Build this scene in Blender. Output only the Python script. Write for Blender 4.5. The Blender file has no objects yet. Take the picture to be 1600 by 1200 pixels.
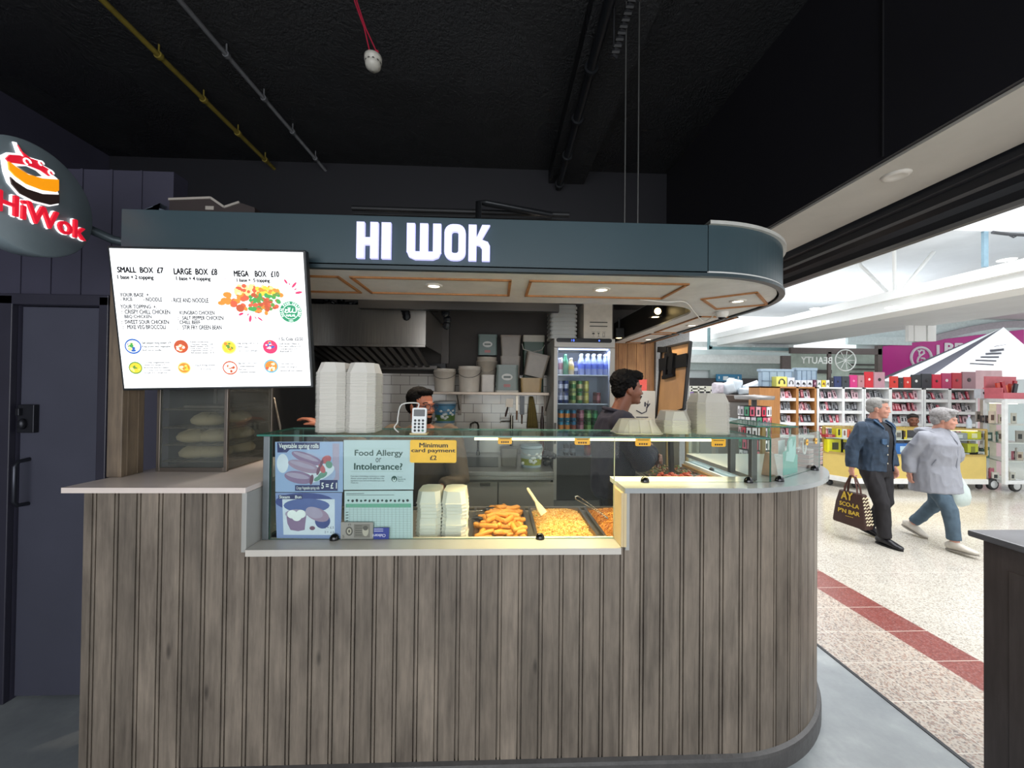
import bpy, bmesh, math, random
from math import sin, cos, pi, radians, sqrt
from mathutils import Vector as V, Matrix as MX
random.seed(7)
SC = bpy.context.scene
COL = SC.collection
# ------------------------------------------------------------------ camera
FPX = 605.0
EYE = V((0, 0, 1.75))
YAW, PITCH, ROLL = radians(2.2), radians(.57), radians(.62)
_f = V((sin(YAW)*cos(PITCH), cos(YAW)*cos(PITCH), sin(PITCH)))
_r0 = V((cos(YAW), -sin(YAW), 0))
_u0 = _r0.cross(_f)
_r = _r0*cos(ROLL) + _u0*sin(ROLL)
_u = _u0*cos(ROLL) - _r0*sin(ROLL)
cam = bpy.data.cameras.new('camera')
cam.sensor_width = 36
cam.lens = FPX/1600*36
cam.clip_start = .05
cam.clip_end = 200
co = bpy.data.objects.new('camera', cam)
COL.objects.link(co)
co.matrix_world = MX(((_r.x, _u.x, -_f.x, EYE.x), (_r.y, _u.y, -_f.y, EYE.y), (_r.z, _u.z, -_f.z, EYE.z), (0, 0, 0, 1)))
SC.camera = co

def P(px, py, X=None, Y=None, Z=None):
    """world point on a plane that is seen at a pixel of the 1600x1200 photograph"""
    d = _f*FPX + _r*(px-800) + _u*(600-py)
    if X is not None: t = (X-EYE.x)/d.x
    elif Y is not None: t = (Y-EYE.y)/d.y
    else: t = (Z-EYE.z)/d.z
    return EYE + d*t
# ------------------------------------------------------------------ view, world, large lights
vs = SC.view_settings
vs.view_transform = 'Standard'
vs.look = 'None'
vs.gamma = 1
vs.use_curve_mapping = False
vs.exposure = 0.0
w = bpy.data.worlds.new('daylight')
SC.world = w
w.use_nodes = True
w.node_tree.nodes['Background'].inputs[0].default_value = (.93, .97, 1, 1)
w.node_tree.nodes['Background'].inputs[1].default_value = 1.35

def area(name, loc, rot, sx, sy, power, color=(1, 1, 1), spread=180):
    l = bpy.data.lights.new(name, 'AREA')
    l.shape = 'RECTANGLE'
    l.size, l.size_y, l.energy, l.color = sx, sy, power, color
    l.spread = radians(spread)
    o = bpy.data.objects.new(name, l)
    o.location = loc
    o.rotation_euler = rot
    COL.objects.link(o)
    return o
def spot(name, loc, tgt, power, color, angle=100, size=.03):
    l = bpy.data.lights.new(name, 'SPOT')
    l.energy, l.color, l.spot_size, l.spot_blend, l.shadow_soft_size = power, color, radians(angle), .6, size
    o = bpy.data.objects.new(name, l)
    o.location = loc
    o.rotation_euler = (V(tgt)-V(loc)).to_track_quat('-Z', 'Y').to_euler()
    COL.objects.link(o)
    return o
# skylights in the roof of the mall
area('mall_skylight', (5.6, 3.2, 5.2), (0, 0, 0), 4.0, 9.0, 640, (.97, .98, 1))
area('mall_skylight', (8.6, 11.5, 5.6), (0, 0, 0), 8.0, 5.0, 1200, (.97, .98, 1))
# unseen fill light added behind the camera to brighten counter front and sign
area('rear_fill_light', (-.6, -3.9, 1.9), (radians(90), 0, 0), 6.0, 3.0, 190, (.95, .97, 1))
# ------------------------------------------------------------------ materials
def lin(h):
    h = h.lstrip('#')
    o = []
    for i in (0, 2, 4):
        c = int(h[i:i+2], 16)/255
        o.append(c/12.92 if c <= .04045 else ((c+.055)/1.055)**2.4)
    return (*o, 1)
def scl(c, k): return (min(1, c[0]*k), min(1, c[1]*k), min(1, c[2]*k), 1)
MC = {}
def newmat(name):
    m = bpy.data.materials.new(name)
    m.use_nodes = True
    nt = m.node_tree
    return m, nt, nt.nodes['Principled BSDF']
def ramp(nt, fac, stops):
    r = nt.nodes.new('ShaderNodeValToRGB')
    e = r.color_ramp.elements
    while len(e) < len(stops): e.new(.5)
    for i, (p, c) in enumerate(stops):
        e[i].position, e[i].color = p, c
    nt.links.new(fac, r.inputs[0])
    return r.outputs[0]
def coords(nt, kind='Object', scale=(1, 1, 1)):
    t = nt.nodes.new('ShaderNodeTexCoord')
    mp = nt.nodes.new('ShaderNodeMapping')
    mp.inputs['Scale'].default_value = scale
    nt.links.new(t.outputs[kind], mp.inputs[0])
    return mp.outputs[0]
def noise(nt, vec, scale, detail=4, rough=.6):
    n = nt.nodes.new('ShaderNodeTexNoise')
    n.inputs['Scale'].default_value = scale
    n.inputs['Detail'].default_value = detail
    n.inputs['Roughness'].default_value = rough
    nt.links.new(vec, n.inputs[0])
    return n.outputs[0]
def bumpit(nt, b, h, strength, dist=.01):
    n = nt.nodes.new('ShaderNodeBump')
    n.inputs['Strength'].default_value = strength
    n.inputs['Distance'].default_value = dist
    nt.links.new(h, n.inputs['Height'])
    nt.links.new(n.outputs[0], b.inputs['Normal'])
def M(hexc, rough=.5, metal=0, var=.1, sc=12, bump=0, bsc=60, emit=0, stretch=(1, 1, 1), spec=.5, alpha=1):
    key = (hexc, rough, metal, var, sc, bump, bsc, emit, stretch, spec, alpha)
    if key in MC: return MC[key]
    m, nt, b = newmat('surface_'+hexc.lstrip('#'))
    c = lin(hexc)
    vec = coords(nt, 'Object', stretch)
    col = ramp(nt, noise(nt, vec, sc), [(.25, scl(c, 1-var)), (.75, scl(c, 1+var))])
    nt.links.new(col, b.inputs['Base Color'])
    b.inputs['Roughness'].default_value = rough
    b.inputs['Metallic'].default_value = metal
    b.inputs['Specular IOR Level'].default_value = spec
    b.inputs['Alpha'].default_value = alpha
    if emit:
        nt.links.new(col, b.inputs['Emission Color'])
        b.inputs['Emission Strength'].default_value = emit
    if bump: bumpit(nt, b, noise(nt, vec, bsc), bump)
    MC[key] = m
    return m
def glassmat(name, tint, edge=.06, rough=.0, body=0.0):
    """thin clear sheet: see-through with a fresnel reflection, and a little body colour"""
    m, nt, b = newmat(name)
    tr = nt.nodes.new('ShaderNodeBsdfTransparent'); tr.inputs[0].default_value = lin(tint)
    gl = nt.nodes.new('ShaderNodeBsdfGlossy'); gl.inputs['Roughness'].default_value = rough
    fr = nt.nodes.new('ShaderNodeFresnel'); fr.inputs[0].default_value = 1.45
    ns = noise(nt, coords(nt), 3)
    df = nt.nodes.new('ShaderNodeBsdfDiffuse'); df.inputs[0].default_value = lin('#dfe8e4')
    mb = nt.nodes.new('ShaderNodeMixShader'); nt.links.new(tr.outputs[0], mb.inputs[1]); nt.links.new(df.outputs[0], mb.inputs[2])
    mm = nt.nodes.new('ShaderNodeMath'); mm.operation = 'MULTIPLY'; mm.inputs[1].default_value = body*2
    nt.links.new(ns, mm.inputs[0]); nt.links.new(mm.outputs[0], mb.inputs[0])
    mx = nt.nodes.new('ShaderNodeMixShader')
    fk = nt.nodes.new('ShaderNodeMath'); fk.operation = 'MULTIPLY'; fk.inputs[1].default_value = .3; nt.links.new(fr.outputs[0], fk.inputs[0])
    nt.links.new(fk.outputs[0], mx.inputs[0]); nt.links.new(mb.outputs[0], mx.inputs[1]); nt.links.new(gl.outputs[0], mx.inputs[2])
    nt.links.new(mx.outputs[0], nt.nodes['Material Output'].inputs[0])
    return m
GLASS = glassmat('clear_glass', '#f6fbf9', body=.003)
GLASS_TOP = glassmat('glass_shelf', '#e4f2ec', body=.03)
GEDGE = M('#2f6f62', .15, 0, .15, 8, spec=.6)
CLEARPLA = glassmat('clear_plastic', '#f0efe8', rough=.15, body=.32)
def led(name, hexc, s):
    m, nt, b = newmat(name)
    b.inputs['Base Color'].default_value = lin(hexc)
    b.inputs['Emission Color'].default_value = lin(hexc)
    b.inputs['Emission Strength'].default_value = s
    n = noise(nt, coords(nt), 5)
    nt.links.new(ramp(nt, n, [(0, scl(lin(hexc), .93)), (1, lin(hexc))]), b.inputs['Emission Color'])
    return m
def woodmat(name, cols, sx=1, kind='Object', axis=2, rough=.55, board=0, knots=True, bump=.25, gsc=1.0):
    m, nt, b = newmat(name)
    s = [48*gsc, 48*gsc, 48*gsc]; s[axis] = 3.6*gsc
    vec = coords(nt, kind, tuple(s))
    if board:   # every board gets its own offset of the grain
        t = nt.nodes.new('ShaderNodeTexCoord'); sp = nt.nodes.new('ShaderNodeSeparateXYZ'); nt.links.new(t.outputs[kind], sp.inputs[0])
        d = nt.nodes.new('ShaderNodeMath'); d.operation = 'DIVIDE'; d.inputs[1].default_value = board; nt.links.new(sp.outputs[0], d.inputs[0])
        f = nt.nodes.new('ShaderNodeMath'); f.operation = 'FLOOR'; nt.links.new(d.outputs[0], f.inputs[0])
        wn = nt.nodes.new('ShaderNodeTexWhiteNoise'); wn.noise_dimensions = '1D'; nt.links.new(f.outputs[0], wn.inputs['W'])
        va = nt.nodes.new('ShaderNodeVectorMath'); va.operation = 'MULTIPLY_ADD'; va.inputs[1].default_value = (9, 70, 9)
        nt.links.new(wn.outputs['Color'], va.inputs[0]); nt.links.new(vec, va.inputs[2]); vec = va.outputs[0]
    n1 = noise(nt, vec, 1.0, 8, .65)
    vec2 = coords(nt, kind, (3*gsc, 3*gsc, 1.1*gsc) if axis == 2 else (3*gsc, 1.1*gsc, 3*gsc))
    n2 = noise(nt, vec2, 1.6, 5, .6)
    mx = nt.nodes.new('ShaderNodeMath'); mx.operation = 'MULTIPLY_ADD'; mx.inputs[1].default_value = .45
    nt.links.new(n1, mx.inputs[0])
    m2 = nt.nodes.new('ShaderNodeMath'); m2.operation = 'MULTIPLY'; m2.inputs[1].default_value = .55; nt.links.new(n2, m2.inputs[0])
    nt.links.new(m2.outputs[0], mx.inputs[2])
    n = len(cols)
    col = ramp(nt, mx.outputs[0], [(.27+.46*i/(n-1), lin(c)) for i, c in enumerate(cols)])
    if board:
        hs = nt.nodes.new('ShaderNodeHueSaturation')
        mr = nt.nodes.new('ShaderNodeMapRange'); mr.inputs[3].default_value = .78; mr.inputs[4].default_value = 1.18
        nt.links.new(wn.outputs['Value'], mr.inputs[0]); nt.links.new(mr.outputs[0], hs.inputs['Value']); nt.links.new(col, hs.inputs['Color']); col = hs.outputs[0]
    if knots:
        vo = nt.nodes.new('ShaderNodeTexVoronoi'); vo.inputs['Scale'].default_value = 1.0
        vec3 = coords(nt, kind, (6, 6, 1.9) if axis == 2 else (6, 1.9, 6)); nt.links.new(vec3, vo.inputs[0])
        kf = ramp(nt, vo.outputs['Distance'], [(.03, (.25, .25, .25, 1)), (.085, (1, 1, 1, 1))])
        mul = nt.nodes.new('ShaderNodeMixRGB'); mul.blend_type = 'MULTIPLY'; mul.inputs[0].default_value = .8
        nt.links.new(col, mul.inputs[1]); nt.links.new(kf, mul.inputs[2]); col = mul.outputs[0]
    nt.links.new(col, b.inputs['Base Color'])
    b.inputs['Roughness'].default_value = rough
    if bump: bumpit(nt, b, n1, bump, .003)
    return m
# ------------------------------------------------------------------ mesh building
class MB:
    def __init__(s, mat=None):
        s.v, s.f, s.m, s.s, s.uv = [], [], [], [], {}
        s.T = mat or MX.Identity(4)
    def add(s, vs, fs, m=0, smooth=False, uvs=None):
        o = len(s.v)
        s.v += [s.T @ V(p) for p in vs]
        for i, f in enumerate(fs):
            if uvs: s.uv[len(s.f)] = uvs[i]
            s.f.append([o+k for k in f]); s.m.append(m); s.s.append(smooth)
    def box(s, x0, x1, y0, y1, z0, z1, m=0):
        s.add([(x0, y0, z0), (x1, y0, z0), (x1, y1, z0), (x0, y1, z0), (x0, y0, z1), (x1, y0, z1), (x1, y1, z1), (x0, y1, z1)],
              [(0, 3, 2, 1), (4, 5, 6, 7), (0, 1, 5, 4), (1, 2, 6, 5), (2, 3, 7, 6), (3, 0, 4, 7)], m)
    def obox(s, c, U, W, N, su, sv, sn, m=0):
        c, U, W, N = V(c), V(U).normalized()*su/2, V(W).normalized()*sv/2, V(N).normalized()*sn/2
        s.add([c-U-W-N, c+U-W-N, c+U+W-N, c-U+W-N, c-U-W+N, c+U-W+N, c+U+W+N, c-U+W+N],
              [(0, 3, 2, 1), (4, 5, 6, 7), (0, 1, 5, 4), (1, 2, 6, 5), (2, 3, 7, 6), (3, 0, 4, 7)], m)
    def bar(s, a, b, wd, th, m=0, up=(0, 0, 1)):
        a, b = V(a), V(b); d = b-a; u = V(up)
        side = d.cross(u)
        if side.length < 1e-6: side = d.cross(V((1, 0, 0)))
        n = side.cross(d)
        s.obox((a+b)/2, d, side, n, d.length, wd, th, m)
    def quad(s, a, b, c, d, m=0): s.add([a, b, c, d], [(0, 1, 2, 3)], m)
    def tube(s, pts, rad, n=10, m=0, caps=True, flat=None, smooth=True):
        """swept tube; rad: number or list (numbers or (a,b) pairs); flat: reference side direction for pairs"""
        pts = [V(p) for p in pts]; k = len(pts)
        R = rad if isinstance(rad, (list, tuple)) and len(rad) == k else [rad]*k
        vs, fs = [], []; ref = V(flat) if flat else None
        for i, p in enumerate(pts):
            d = (pts[min(i+1, k-1)]-pts[max(i-1, 0)]).normalized()
            if ref is None: ref = V((0, 0, 1)) if abs(d.z) < .9 else V((1, 0, 0))
            a = (ref - d*ref.dot(d))
            if a.length < 1e-5: a = d.orthogonal()
            a.normalize(); b = d.cross(a)
            if not flat: ref = a
            ra, rb = R[i] if isinstance(R[i], (tuple, list)) else (R[i], R[i])
            for j in range(n):
                t = 2*pi*j/n
                vs.append(p+a*cos(t)*ra+b*sin(t)*rb)
        for i in range(k-1):
            for j in range(n):
                j2 = (j+1) % n
                fs.append((i*n+j, i*n+j2, (i+1)*n+j2, (i+1)*n+j))
        s.add(vs, fs, m, smooth)
        if caps:
            o = len(vs)
            s.add(vs[:n], [tuple(range(n-1, -1, -1))], m); s.add(vs[-n:], [tuple(range(n))], m)
    def cyl(s, a, b, r0, r1=None, n=20, m=0, caps=True): s.tube([a, b], [r0, r0 if r1 is None else r1], n, m, caps)
    def lathe(s, prof, c=(0, 0, 0), n=24, m=0, axis='Z', smooth=True, caps=True):
        c = V(c); vs, fs = [], []
        for r, z in prof:
            for j in range(n):
                t = 2*pi*j/n; p = (r*cos(t), r*sin(t), z)
                if axis == 'Y': p = (p[0], p[2], p[1])
                if axis == 'X': p = (p[2], p[0], p[1])
                vs.append(c+V(p))
        for i in range(len(prof)-1):
            for j in range(n): fs.append((i*n+j, i*n+(j+1) % n, (i+1)*n+(j+1) % n, (i+1)*n+j))
        s.add(vs, fs, m, smooth)
        if caps:
            if prof[0][0] > 1e-6: s.add(vs[:n], [tuple(range(n-1, -1, -1))], m)
            if prof[-1][0] > 1e-6: s.add(vs[-n:], [tuple(range(n))], m)
    def ell(s, c, r, rot=None, n=16, k=10, m=0, smooth=True):
        c = V(c); R = rot or MX.Identity(3); vs, fs = [], []
        if not isinstance(r, (tuple, list)): r = (r, r, r)
        for i in range(k+1):
            ph = pi*i/k
            for j in range(n):
                t = 2*pi*j/n
                vs.append(c+R @ V((r[0]*sin(ph)*cos(t), r[1]*sin(ph)*sin(t), -r[2]*cos(ph))))
        for i in range(k):
            for j in range(n):
                q = [i*n+j, i*n+(j+1) % n, (i+1)*n+(j+1) % n, (i+1)*n+j]
                fs.append(tuple(q))
        s.add(vs, fs, m, smooth)
    def prism(s, poly, O, U, W, N, depth, m=0, mside=None):
        """polygon poly (u,v) in frame O,U,W, extruded by depth along N"""
        O, U, W, N = V(O), V(U), V(W), V(N); n = len(poly)
        lo = [O+U*p[0]+W*p[1] for p in poly]; hi = [p+N*depth for p in lo]
        s.add(lo+hi, [tuple(range(n-1, -1, -1)), tuple(range(n, 2*n))], m)
        s.add(lo+hi, [(i, (i+1) % n, n+(i+1) % n, n+i) for i in range(n)], m if mside is None else mside)
    def text(s, string, O, U, W, wd, ht, m=0, depth=0, bold=0, keep=False, align='L', font=None):
        """lettering fitted into wd x ht, lower left corner at O (keep: keep the letters' own proportions, height ht)"""
        vs, fs = textmesh(string, bold, depth > 0, font)
        if not vs: return
        x0 = min(p[0] for p in vs); x1 = max(p[0] for p in vs); y0 = min(p[1] for p in vs); y1 = max(p[1] for p in vs)
        O, U, W = V(O), V(U).normalized(), V(W).normalized(); N = U.cross(W)
        ky = ht/max(1e-6, y1-y0); kx = ky if keep else wd/max(1e-6, x1-x0)
        off = 0
        if keep and align == 'C': off = -(x1-x0)*kx/2
        s.add([O+U*((p[0]-x0)*kx+off)+W*((p[1]-y0)*ky)+N*(p[2]*depth+(.00012*(i//(len(vs)//4)) if bold else 0)) for i, p in enumerate(vs)], fs, m)
    def build(s, name, mats, parent=None, bevel=0, smooth=None, seg=2, sub=0):
        me = bpy.data.meshes.new(name)
        inv = parent_matrix(parent).inverted() if parent else MX.Identity(4)
        me.from_pydata([inv @ p for p in s.v], [], s.f)
        if not isinstance(mats, (list, tuple)): mats = [mats]
        for mm in mats: me.materials.append(mm)
        for i, p in enumerate(me.polygons):
            p.material_index = s.m[i]; p.use_smooth = s.s[i] if smooth is None else smooth
        if s.uv:
            ul = me.uv_layers.new(name='map')
            for i, p in enumerate(me.polygons):
                q = s.uv.get(i)
                if q:
                    for li, uvv in zip(p.loop_indices, q): ul.data[li].uv = uvv
        me.validate(); me.update()
        o = bpy.data.objects.new(name, me); COL.objects.link(o)
        if parent: o.parent = parent
        if bevel:
            b = o.modifiers.new('bevel', 'BEVEL'); b.width = bevel; b.segments = seg; b.limit_method = 'ANGLE'; b.angle_limit = radians(40)
            b.harden_normals = False
        if sub:
            b = o.modifiers.new('sub', 'SUBSURF'); b.levels = sub; b.render_levels = sub
        return o
def parent_matrix(o):
    m = MX.Identity(4)
    while o:
        m = o.matrix_basis @ m
        o = o.parent
    return m
TXT = {}
def textmesh(string, bold, ext, font=None):
    k = (string, bold, ext)
    if k in TXT: return TXT[k]
    cu = bpy.data.curves.new('t', 'FONT'); cu.body = string; cu.size = 1; cu.resolution_u = 3
    if ext: cu.extrude = .5
    o = bpy.data.objects.new('t', cu); COL.objects.link(o)
    dg = bpy.context.evaluated_depsgraph_get(); dg.update()
    me = bpy.data.meshes.new_from_object(o.evaluated_get(dg))
    r = ([(v.co.x, v.co.y, v.co.z+(.5 if ext else 0)) for v in me.vertices], [tuple(p.vertices) for p in me.polygons])
    if bold:   # heavier strokes: the outline drawn again a little to each side
        vs, fs = r; n = len(vs); R2 = ([], [])
        for k, (dx, dy) in enumerate(((-bold, 0), (bold, 0), (0, bold*.7), (0, -bold*.7))):
            R2[0].extend((x+dx, y+dy, z) for x, y, z in vs); R2[1].extend(tuple(i+k*n for i in f) for f in fs)
        r = R2
    bpy.data.objects.remove(o); bpy.data.meshes.remove(me); bpy.data.curves.remove(cu)
    TXT[k] = r
    return r
def tag(o, label=None, cat=None, group=None, kind=None):
    if label: o['label'] = label
    if cat: o['category'] = cat
    if group: o['group'] = group
    if kind: o['kind'] = kind
    return o
def thing(name, loc, label, cat, group=None, rz=0):
    o = bpy.data.objects.new(name, None); COL.objects.link(o)
    o.empty_display_size = .05
    o.location = loc; o.rotation_euler = (0, 0, rz)
    return tag(o, label, cat, group)
KIDS = {}
def copy_tree(o, loc=None, label=None, group=None, parent=None, rz=None):
    c = o.copy(); COL.objects.link(c)
    if parent: c.parent = parent
    for ch in list(o.children): copy_tree(ch, parent=c)
    if loc is not None: c.location = loc
    if rz is not None: c.rotation_euler = (0, 0, rz)
    if label: c['label'] = label
    if group: c['group'] = group
    return c
def struct(o): o['kind'] = 'structure'; return o
def rrect(x0, x1, y0, y1, r, n=4):
    out = []
    for cx, cy, a in ((x1-r, y1-r, 0), (x0+r, y1-r, 90), (x0+r, y0+r, 180), (x1-r, y0+r, 270)):
        for i in range(n+1):
            t = radians(a+90*i/n); out.append((cx+r*cos(t), cy+r*sin(t)))
    return out
def smooth_path(pts, k=6):
    pts = [V(p) for p in pts]; out = []
    for i in range(len(pts)-1):
        a, b, c, d = pts[max(0, i-1)], pts[i], pts[i+1], pts[min(len(pts)-1, i+2)]
        for j in range(k):
            t = j/k; out.append(.5*((2*b)+(c-a)*t+(2*a-5*b+4*c-d)*t*t+(3*b-a-3*c+d)*t**3))
    return out+[pts[-1]]
XA, YA, ZA = V((1, 0, 0)), V((0, 1, 0)), V((0, 0, 1))
def remesh(o, voxel, smooth=4, keepmat=True, fac=.5):
    """fuse the overlapping shells of a mesh into one continuous skin"""
    r = o.modifiers.new('r', 'REMESH'); r.mode = 'VOXEL'; r.voxel_size = voxel; r.use_smooth_shade = True
    if smooth:
        q = o.modifiers.new('s', 'SMOOTH'); q.iterations = smooth; q.factor = fac
    dg = bpy.context.evaluated_depsgraph_get(); dg.update()
    me = bpy.data.meshes.new_from_object(o.evaluated_get(dg))
    mats = list(o.data.materials); nm = o.data.name
    o.modifiers.clear(); o.data = me
    me.materials.clear()
    for mm in mats: me.materials.append(mm)
    for p in me.polygons: p.use_smooth = True; p.material_index = 0
    return o
# ------------------------------------------------------------------ setting: floors, ceiling, walls
XE = lambda y: 2.225-.0094*(y-1.75)          # line of the shop's roller shutter
SH = lambda y, x0: x0-.0094*(y-1.75)
# kiosk hall floor: worn blue-grey painted screed
m, nt, b = newmat('painted_screed')
vec = coords(nt)
n1 = noise(nt, vec, 2.2, 8, .65); n2 = noise(nt, coords(nt, 'Object', (2, 9, 1)), 5, 6, .7)
c1 = ramp(nt, n1, [(.3, lin('#767c80')), (.55, lin('#8f9597')), (.75, lin('#aeb2b2'))])
c2 = ramp(nt, n2, [(.66, (0, 0, 0, 1)), (.74, (1, 1, 1, 1))])
mx = nt.nodes.new('ShaderNodeMixRGB'); mx.inputs[2].default_value = lin('#a9b2b3')
sc_ = nt.nodes.new('ShaderNodeMath'); sc_.operation = 'MULTIPLY'; sc_.inputs[1].default_value = .5
nt.links.new(c2, sc_.inputs[0]); nt.links.new(sc_.outputs[0], mx.inputs[0]); nt.links.new(c1, mx.inputs[1]); nt.links.new(mx.outputs[0], b.inputs['Base Color'])
b.inputs['Roughness'].default_value = .35; bumpit(nt, b, n2, .15, .004)
SCREED = m
q = MB(); y0, y1 = -4.2, 5.3
q.prism([(-4.2, y0), (XE(y0), y0), (XE(y1), y1), (-4.2, y1)], (0, 0, -.06), XA, YA, ZA, .06)
struct(q.build('floor', SCREED))
def terrazzo(name, base, chips, sc, rough, tile=None, off=(0, 0)):
    m, nt, b = newmat(name)
    vec = coords(nt)
    vo = nt.nodes.new('ShaderNodeTexVoronoi'); vo.inputs['Scale'].default_value = sc; nt.links.new(vec, vo.inputs[0])
    sp = nt.nodes.new('ShaderNodeSeparateColor'); nt.links.new(vo.outputs['Color'], sp.inputs[0])
    st = [(0, lin(base))]+[(.5+.5*i/len(chips), lin(c)) for i, c in enumerate(chips)]
    col = ramp(nt, sp.outputs[0], st)
    big = ramp(nt, noise(nt, vec, 1.3, 3), [(.3, (.86, .86, .86, 1)), (.7, (1, 1, 1, 1))])
    mul = nt.nodes.new('ShaderNodeMixRGB'); mul.blend_type = 'MULTIPLY'; mul.inputs[0].default_value = 1
    nt.links.new(col, mul.inputs[1]); nt.links.new(big, mul.inputs[2]); col = mul.outputs[0]
    if tile:
        br = nt.nodes.new('ShaderNodeTexBrick'); br.offset = 0; br.inputs['Scale'].default_value = 1
        br.inputs['Brick Width'].default_value, br.inputs['Row Height'].default_value = tile
        br.inputs['Mortar Size'].default_value = .0022
        mp = nt.nodes.new('ShaderNodeMapping'); mp.inputs['Location'].default_value = (off[0], off[1], 0)
        t = nt.nodes.new('ShaderNodeTexCoord'); nt.links.new(t.outputs['Object'], mp.inputs[0]); nt.links.new(mp.outputs[0], br.inputs[0])
        m3 = nt.nodes.new('ShaderNodeMixRGB'); m3.inputs[2].default_value = lin('#d8d2c6')
        nt.links.new(br.outputs['Fac'], m3.inputs[0]); nt.links.new(col, m3.inputs[1]); col = m3.outputs[0]
    nt.links.new(col, b.inputs['Base Color']); b.inputs['Roughness'].default_value = rough
    return m
TZ1 = terrazzo('speckled_terrazzo', '#b3a89c', ['#c6bbad', '#8d8079', '#746a64', '#bfae9c', '#9c8072'], 110, .3, (.62, .31), (.06, .05))
TZ2 = terrazzo('red_terrazzo', '#7d3a33', ['#8e4a41', '#6a2f2a', '#94605a'], 120, .3, (5, .31), (.7, .05))
TZ3 = terrazzo('cream_terrazzo', '#c9c4b8', ['#d3cec3', '#b9b2a6', '#c3baac', '#a29b91'], 130, .16, (1.24, 1.24), (.2, .1))
q = MB()
for x0, x1, mi in ((2.225, 2.876, 0), (2.876, 3.18, 1), (3.18, 26, 2)):
    ya, yb = -4.2, 19
    q.quad((SH(ya, x0), ya, 0), (SH(ya, x1), ya, 0), (SH(yb, x1), yb, 0), (SH(yb, x0), yb, 0), mi)
struct(q.build('floor', [TZ1, TZ2, TZ3]))
q = MB(); q.prism([(XE(-4), -4), (XE(-4)+.02, -4), (XE(4.3)+.02, 4.3), (XE(4.3), 4.3)], (0, 0, .0005), XA, YA, ZA, .003)
struct(q.build('trim_1', M('#2b2d30', .4, .6)))
# raised floor inside the kiosk
q = MB(); q.box(-1.7, 1.7, 2.62, 4.28, .001, .15); struct(q.build('floor', M('#4a4744', .5)))
# black sprayed ceiling, rough and shiny
m, nt, b = newmat('black_sprayed_ceiling')
vec = coords(nt)
h = noise(nt, vec, 38, 6, .7); h2 = noise(nt, vec, 2.0, 3)
nt.links.new(ramp(nt, h2, [(.3, lin('#08090c')), (.7, lin('#101216'))]), b.inputs['Base Color'])
rr = ramp(nt, noise(nt, vec, 1.1, 2), [(.42, (.2, .2, .2, 1)), (.62, (.5, .5, .5, 1))]); nt.links.new(rr, b.inputs['Roughness'])
bumpit(nt, b, h, .9, .03)
q = MB(); q.box(-4.2, 1.95, -4.2, 4.4, 4.2, 4.3)
q.box(.55, .95, -4.2, 4.3, 4.05, 4.2)
struct(q.build('ceiling', m))
NAVY = M('#383746', .45, 0, .12, 3, .05, 40)
NAVY2 = M('#2b2a36', .4, 0, .15, 4)
# wall left of the kiosk with the dark door
yw = 2.25
dl, dr, dt = P(22, 800, Y=yw).x, P(156, 800, Y=yw).x, P(90, 478, Y=yw).z
q = MB()
q.box(-4.2, dl, yw, yw+.1, 0, 2.95); q.box(dr, -1.84, yw, yw+.1, 0, 2.95); q.box(dl, dr, yw, yw+.1, dt, 2.95)
for i in range(14):
    x = -4.1+i*.16
    if x < -1.9: q.box(x, x+.012, yw-.006, yw, dt+.06, 2.95)
struct(q.build('wall_left', NAVY))
q = MB(); q.box(-4.3, -4.2, -4.2, 4.4, 0, 4.2); struct(q.build('wall_far_left', NAVY))
q = MB()
for a, b2 in ((dl-.07, dl), (dr, dr+.05)): q.box(a, b2, yw-.03, yw, 0, dt+.05)
q.box(dl-.07, dr+.05, yw-.03, yw, dt, dt+.06)
struct(q.build('trim_2', NAVY2, bevel=.004))
q = MB(); q.box(dl+.004, dr-.004, yw+.015, yw+.06, .012, dt-.004)
d1 = struct(q.build('door_1', M('#41424f', .42, 0, .1, 2.5), bevel=.003))
def at(px, py, y): return P(px, py, Y=y)
q = MB(); a, b2 = at(32, 718, yw), at(32, 788, yw)
hx = a.x+.03
q.tube([(hx, yw+.016, a.z), (hx, yw-.035, a.z-.005), (hx, yw-.05, a.z-.03), (hx, yw-.05, b2.z+.03), (hx, yw-.035, b2.z+.005), (hx, yw+.016, b2.z)], .011, 12)
q.build('door_handle', M('#3a3c44', .3, .7), d1)
q = MB(); a = at(31, 632, yw); c = at(56, 676, yw)
q.box(a.x, c.x, yw-.012, yw+.015, c.z, a.z); q.ell(((a.x+c.x)/2-.005, yw-.02, c.z+.05), (.017, .017, .03)); q.box(a.x+.01, a.x+.03, yw-.03, yw, a.z-.06, a.z-.02)
q.build('door_lock', M('#2c2d33', .35, .6), d1, bevel=.003)
# back wall of the kiosk: painted above, white brick tiles below
m, nt, b = newmat('white_brick_tiles')
br = nt.nodes.new('ShaderNodeTexBrick'); br.inputs['Scale'].default_value = 1
br.inputs['Brick Width'].default_value, br.inputs['Row Height'].default_value, br.inputs['Mortar Size'].default_value = .2, .1, .0028
br.inputs['Color1'].default_value = lin('#d6cfc6'); br.inputs['Color2'].default_value = lin('#cbc3b9'); br.inputs['Mortar'].default_value = lin('#6a625a')
t = nt.nodes.new('ShaderNodeTexCoord'); mp = nt.nodes.new('ShaderNodeMapping'); mp.inputs['Rotation'].default_value = (radians(-90), 0, 0); mp.inputs['Location'].default_value = (.06, .03, 0)
nt.links.new(t.outputs['Object'], mp.inputs[0]); nt.links.new(mp.outputs[0], br.inputs[0]); nt.links.new(br.outputs['Color'], b.inputs['Base Color'])
b.inputs['Roughness'].default_value = .12; bumpit(nt, b, br.outputs['Fac'], -.4, .004)
TILES = m
ytz = P(640, 584, Y=4.29).z
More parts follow.
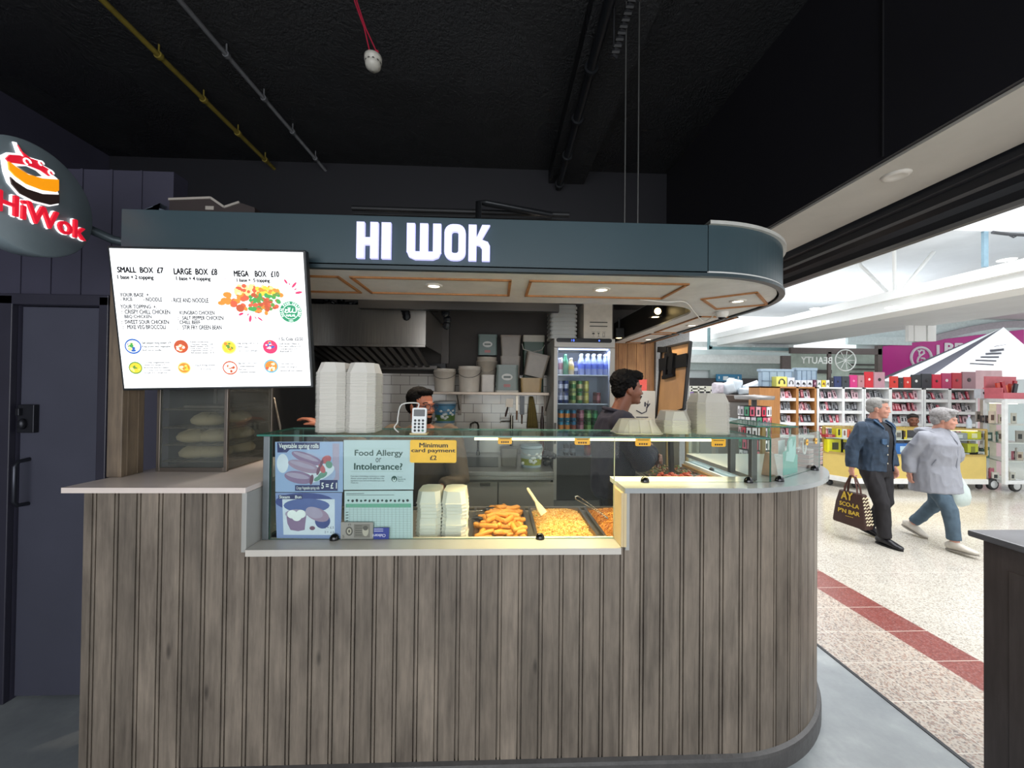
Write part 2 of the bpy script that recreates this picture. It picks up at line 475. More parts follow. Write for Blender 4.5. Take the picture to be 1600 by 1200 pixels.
q = MB(); q.box(-1.95, .62, 4.29, 4.31, .1, ytz, 0); q.box(-1.95, 1.3, 4.3, 4.4, .1, 2.8, 1); q.box(1.3, 2.3, 5.06, 5.1, .1, 2.85, 1); q.box(1.27, 1.3, 4.4, 5.06, .1, 2.85, 1); q.box(1.3, 1.9, 4.4, 5.06, 2.8, 2.85, 1); q.box(-4.2, 1.95, 4.31, 4.4, 2.8, 4.2, 2); q.box(-4.2, -1.96, 4.3, 4.4, 0, 2.8, 2)
struct(q.build('wall_back', [TILES, M('#3f3a36', .75, 0, .12, 4, .15, 30), M('#13131a', .6)]))
q = MB(); q.box(-1.95, -1.88, 2.36, 4.3, .1, 2.4); struct(q.build('wall_kiosk_side', M('#3a3a3c', .6)))
# warm board panelling and stone pillar at the rear right
WARM = woodmat('warm_boards', ['#5d3a20', '#8a5c36', '#a87848', '#b98a5a'], kind='UV', axis=1, board=.12)
def boards(x0, x1, y, z0, z1, wd, mat, name, depth=.04, s0=0.0):
    q = MB(); n = max(1, round((x1-x0)/wd)); st = (x1-x0)/n
    for i in range(n):
        a, b2 = x0+i*st+.002, x0+(i+1)*st-.002
        q.add([(a, y, z0), (b2, y, z0), (b2, y, z1), (a, y, z1)], [(0, 1, 2, 3)], 0, False, [[(a, z0), (b2, z0), (b2, z1), (a, z1)]])
        q.box(a+.0005, b2-.0005, y+.0005, y+depth, z0, z1, 1)
    q.box(x0, x1, y+.01, y+depth, z0, z1, 1)
    return q.build(name, [mat, M('#6b4a2e', .6)])
xw0, xw1 = P(952, 600, Y=5.0).x, P(1022, 600, Y=5.0).x
struct(boards(xw0, xw1, 5.0, .0, P(990, 530, Y=5.0).z+.04, .12, WARM, 'wall_wood'))
q = MB(); q.box(xw1+.002, P(1077, 600, Y=4.95).x, 4.95, 5.3, 0, 2.67)
struct(q.build('wall_pillar', M('#8d8d8c', .7, 0, .3, 90)))
# bulkhead, white soffit strip and roller shutter above the shop line
def strip(name, x0, x1, z0, z1, ya, yb, mat):
    q = MB(); q.prism([(SH(ya, x0), ya), (SH(ya, x1), ya), (SH(yb, x1), yb), (SH(yb, x0), yb)], (0, 0, z0), XA, YA, ZA, z1-z0); return struct(q.build(name, mat))
strip('wall_right', 1.925, 1.96, 2.915, 4.3, -4.2, 4.4, M('#15141a', .6, 0, .1, 2))
q = MB(); jy = P(1379, 120, X=1.92).y; q.box(1.916, 1.928, jy-.004, jy+.004, 2.93, 4.2); struct(q.build('trim_3', M('#0d0c10', .6)))
strip('trim_4', 1.95, 2.40, 2.90, 2.93, -4.2, 6.0, M('#b3aea6', .6, 0, .08, 3))
q = MB()
pr = [(2.36, 2.93), (2.36, 2.86), (2.385, 2.85), (2.385, 2.80), (2.41, 2.79), (2.43, 2.76), (2.46, 2.735), (2.46, 2.69), (2.50, 2.68), (2.54, 2.68), (2.54, 3.1), (2.36, 3.1)]
q.prism([(p[0], p[1]) for p in pr], (.06, -4.2, 0), XA, ZA, YA, 10.4)
sh = q.build('roller_shutter_box', M('#24262c', .3, .4, .1, 5))
tag(sh, 'long dark moulded roller shutter box above the shop opening to the mall', 'shutter box')
q = MB(); c = P(1400, 274, Z=2.899)
q.lathe([(.0, -.004), (.03, -.004), (.045, -.012), (.06, -.004), (.062, .0015)], c, 24); 
o = q.build('recessed_ceiling_vent', M('#c9c4bc', .4)); tag(o, 'round white recessed fitting in the pale soffit strip over the shop line', 'ceiling fitting')
# dark stand in the right foreground
t = thing('display_stand', (2.45, 1.3, 0), 'dark wooden stand with overhanging top at the right edge of the frame', 'stand')
DW = woodmat('dark_wood', ['#3a3230', '#4a4240', '#5a5250'], kind='Object', bump=.1)
px_ = 2.225
q = MB(); q.box(px_, 2.75, .9, 1.69, .0, 1.085); q.box(px_-.004, px_, .98, 1.6, .1, .98); q.build('body', DW, t, bevel=.004)
q = MB(); q.box(px_-.035, 2.79, .86, 1.725, 1.085, 1.115); q.build('top', M('#66666a', .35, 0, .2, 6), t, bevel=.008)
# ------------------------------------------------------------------ the counter
Y0, XC, RC, XL = 1.74, 1.09, .86, -1.77
S1 = XC-XL; S2 = S1+RC*pi/2
def path(s, off=0.0, Y=Y0, xc=XC, R=RC, xl=XL):
    s1 = xc-xl
    if s <= s1: return V((xl+s, Y-off, 0))
    a = (s-s1)/R
    if a <= pi/2: return V((xc+(R+off)*sin(a), Y+R-(R+off)*cos(a), 0))
    return V((xc+R+off, Y+R+(s-s1-R*pi/2), 0))
CLAD = woodmat('weathered_grey_boards', ['#443c35', '#5e554c', '#746a5f', '#887c6f', '#958a7c'], kind='UV', axis=1, board=.092, rough=.5, bump=.3)
BW = .092; S0 = (1.034-XL) % BW
prof = [(-.0110, 0), (-.0102, -.013), (-.0058, -.013), (-.0050, 0), (.0050, 0), (.0058, -.013), (.0102, -.013), (.0110, 0)]
counter = thing('counter', (0, 1.9, 0), 'long food counter clad in weathered grey vertical boards with a rounded right end', 'counter')
q = MB()
def clad(sa, sb, z0, z1):
    pts = [(sa, 0)]
    k = 0
    while S0+k*BW < sb+.02:
        for ds, dp in prof:
            s = S0+k*BW+ds
            if sa < s < sb: pts.append((s, dp))
        if sa < S0+k*BW+BW/2 < sb: pts.append((S0+k*BW+BW/2, 0))
        k += 1
    pts.append((sb, 0))
    for (s, d), (s2, d2) in zip(pts, pts[1:]):
        a, b2 = path(s, d), path(s2, d2)
        q.add([(a.x, a.y, z0), (b2.x, b2.y, z0), (b2.x, b2.y, z1), (a.x, a.y, z1)], [(0, 1, 2, 3)], 0, False, [[(s-S0, z0), (s2-S0, z0), (s2-S0, z1), (s-S0, z1)]])
SLX, SRX = -1.062, .568
clad(0, SLX-XL, .0, 1.29); clad(SLX-XL, SRX-XL, .0, 1.022); clad(SRX-XL, S2-.33, .0, 1.29); clad(S2-.33, S2+1.1, 0, 1.03)
q.add([(XL, Y0, 0), (XL, 2.2, 0), (XL, 2.2, 1.29), (XL, Y0, 1.29)], [(0, 1, 2, 3)], 0, False, [[(0, 0), (.4, 0), (.4, 1.29), (0, 1.29)]])
q.build('cladding', CLAD, counter)
q = MB()
SK = M('#4c4a49', .45, 0, .2, 20, .2, 60)
ss = [0, S1]+[S1+RC*pi/2*i/24 for i in range(1, 25)]+[S2+1.1]
rows = [(.0, .02), (.075, .02), (.088, .016), (.095, .0)]
for (s, s2) in zip(ss, ss[1:]):
    for (za, oa), (zb, ob) in zip(rows, rows[1:]):
        a, b2, c, d = path(s, oa), path(s2, oa), path(s2, ob), path(s, ob)
        q.add([(a.x, a.y, za), (b2.x, b2.y, za), (c.x, c.y, zb), (d.x, d.y, zb)], [(0, 1, 2, 3)], 0, True)
q.build('skirting', SK, counter)
LAM = M('#a5a5a1', .3, 0, .06, 8); LAMW = M('#c9c4bb', .28, 0, .05, 6); CREAM = M('#cdb98f', .4, 0, .06, 10)
q = MB(); q.box(SLX-.012, SLX, 1.70, 2.16, 1.05, 1.289); q.build('cheek_panel', LAM, counter)
q = MB(); q.box(SRX, SRX+.012, 1.70, 1.86, 1.05, 1.289); q.box(SRX-.012, SRX, 1.702, 1.80, 1.05, 1.289); q.build('cheek_panel', CREAM, counter)
q = MB(); q.box(SLX-.03, SLX-.013, 1.715, 1.738, 1.03, 1.289); q.build('corner_strip', LAM, counter); q = MB(); q.box(SRX+.013, SRX+.03, 1.715, 1.738, 1.03, 1.289); q.build('corner_strip', LAM, counter)
# inner carcass so that the counter is solid from the staff side
q = MB(); q.box(SLX+.01, .9, 2.44, 2.46, .15, .99); q.box(1.27, 1.29, 2.46, 3.7, .15, .99); q.box(XL+.02, SLX-.02, 2.14, 2.16, .15, 1.285)
q.build('back_panel', M('#777573', .4, .3), counter)
def slab(name, poly, z0, z1, mat, label):
    q = MB(); q.prism(poly, (0, 0, z0), XA, YA, ZA, z1-z0); o = q.build(name, mat, bevel=.004); tag(o, label, 'worktop'); return o
slab('worktop', [(-1.815, 1.69), (SLX-.0005, 1.69), (SLX-.0005, 2.42), (-1.735, 2.42)], 1.2905, 1.313, M('#dfd2ca', .2, 0, .06, 5), 'raised pale worktop at the left end under the menu screen')
slab('worktop', [(SLX+.0005, 1.69), (SRX-.0125, 1.69), (SRX-.0125, 1.83), (SLX+.0005, 1.83)], 1.0225, 1.05, LAMW, 'low pale sill running along the foot of the long glass front')
outer = [(path(s, .05).x, path(s, .05).y) for s in [S1]+[S1+RC*pi/2*i/28 for i in range(1, 29)]]
poly = [(SRX, 1.69)]+outer+[(outer[-1][0], 2.61), (1.3, 2.61), (1.3, 1.92), (SRX, 1.92)]
slab('worktop', poly, 1.2905, 1.313, M('#9fa3a3', .16, 0, .06, 5), 'raised glossy grey worktop curving round the right end of the counter')
slab('worktop', [(1.845, 2.63), (2.14, 2.63), (2.14, 3.75), (1.845, 3.75)], 1.03, 1.05, M('#8d99a3', .15, 0, .05, 5), 'low sill behind the rounded end, leading to the back of the kiosk')
# steel food wells
STEEL = M('#8f8e8b', .28, .9, .08, 6, 0, 60, 0, (1, 1, 12)); STEELD = M('#6d6a66', .35, .85, .12, 6)
q = MB(); q.box(SLX+.004, .9, 1.833, 2.46, .955, .985); q.box(SLX+.004, .9, 2.44, 2.46, .985, 1.0)
o = q.build('food_well', M('#a39a8c', .35, .7, .1, 8)); tag(o, 'steel food well deck behind the long glass front', 'food well')
q = MB(); q.box(1.29, 1.843, 2.64, 3.72, .955, .985); q.box(1.29, 1.30, 2.64, 3.72, .985, 1.0); q.box(1.825, 1.843, 2.64, 3.72, .985, 1.03)
o = q.build('food_well', M('#a39a8c', .35, .7, .1, 8)); tag(o, 'steel food well deck of the side wing beyond the young man', 'food well')
# ------------------------------------------------------------------ canopy
FY, FXC, FR, FXL = 1.95, 1.08, .80, -1.838
FZ0, FZ1 = 2.345, 2.602
fpath = lambda s, off=0.0: path(s, off, FY, FXC, FR, FXL)
FS1 = FXC-FXL; FS2 = FS1+FR*pi/2; FEND = FS2+2.2
TEAL = M('#35474e', .36, 0, .06, 2.5); TEALD = M('#2b3a40', .4)
canopy = thing('canopy', (0, 2.3, 2.345), 'dark teal kiosk canopy with rounded right end and pale panelled underside', 'canopy')
q = MB(); q.box(FXL, FXC-.0015, FY, FY+.03, FZ0, FZ1); q.box(FXL, FXL+.03, FY+.03, 2.7, FZ0, FZ1); q.build('fascia_panel', TEAL, canopy, bevel=.002)
q = MB()
arc = [FS1+.0015+(FR*pi/2)*i/32 for i in range(33)]+[FEND]
def ribbon(q, ss, off0, off1, z0, z1, pf, m=0, sm=True):
    for s, s2 in zip(ss, ss[1:]):
        a, b2, c, d = pf(s, off0), pf(s2, off0), pf(s2, off1), pf(s, off1)
        q.add([(a.x, a.y, z0), (b2.x, b2.y, z0), (b2.x, b2.y, z1), (a.x, a.y, z1)], [(0, 1, 2, 3)], m, sm)
        q.add([(d.x, d.y, z1), (c.x, c.y, z1), (c.x, c.y, z0), (d.x, d.y, z0)], [(0, 1, 2, 3)], m, sm)
        q.add([(a.x, a.y, z0), (d.x, d.y, z0), (c.x, c.y, z0), (b2.x, b2.y, z0)], [(0, 1, 2, 3)], m)
        q.add([(a.x, a.y, z1), (b2.x, b2.y, z1), (c.x, c.y, z1), (d.x, d.y, z1)], [(0, 1, 2, 3)], m)
ribbon(q, arc, 0, -.03, FZ0, FZ1, fpath); q.build('curved_fascia', TEAL, canopy)
q = MB(); ribbon(q, arc, .018, -.35, FZ1, FZ1+.018, fpath); q.build('top_rim', M('#b9b9b4', .4), canopy)
q = MB(); ribbon(q, [0, FS1]+arc[1:], .012, -.02, FZ0-.012, FZ0+.006, fpath); q.build('bottom_trim', TEALD, canopy)
# underside: outer edge, inner opening with a rounded corner
out = [(FXL, FY)]+[(fpath(s, .005).x, fpath(s, .005).y) for s in [FS1]+arc[1:-1]]+[(FXC+FR+.005, 4.0)]
IX, IY, IR = 1.505, 2.69, .36
inn = [(IX, 4.0)]+[(IX-IR+IR*cos(t), IY+IR-IR*sin(t)) for t in [pi/2*i/10 for i in range(11)]]+[(FXL, IY)]
m, nt, b = newmat('pale_soffit_board')
vec = coords(nt)
nt.links.new(ramp(nt, noise(nt, vec, 4, 7, .7), [(.3, lin('#c6c6c3')), (.7, lin('#dededb'))]), b.inputs['Base Color'])
b.inputs['Roughness'].default_value = .6
SOFF = m
q = MB()
# split into quads along matching parameters, so that the concave outline stays clean
def soff_poly(q, z0, z1, m=0):
    q.prism([(FXL, FY), (FXC, FY), (FXC, IY), (FXL, IY)], (0, 0, z0), XA, YA, ZA, z1-z0, m)
    N = 20
    for i in range(N):
        t0, t1 = pi/2*i/N, pi/2*(i+1)/N
        o0, o1 = fpath(FS1+FR*t0, .005), fpath(FS1+FR*t1, .005)
        def inner(t):
            u = t/(pi/2)
            if u < .5: return (FXC+(IX-IR-FXC)*u*2, IY)
            a = (u-.5)*2*pi/2
            return (IX-IR+IR*sin(a), IY+IR-IR*cos(a))
        p0, p1 = inner(t0), inner(t1)
        q.prism([(o0.x, o0.y), (o1.x, o1.y), p1, p0], (0, 0, z0), XA, YA, ZA, z1-z0, m)
    q.prism([(FXC+FR+.005, FY+FR), (FXC+FR+.005, 4.96), (IX, 4.96), (IX, IY+IR)], (0, 0, z0), XA, YA, ZA, z1-z0, m)
soff_poly(q, FZ0, FZ0+.016)
q.build('underside', SOFF, canopy)
# dark inner lining of the opening
q = MB()
lin_in = [(FXL+.03, IY), (IX-IR, IY)]+[(IX-IR+IR*sin(t), IY+IR-IR*cos(t)) for t in [pi/2*i/10 for i in range(1, 11)]]+[(IX, 4.96)]
for a, b2 in zip(lin_in, lin_in[1:]):
    q.quad((a[0], a[1], FZ0+.017), (b2[0], b2[1], FZ0+.017), (b2[0], b2[1], FZ1), (a[0], a[1], FZ1))
q.build('inner_lining', M('#2c2926', .45), canopy)
# timber beading frames and downlights
BEAD = woodmat('timber_beading', ['#8a5a34', '#a8713f', '#c08a55'], kind='Object', knots=False, bump=0)
def bead(corners):
    cs = [P(*c, Z=FZ0) for c in corners]; q = MB()
    for a, b2 in zip(cs, cs[1:]+cs[:1]):
        d = (b2-a).normalized(); q.bar(a-d*.008+V((0, 0, -.005)), b2+d*.008+V((0, 0, -.005)), .016, .009)
    q.build('beading_frame', BEAD, canopy)
def rectframe(x0, x1, y0, y1):
    q = MB(); z = FZ0-.005
    for a, b2 in (((x0, y0), (x1, y0)), ((x1, y0), (x1, y1)), ((x1, y1), (x0, y1)), ((x0, y1), (x0, y0))):
        a, b2 = V((*a, z)), V((*b2, z)); d = (b2-a).normalized(); q.bar(a-d*.008, b2+d*.008, .016, .009)
    q.build('beading_frame', BEAD, canopy)
pb = [P(*c, Z=FZ0) for c in ((551, 431), (797, 438), (794.5, 459), (580, 458))]
yb0, yb1 = (pb[0].y+pb[1].y)/2, (pb[2].y+pb[3].y)/2
pc = [P(*c, Z=FZ0) for c in ((826, 440), (1070, 446), (1033, 465.5), (824, 461))]
rectframe((pb[0].x+pb[3].x)/2, (pb[1].x+pb[2].x)/2, yb0, yb1)
rectframe((pc[0].x+pc[3].x)/2, (pc[1].x+pc[2].x)/2, yb0, yb1)
wB = (pb[1].x+pb[2].x)/2-(pb[0].x+pb[3].x)/2
xa = P(540, 440, Z=FZ0).x; rectframe(xa-wB, xa, yb0, yb1)
bead([(1097, 466.5), (1182, 456), (1199, 475), (1119, 482)])
e = [P(*c, Z=FZ0) for c in ((1096, 494), (1151.5, 495), (1067.5, 520), (1023, 518.5))]
xe0, xe1 = (e[0].x+e[3].x)/2, (e[1].x+e[2].x)/2
rectframe(xe0, xe1, (e[0].y+e[1].y)/2, (e[2].y+e[3].y)/2)
rectframe(xe0, xe1, (e[2].y+e[3].y)/2+.12, 4.85)
LAMPW = led('downlight_glow', '#fff3dc', 5)
for (px, py) in ((678, 446), (940, 452), (1153, 470), (1081, 508), (1013, 530), (470, 440)):
    c = P(px, py, Z=FZ0)
    if px == 470: c = V((xa-wB/2, (yb0+yb1)/2, FZ0))
    q = MB(); q.lathe([(.052, -.0005), (.05, -.006), (.036, -.008), (.034, -.003)], c, 28, caps=False)
    o = q.build('downlight', M('#d5d2cb', .35), canopy)
    q = MB(); q.lathe([(0, -.0035), (.034, -.0035)], c, 24, caps=False); q.build('lamp', LAMPW, o)
    spot('downlight_beam', c-V((0, 0, .03)), c-V((0, 0, 2)), 9, (1, .94, .86), 125)
# HI WOK lettering
LET = led('letter_glow', '#c3c3f8', .98)
letters_z = (P(660, 405.5, Y=FY-.02).z, P(660, 349, Y=FY-.02).z)
zb, zt = letters_z
def lx(px): return P(px, 378, Y=FY-.02).x
def letter(shapes):
    q = MB()
    for sh_ in shapes: q.prism(sh_, (0, FY-.022, 0), XA, ZA, YA, .02)
    q.build('letter', LET, canopy)
def bx(x0, x1, z0, z1): return [(x0, z0), (x1, z0), (x1, z1), (x0, z1)]
H = zt-zb
x0, x1 = lx(557), lx(590.4); s = (x1-x0)*.36
letter([bx(x0, x0+s, zb, zt), bx(x1-s, x1, zb, zt), bx(x0+s, x1-s, zb+H*.38, zb+H*.58)])
letter([bx(lx(596), lx(610.5), zb, zt)])
x0, x1 = lx(635.5), lx(689); s = (x1-x0)*.235; r = .04
cx = (x0+x1)/2
botm = [(x0, zb+r), (x0+r*.29, zb+r*.29), (x0+r, zb), (x1-r, zb), (x1-r*.29, zb+r*.29), (x1, zb+r), (x1, zb+H*.2), (x0, zb+H*.2)]
letter([bx(x0, x0+s, zb+H*.2, zt), bx(cx-s*.5, cx+s*.5, zb+H*.2, zt), bx(x1-s, x1, zb+H*.2, zt), botm])
x0, x1 = lx(694.3), lx(727.5)
o_out = rrect(x0, x1, zb, zt, .042, 5); s = (x1-x0)*.34; o_in = rrect(x0+s, x1-s, zb+H*.2, zt-H*.2, .012, 5)
letter([[o_out[i], o_out[(i+1) % len(o_out)], o_in[(i+1) % len(o_in)], o_in[i]] for i in range(len(o_out))])
x0, x1 = lx(732), lx(765.6); w_ = x1-x0; s = w_*.37; zm = zb+H*.5
letter([bx(x0, x0+s, zb, zt), [(x0+s, zm-H*.06), (x0+s+w_*.1, zm-H*.06), (x1, zt), (x1-s, zt), (x0+s, zm+H*.14)],
        [(x1-s, zb), (x1, zb), (x1, zb+H*.42), (x1-w_*.1, zb+H*.53), (x0+s+w_*.1, zb+H*.62), (x0+s, zb+H*.45), (x0+s+w_*.16, zb+H*.42), (x1-s, zb+H*.34)]])
# sensor under the canopy with its loose cable
c = P(1128, 487, Z=FZ0)
t = thing('dome_camera', c, 'small white dome camera fixed under the canopy corner', 'camera')
q = MB(); q.lathe([(.045, -.0005), (.047, -.02), (.04, -.035), (.03, -.045)], c, 20); q.build('housing', M('#dcdad4', .35), t)
q = MB(); q.ell(c+V((0, 0, -.043)), (.027, .027, .022)); q.build('lens', M('#121214', .1), t)
q = MB(); pts = [c+V((-.03, .02, -.012)), P(1100, 502, Z=FZ0-.03), P(1085, 488, Z=FZ0-.03), P(1070, 472, Z=FZ0-.01), P(1040, 472, Z=FZ0-.025), P(1000, 468, Z=FZ0-.006)]
q.tube(smooth_path(pts), .004, 6); q.build('cable', M('#d8d6d0', .5), t)
# track spotlights on the inner lining
for i, (px, py, lit) in enumerate(((1024, 486, 1), (967, 521, 0))):
    y_ = 3.46 if i == 0 else 4.5
    c = P(px, py, Y=y_)
    t = thing('track_spotlight', c, ['lit black track spotlight nearest the rounded canopy corner', 'black track spotlight deeper inside above the drinks fridge'][i], 'spotlight', None)
    q = MB(); q.box(c.x-.05, c.x+.05, c.y-.05, c.y+.05, c.z-.055, c.z+.06); q.box(c.x-.012, c.x+.012, c.y-.012, c.y+.012, c.z+.06, 2.59); q.build('housing', M('#131212', .4), t, bevel=.006)
    q = MB(); q.lathe([(0, 0), (.032, 0)], c-V((0, 0, .0555)), 20, caps=False); q.lathe([(0, 0), (.03, -.002), (.03, -.003)], c-V((.0, .0505, .012)), 20, axis='Y', caps=False) if lit else None
    q.build('lamp', led('spot_glow', '#ffdf9a', 9), t)
    spot('spot_beam', c-V((0, .06, .08)), c+V((-.2, -.5, -1.2)), 16, (1, .82, .55), 110)
# rods holding the canopy, and the slotted rail
for px in (976, 996.5):
    q = MB(); a = P(px, 343, Y=2.25); q.cyl((a.x, 2.25, FZ0+.2), (a.x, 2.25, 4.199), .0045, n=8)
    o = q.build('hanging_rod', M('#9a9a98', .3, .9)); tag(o, 'thin steel rod holding up the canopy, '+('left one of the pair' if px < 990 else 'right one of the pair beside the bulkhead'), 'rod', 'canopy hanging rods')
    for zz in (FZ1,): pass
q = MB(); q.box(.62, .84, 2.2, 2.3, FZ0+.016, FZ0+.21); o = q.build('beam', M('#1a1c1f', .5), canopy)
a, b2 = P(987, 0, Z=4.0), P(959, 90, Z=3.75)
q = MB(); q.bar(a, V((b2.x, b2.y, 3.75)), .04, .02)
d = (V((b2.x, b2.y, 3.75))-a)
for i in range(9): q.obox(a+d*(i+.5)/9+V((0, -.012, 0)), d, V((1, 0, 0)), d.cross(V((1, 0, 0))), d.length/22, .045, .022, 1)
q.cyl(V((b2.x, b2.y, 3.75)), (b2.x, b2.y, 4.199), .006)
o = q.build('slotted_rail', [M('#55565a', .35, .8), M('#101012', .6)]); tag(o, 'slotted metal rail hanging from the black ceiling beside the canopy rods', 'rail')
# ceiling pipes
def pipe(name, px0, px1, y1, z, r, mat, label, elbow=0):
    q = MB(); a, b2 = P(*px0, Z=z), P(*px1, Z=z)
    x = (a.x+b2.x)/2
    pts = [(a.x, -4, z), (a.x, a.y, z), (b2.x, b2.y, z)]
    if elbow: pts += [(b2.x+.02, b2.y+.05, z-.06), (b2.x+.02, b2.y+.05, z-elbow)]
    q.tube(pts, r, 10)
    for k in range(4):
        p = V(a).lerp(V(b2), .2+.22*k); q.tube([p+V((0, -.012, 0)), p+V((0, .012, 0))], r*1.5, 10); q.cyl(p, (p.x, p.y, 4.199), .006, n=6)
    o = q.build(name, mat); tag(o, label, 'pipe'); return o
pipe('ceiling_pipe', (163, 3), (437, 272), 4.2, 4.12, .019, M('#77692a', .5, 0, .3, 10), 'yellow pipe running back under the black ceiling')
pipe('ceiling_pipe', (283, 3), (512, 270), 4.2, 4.12, .016, M('#6d6e71', .4, .2), 'grey pipe running back under the black ceiling', .9)
pipe('ceiling_pipe', (952, 3), (868, 310), 4.2, 4.0, .034, M('#1b1d21', .4, .2), 'thick black pipe running back under the ceiling towards the canopy', .5)
q = MB(); a, b2 = P(748, 316, Y=2.75), P(862, 336, Y=2.9)
q.tube([(a.x-.0, 2.75, FZ0+.02), a, V((a.x+.05, 2.76, a.z)), b2], .022, 10)
o = q.build('bent_pipe', M('#2a2c2f', .35, .5)); tag(o, 'dark bent pipe lying behind the canopy top, right of the letters', 'pipe')
q = MB(); y_ = 2.95
a, b2 = P(552, 322, Y=y_), P(960, 345, Y=y_)
for k in range(6): q.box(a.x, b2.x*.55, y_+k*.02, y_+.012+k*.02, a.z-.06-k*.012, a.z-.052-k*.012)
q.tube([(a.x, y_-.02, a.z-.025), (b2.x*.6, y_-.02, a.z-.03)], .02, 8); q.box(a.x, b2.x*.55, y_+.13, y_+.2, FZ0+.02, a.z+.02)
o = q.build('cable_tray', M('#232426', .5, .3)); tag(o, 'dark cable tray lying along the canopy top behind the sign letters', 'cable tray')
for nm, x0p, x1p, yp, lab, colr in (('flattened_carton', 262, 398, 312, 'flattened dark carton with pale edges lying on top of the canopy', '#2c2322'), ('folded_sheet', 236, 264, 321, 'small folded grey plastic sheet beside the flattened carton on the canopy', '#5b6470')):
    y_ = 2.2; a, b2 = P(x0p, yp, Y=y_), P(x1p, yp, Y=y_); q = MB()
    zt_ = a.z
    q.prism([(a.x, FZ0+.017), (b2.x+.02, FZ0+.017), (b2.x, zt_-.03), (b2.x-.08, zt_-.005), (b2.x-.16, zt_-.035), ((a.x+b2.x)/2, zt_+.015), (a.x+.01, zt_)], (0, y_, 0), XA, ZA, YA, .22)
    if x1p > 300:
        for u0, u1, k0, k1 in ((a.x+.01, (a.x+b2.x)/2, zt_, zt_+.015), ((a.x+b2.x)/2, b2.x-.16, zt_+.015, zt_-.035), (b2.x-.16, b2.x-.08, zt_-.035, zt_-.005)): q.bar((u0, y_-.004, k0), (u1, y_-.004, k1), .01, .012, 1)
        q.box((a.x+b2.x)/2-.03, (a.x+b2.x)/2+.015, y_-.003, y_, zt_-.05, zt_-.03, 1)
    o = q.build(nm, [M(colr, .6), M('#9a948c', .6)]); tag(o, lab, 'carton' if x1p > 300 else 'sheet')
# smoke detector on red cables
c = P(583, 97, Y=2.3)
t = thing('smoke_detector', c, 'white smoke detector hanging from two red cables under the black ceiling', 'smoke detector')
q = MB(); q.lathe([(.0, -.052), (.025, -.047), (.042, -.03), (.046, -.012), (.038, .0), (.05, .004), (.05, .03), (.034, .034)], c, 24); q.build('head', M('#b7b4ab', .4), t)
q = MB()
for k in range(10): q.ell(c+V((.040*cos(k*.628), .040*sin(k*.628), -.006)), (.008, .008, .006), n=8, k=5)
q.build('sensor_slots', M('#35322e', .5), t)
q = MB(); tp = P(556, 3, Y=2.3)
for s in (-1, 1):
    q.tube([c+V((s*.02, 0, .032)), c+V((s*.02, 0, .065))], .012, 8); q.tube([c+V((s*.02, 0, .06)), V((c.x-.05+s*.004, 2.3, c.z+.2)), V((tp.x+s*.006, 2.3, tp.z)), V((tp.x-.015+s*.006, 2.3, 4.199))], .0045, 6)
q.build('red_cable', M('#a02038', .45), t)
# ------------------------------------------------------------------ round projecting sign
R_ = .238; SX = -2.0
c = P(37, 304, X=SX); c = V((SX, 1.745, c.z))
sign = thing('round_sign', c, 'round grey projecting shop sign with a red and orange bowl logo and red lettering', 'sign')
GREY = M('#7b8990', .4, 0, .05, 6)
q = MB(); q.lathe([(0, 0), (R_-.006, 0), (R_, -.006), (R_, -.084), (R_-.006, -.09), (0, -.09)], c, 64, axis='X'); q.build('disc', GREY, sign)
q = MB(); q.tube([c+V((-.045, R_-.01, -.02)), V((c.x-.0, 2.08, c.z-.045)), V((-1.845, 2.12, c.z-.07))], .022, 12); q.build('bracket_arm', M('#4b565c', .4, .3), sign)
RED, ORG, BRN, WHT = led('sign_red', '#d3182f', .8), led('sign_orange', '#f0960f', .85), M('#43302d', .5), led('sign_white', '#ffffff', 1.0)
def spx(px, py):
    p = P(px/4, 180+py/4, X=SX+.002); return (p.y-c.y, p.z-c.z)
def lshape(name, pts, mat, d0=.001, d1=.012):
    q = MB(); q.prism([spx(*p) for p in pts], (c.x+d0, c.y, c.z), YA, ZA, XA, d1-d0); q.build(name, mat, sign)
# white underlay, then coloured layers (pixel pairs of the enlarged photograph)
lshape('logo_outline', [(0, 250), (40, 232), (100, 238), (75, 165), (95, 170), (115, 225), (175, 262), (250, 285), (255, 310), (320, 345), (325, 375), (352, 398), (352, 480), (358, 490), (358, 560), (300, 570), (200, 545), (110, 500), (40, 420), (15, 350)], WHT, .001, .008)
lshape('logo_smoke', [(20, 270), (45, 246), (105, 250), (140, 262), (95, 185), (120, 225), (175, 270), (240, 290), (250, 315), (300, 345), (318, 372), (290, 380), (240, 345), (190, 325), (150, 310), (80, 300), (40, 295)], RED, .001, .014)
lshape('logo_band', [(35, 285), (80, 320), (160, 370), (250, 395), (352, 402), (352, 470), (335, 480), (250, 468), (150, 430), (80, 380), (42, 340)], ORG, .001, .014)
lshape('logo_hole', [(90, 318), (140, 318), (200, 345), (240, 380), (205, 382), (150, 360)], GREY, .001, .0165)
lshape('logo_base', [(48, 385), (80, 415), (150, 460), (250, 492), (355, 496), (355, 550), (300, 560), (200, 535), (110, 490), (58, 430)], BRN, .001, .014)
q = MB()
for a_, r_ in (((150, 290), .012), ((238, 300), .009), ((300, 360), .010)):
    u, v_ = spx(*a_)
    pts = [(c.x+.016, c.y+u+r_*cos(t), c.z+v_+r_*sin(t)) for t in [k*pi/6 for k in range(10)]]; q.tube(pts, .0032, 6)
q.build('logo_swirl', WHT, sign)
u0, u1 = spx(-44, 600)[0], spx(520, 780)[0]; v0, v1 = spx(515, 788)[1], spx(425, 640)[1]
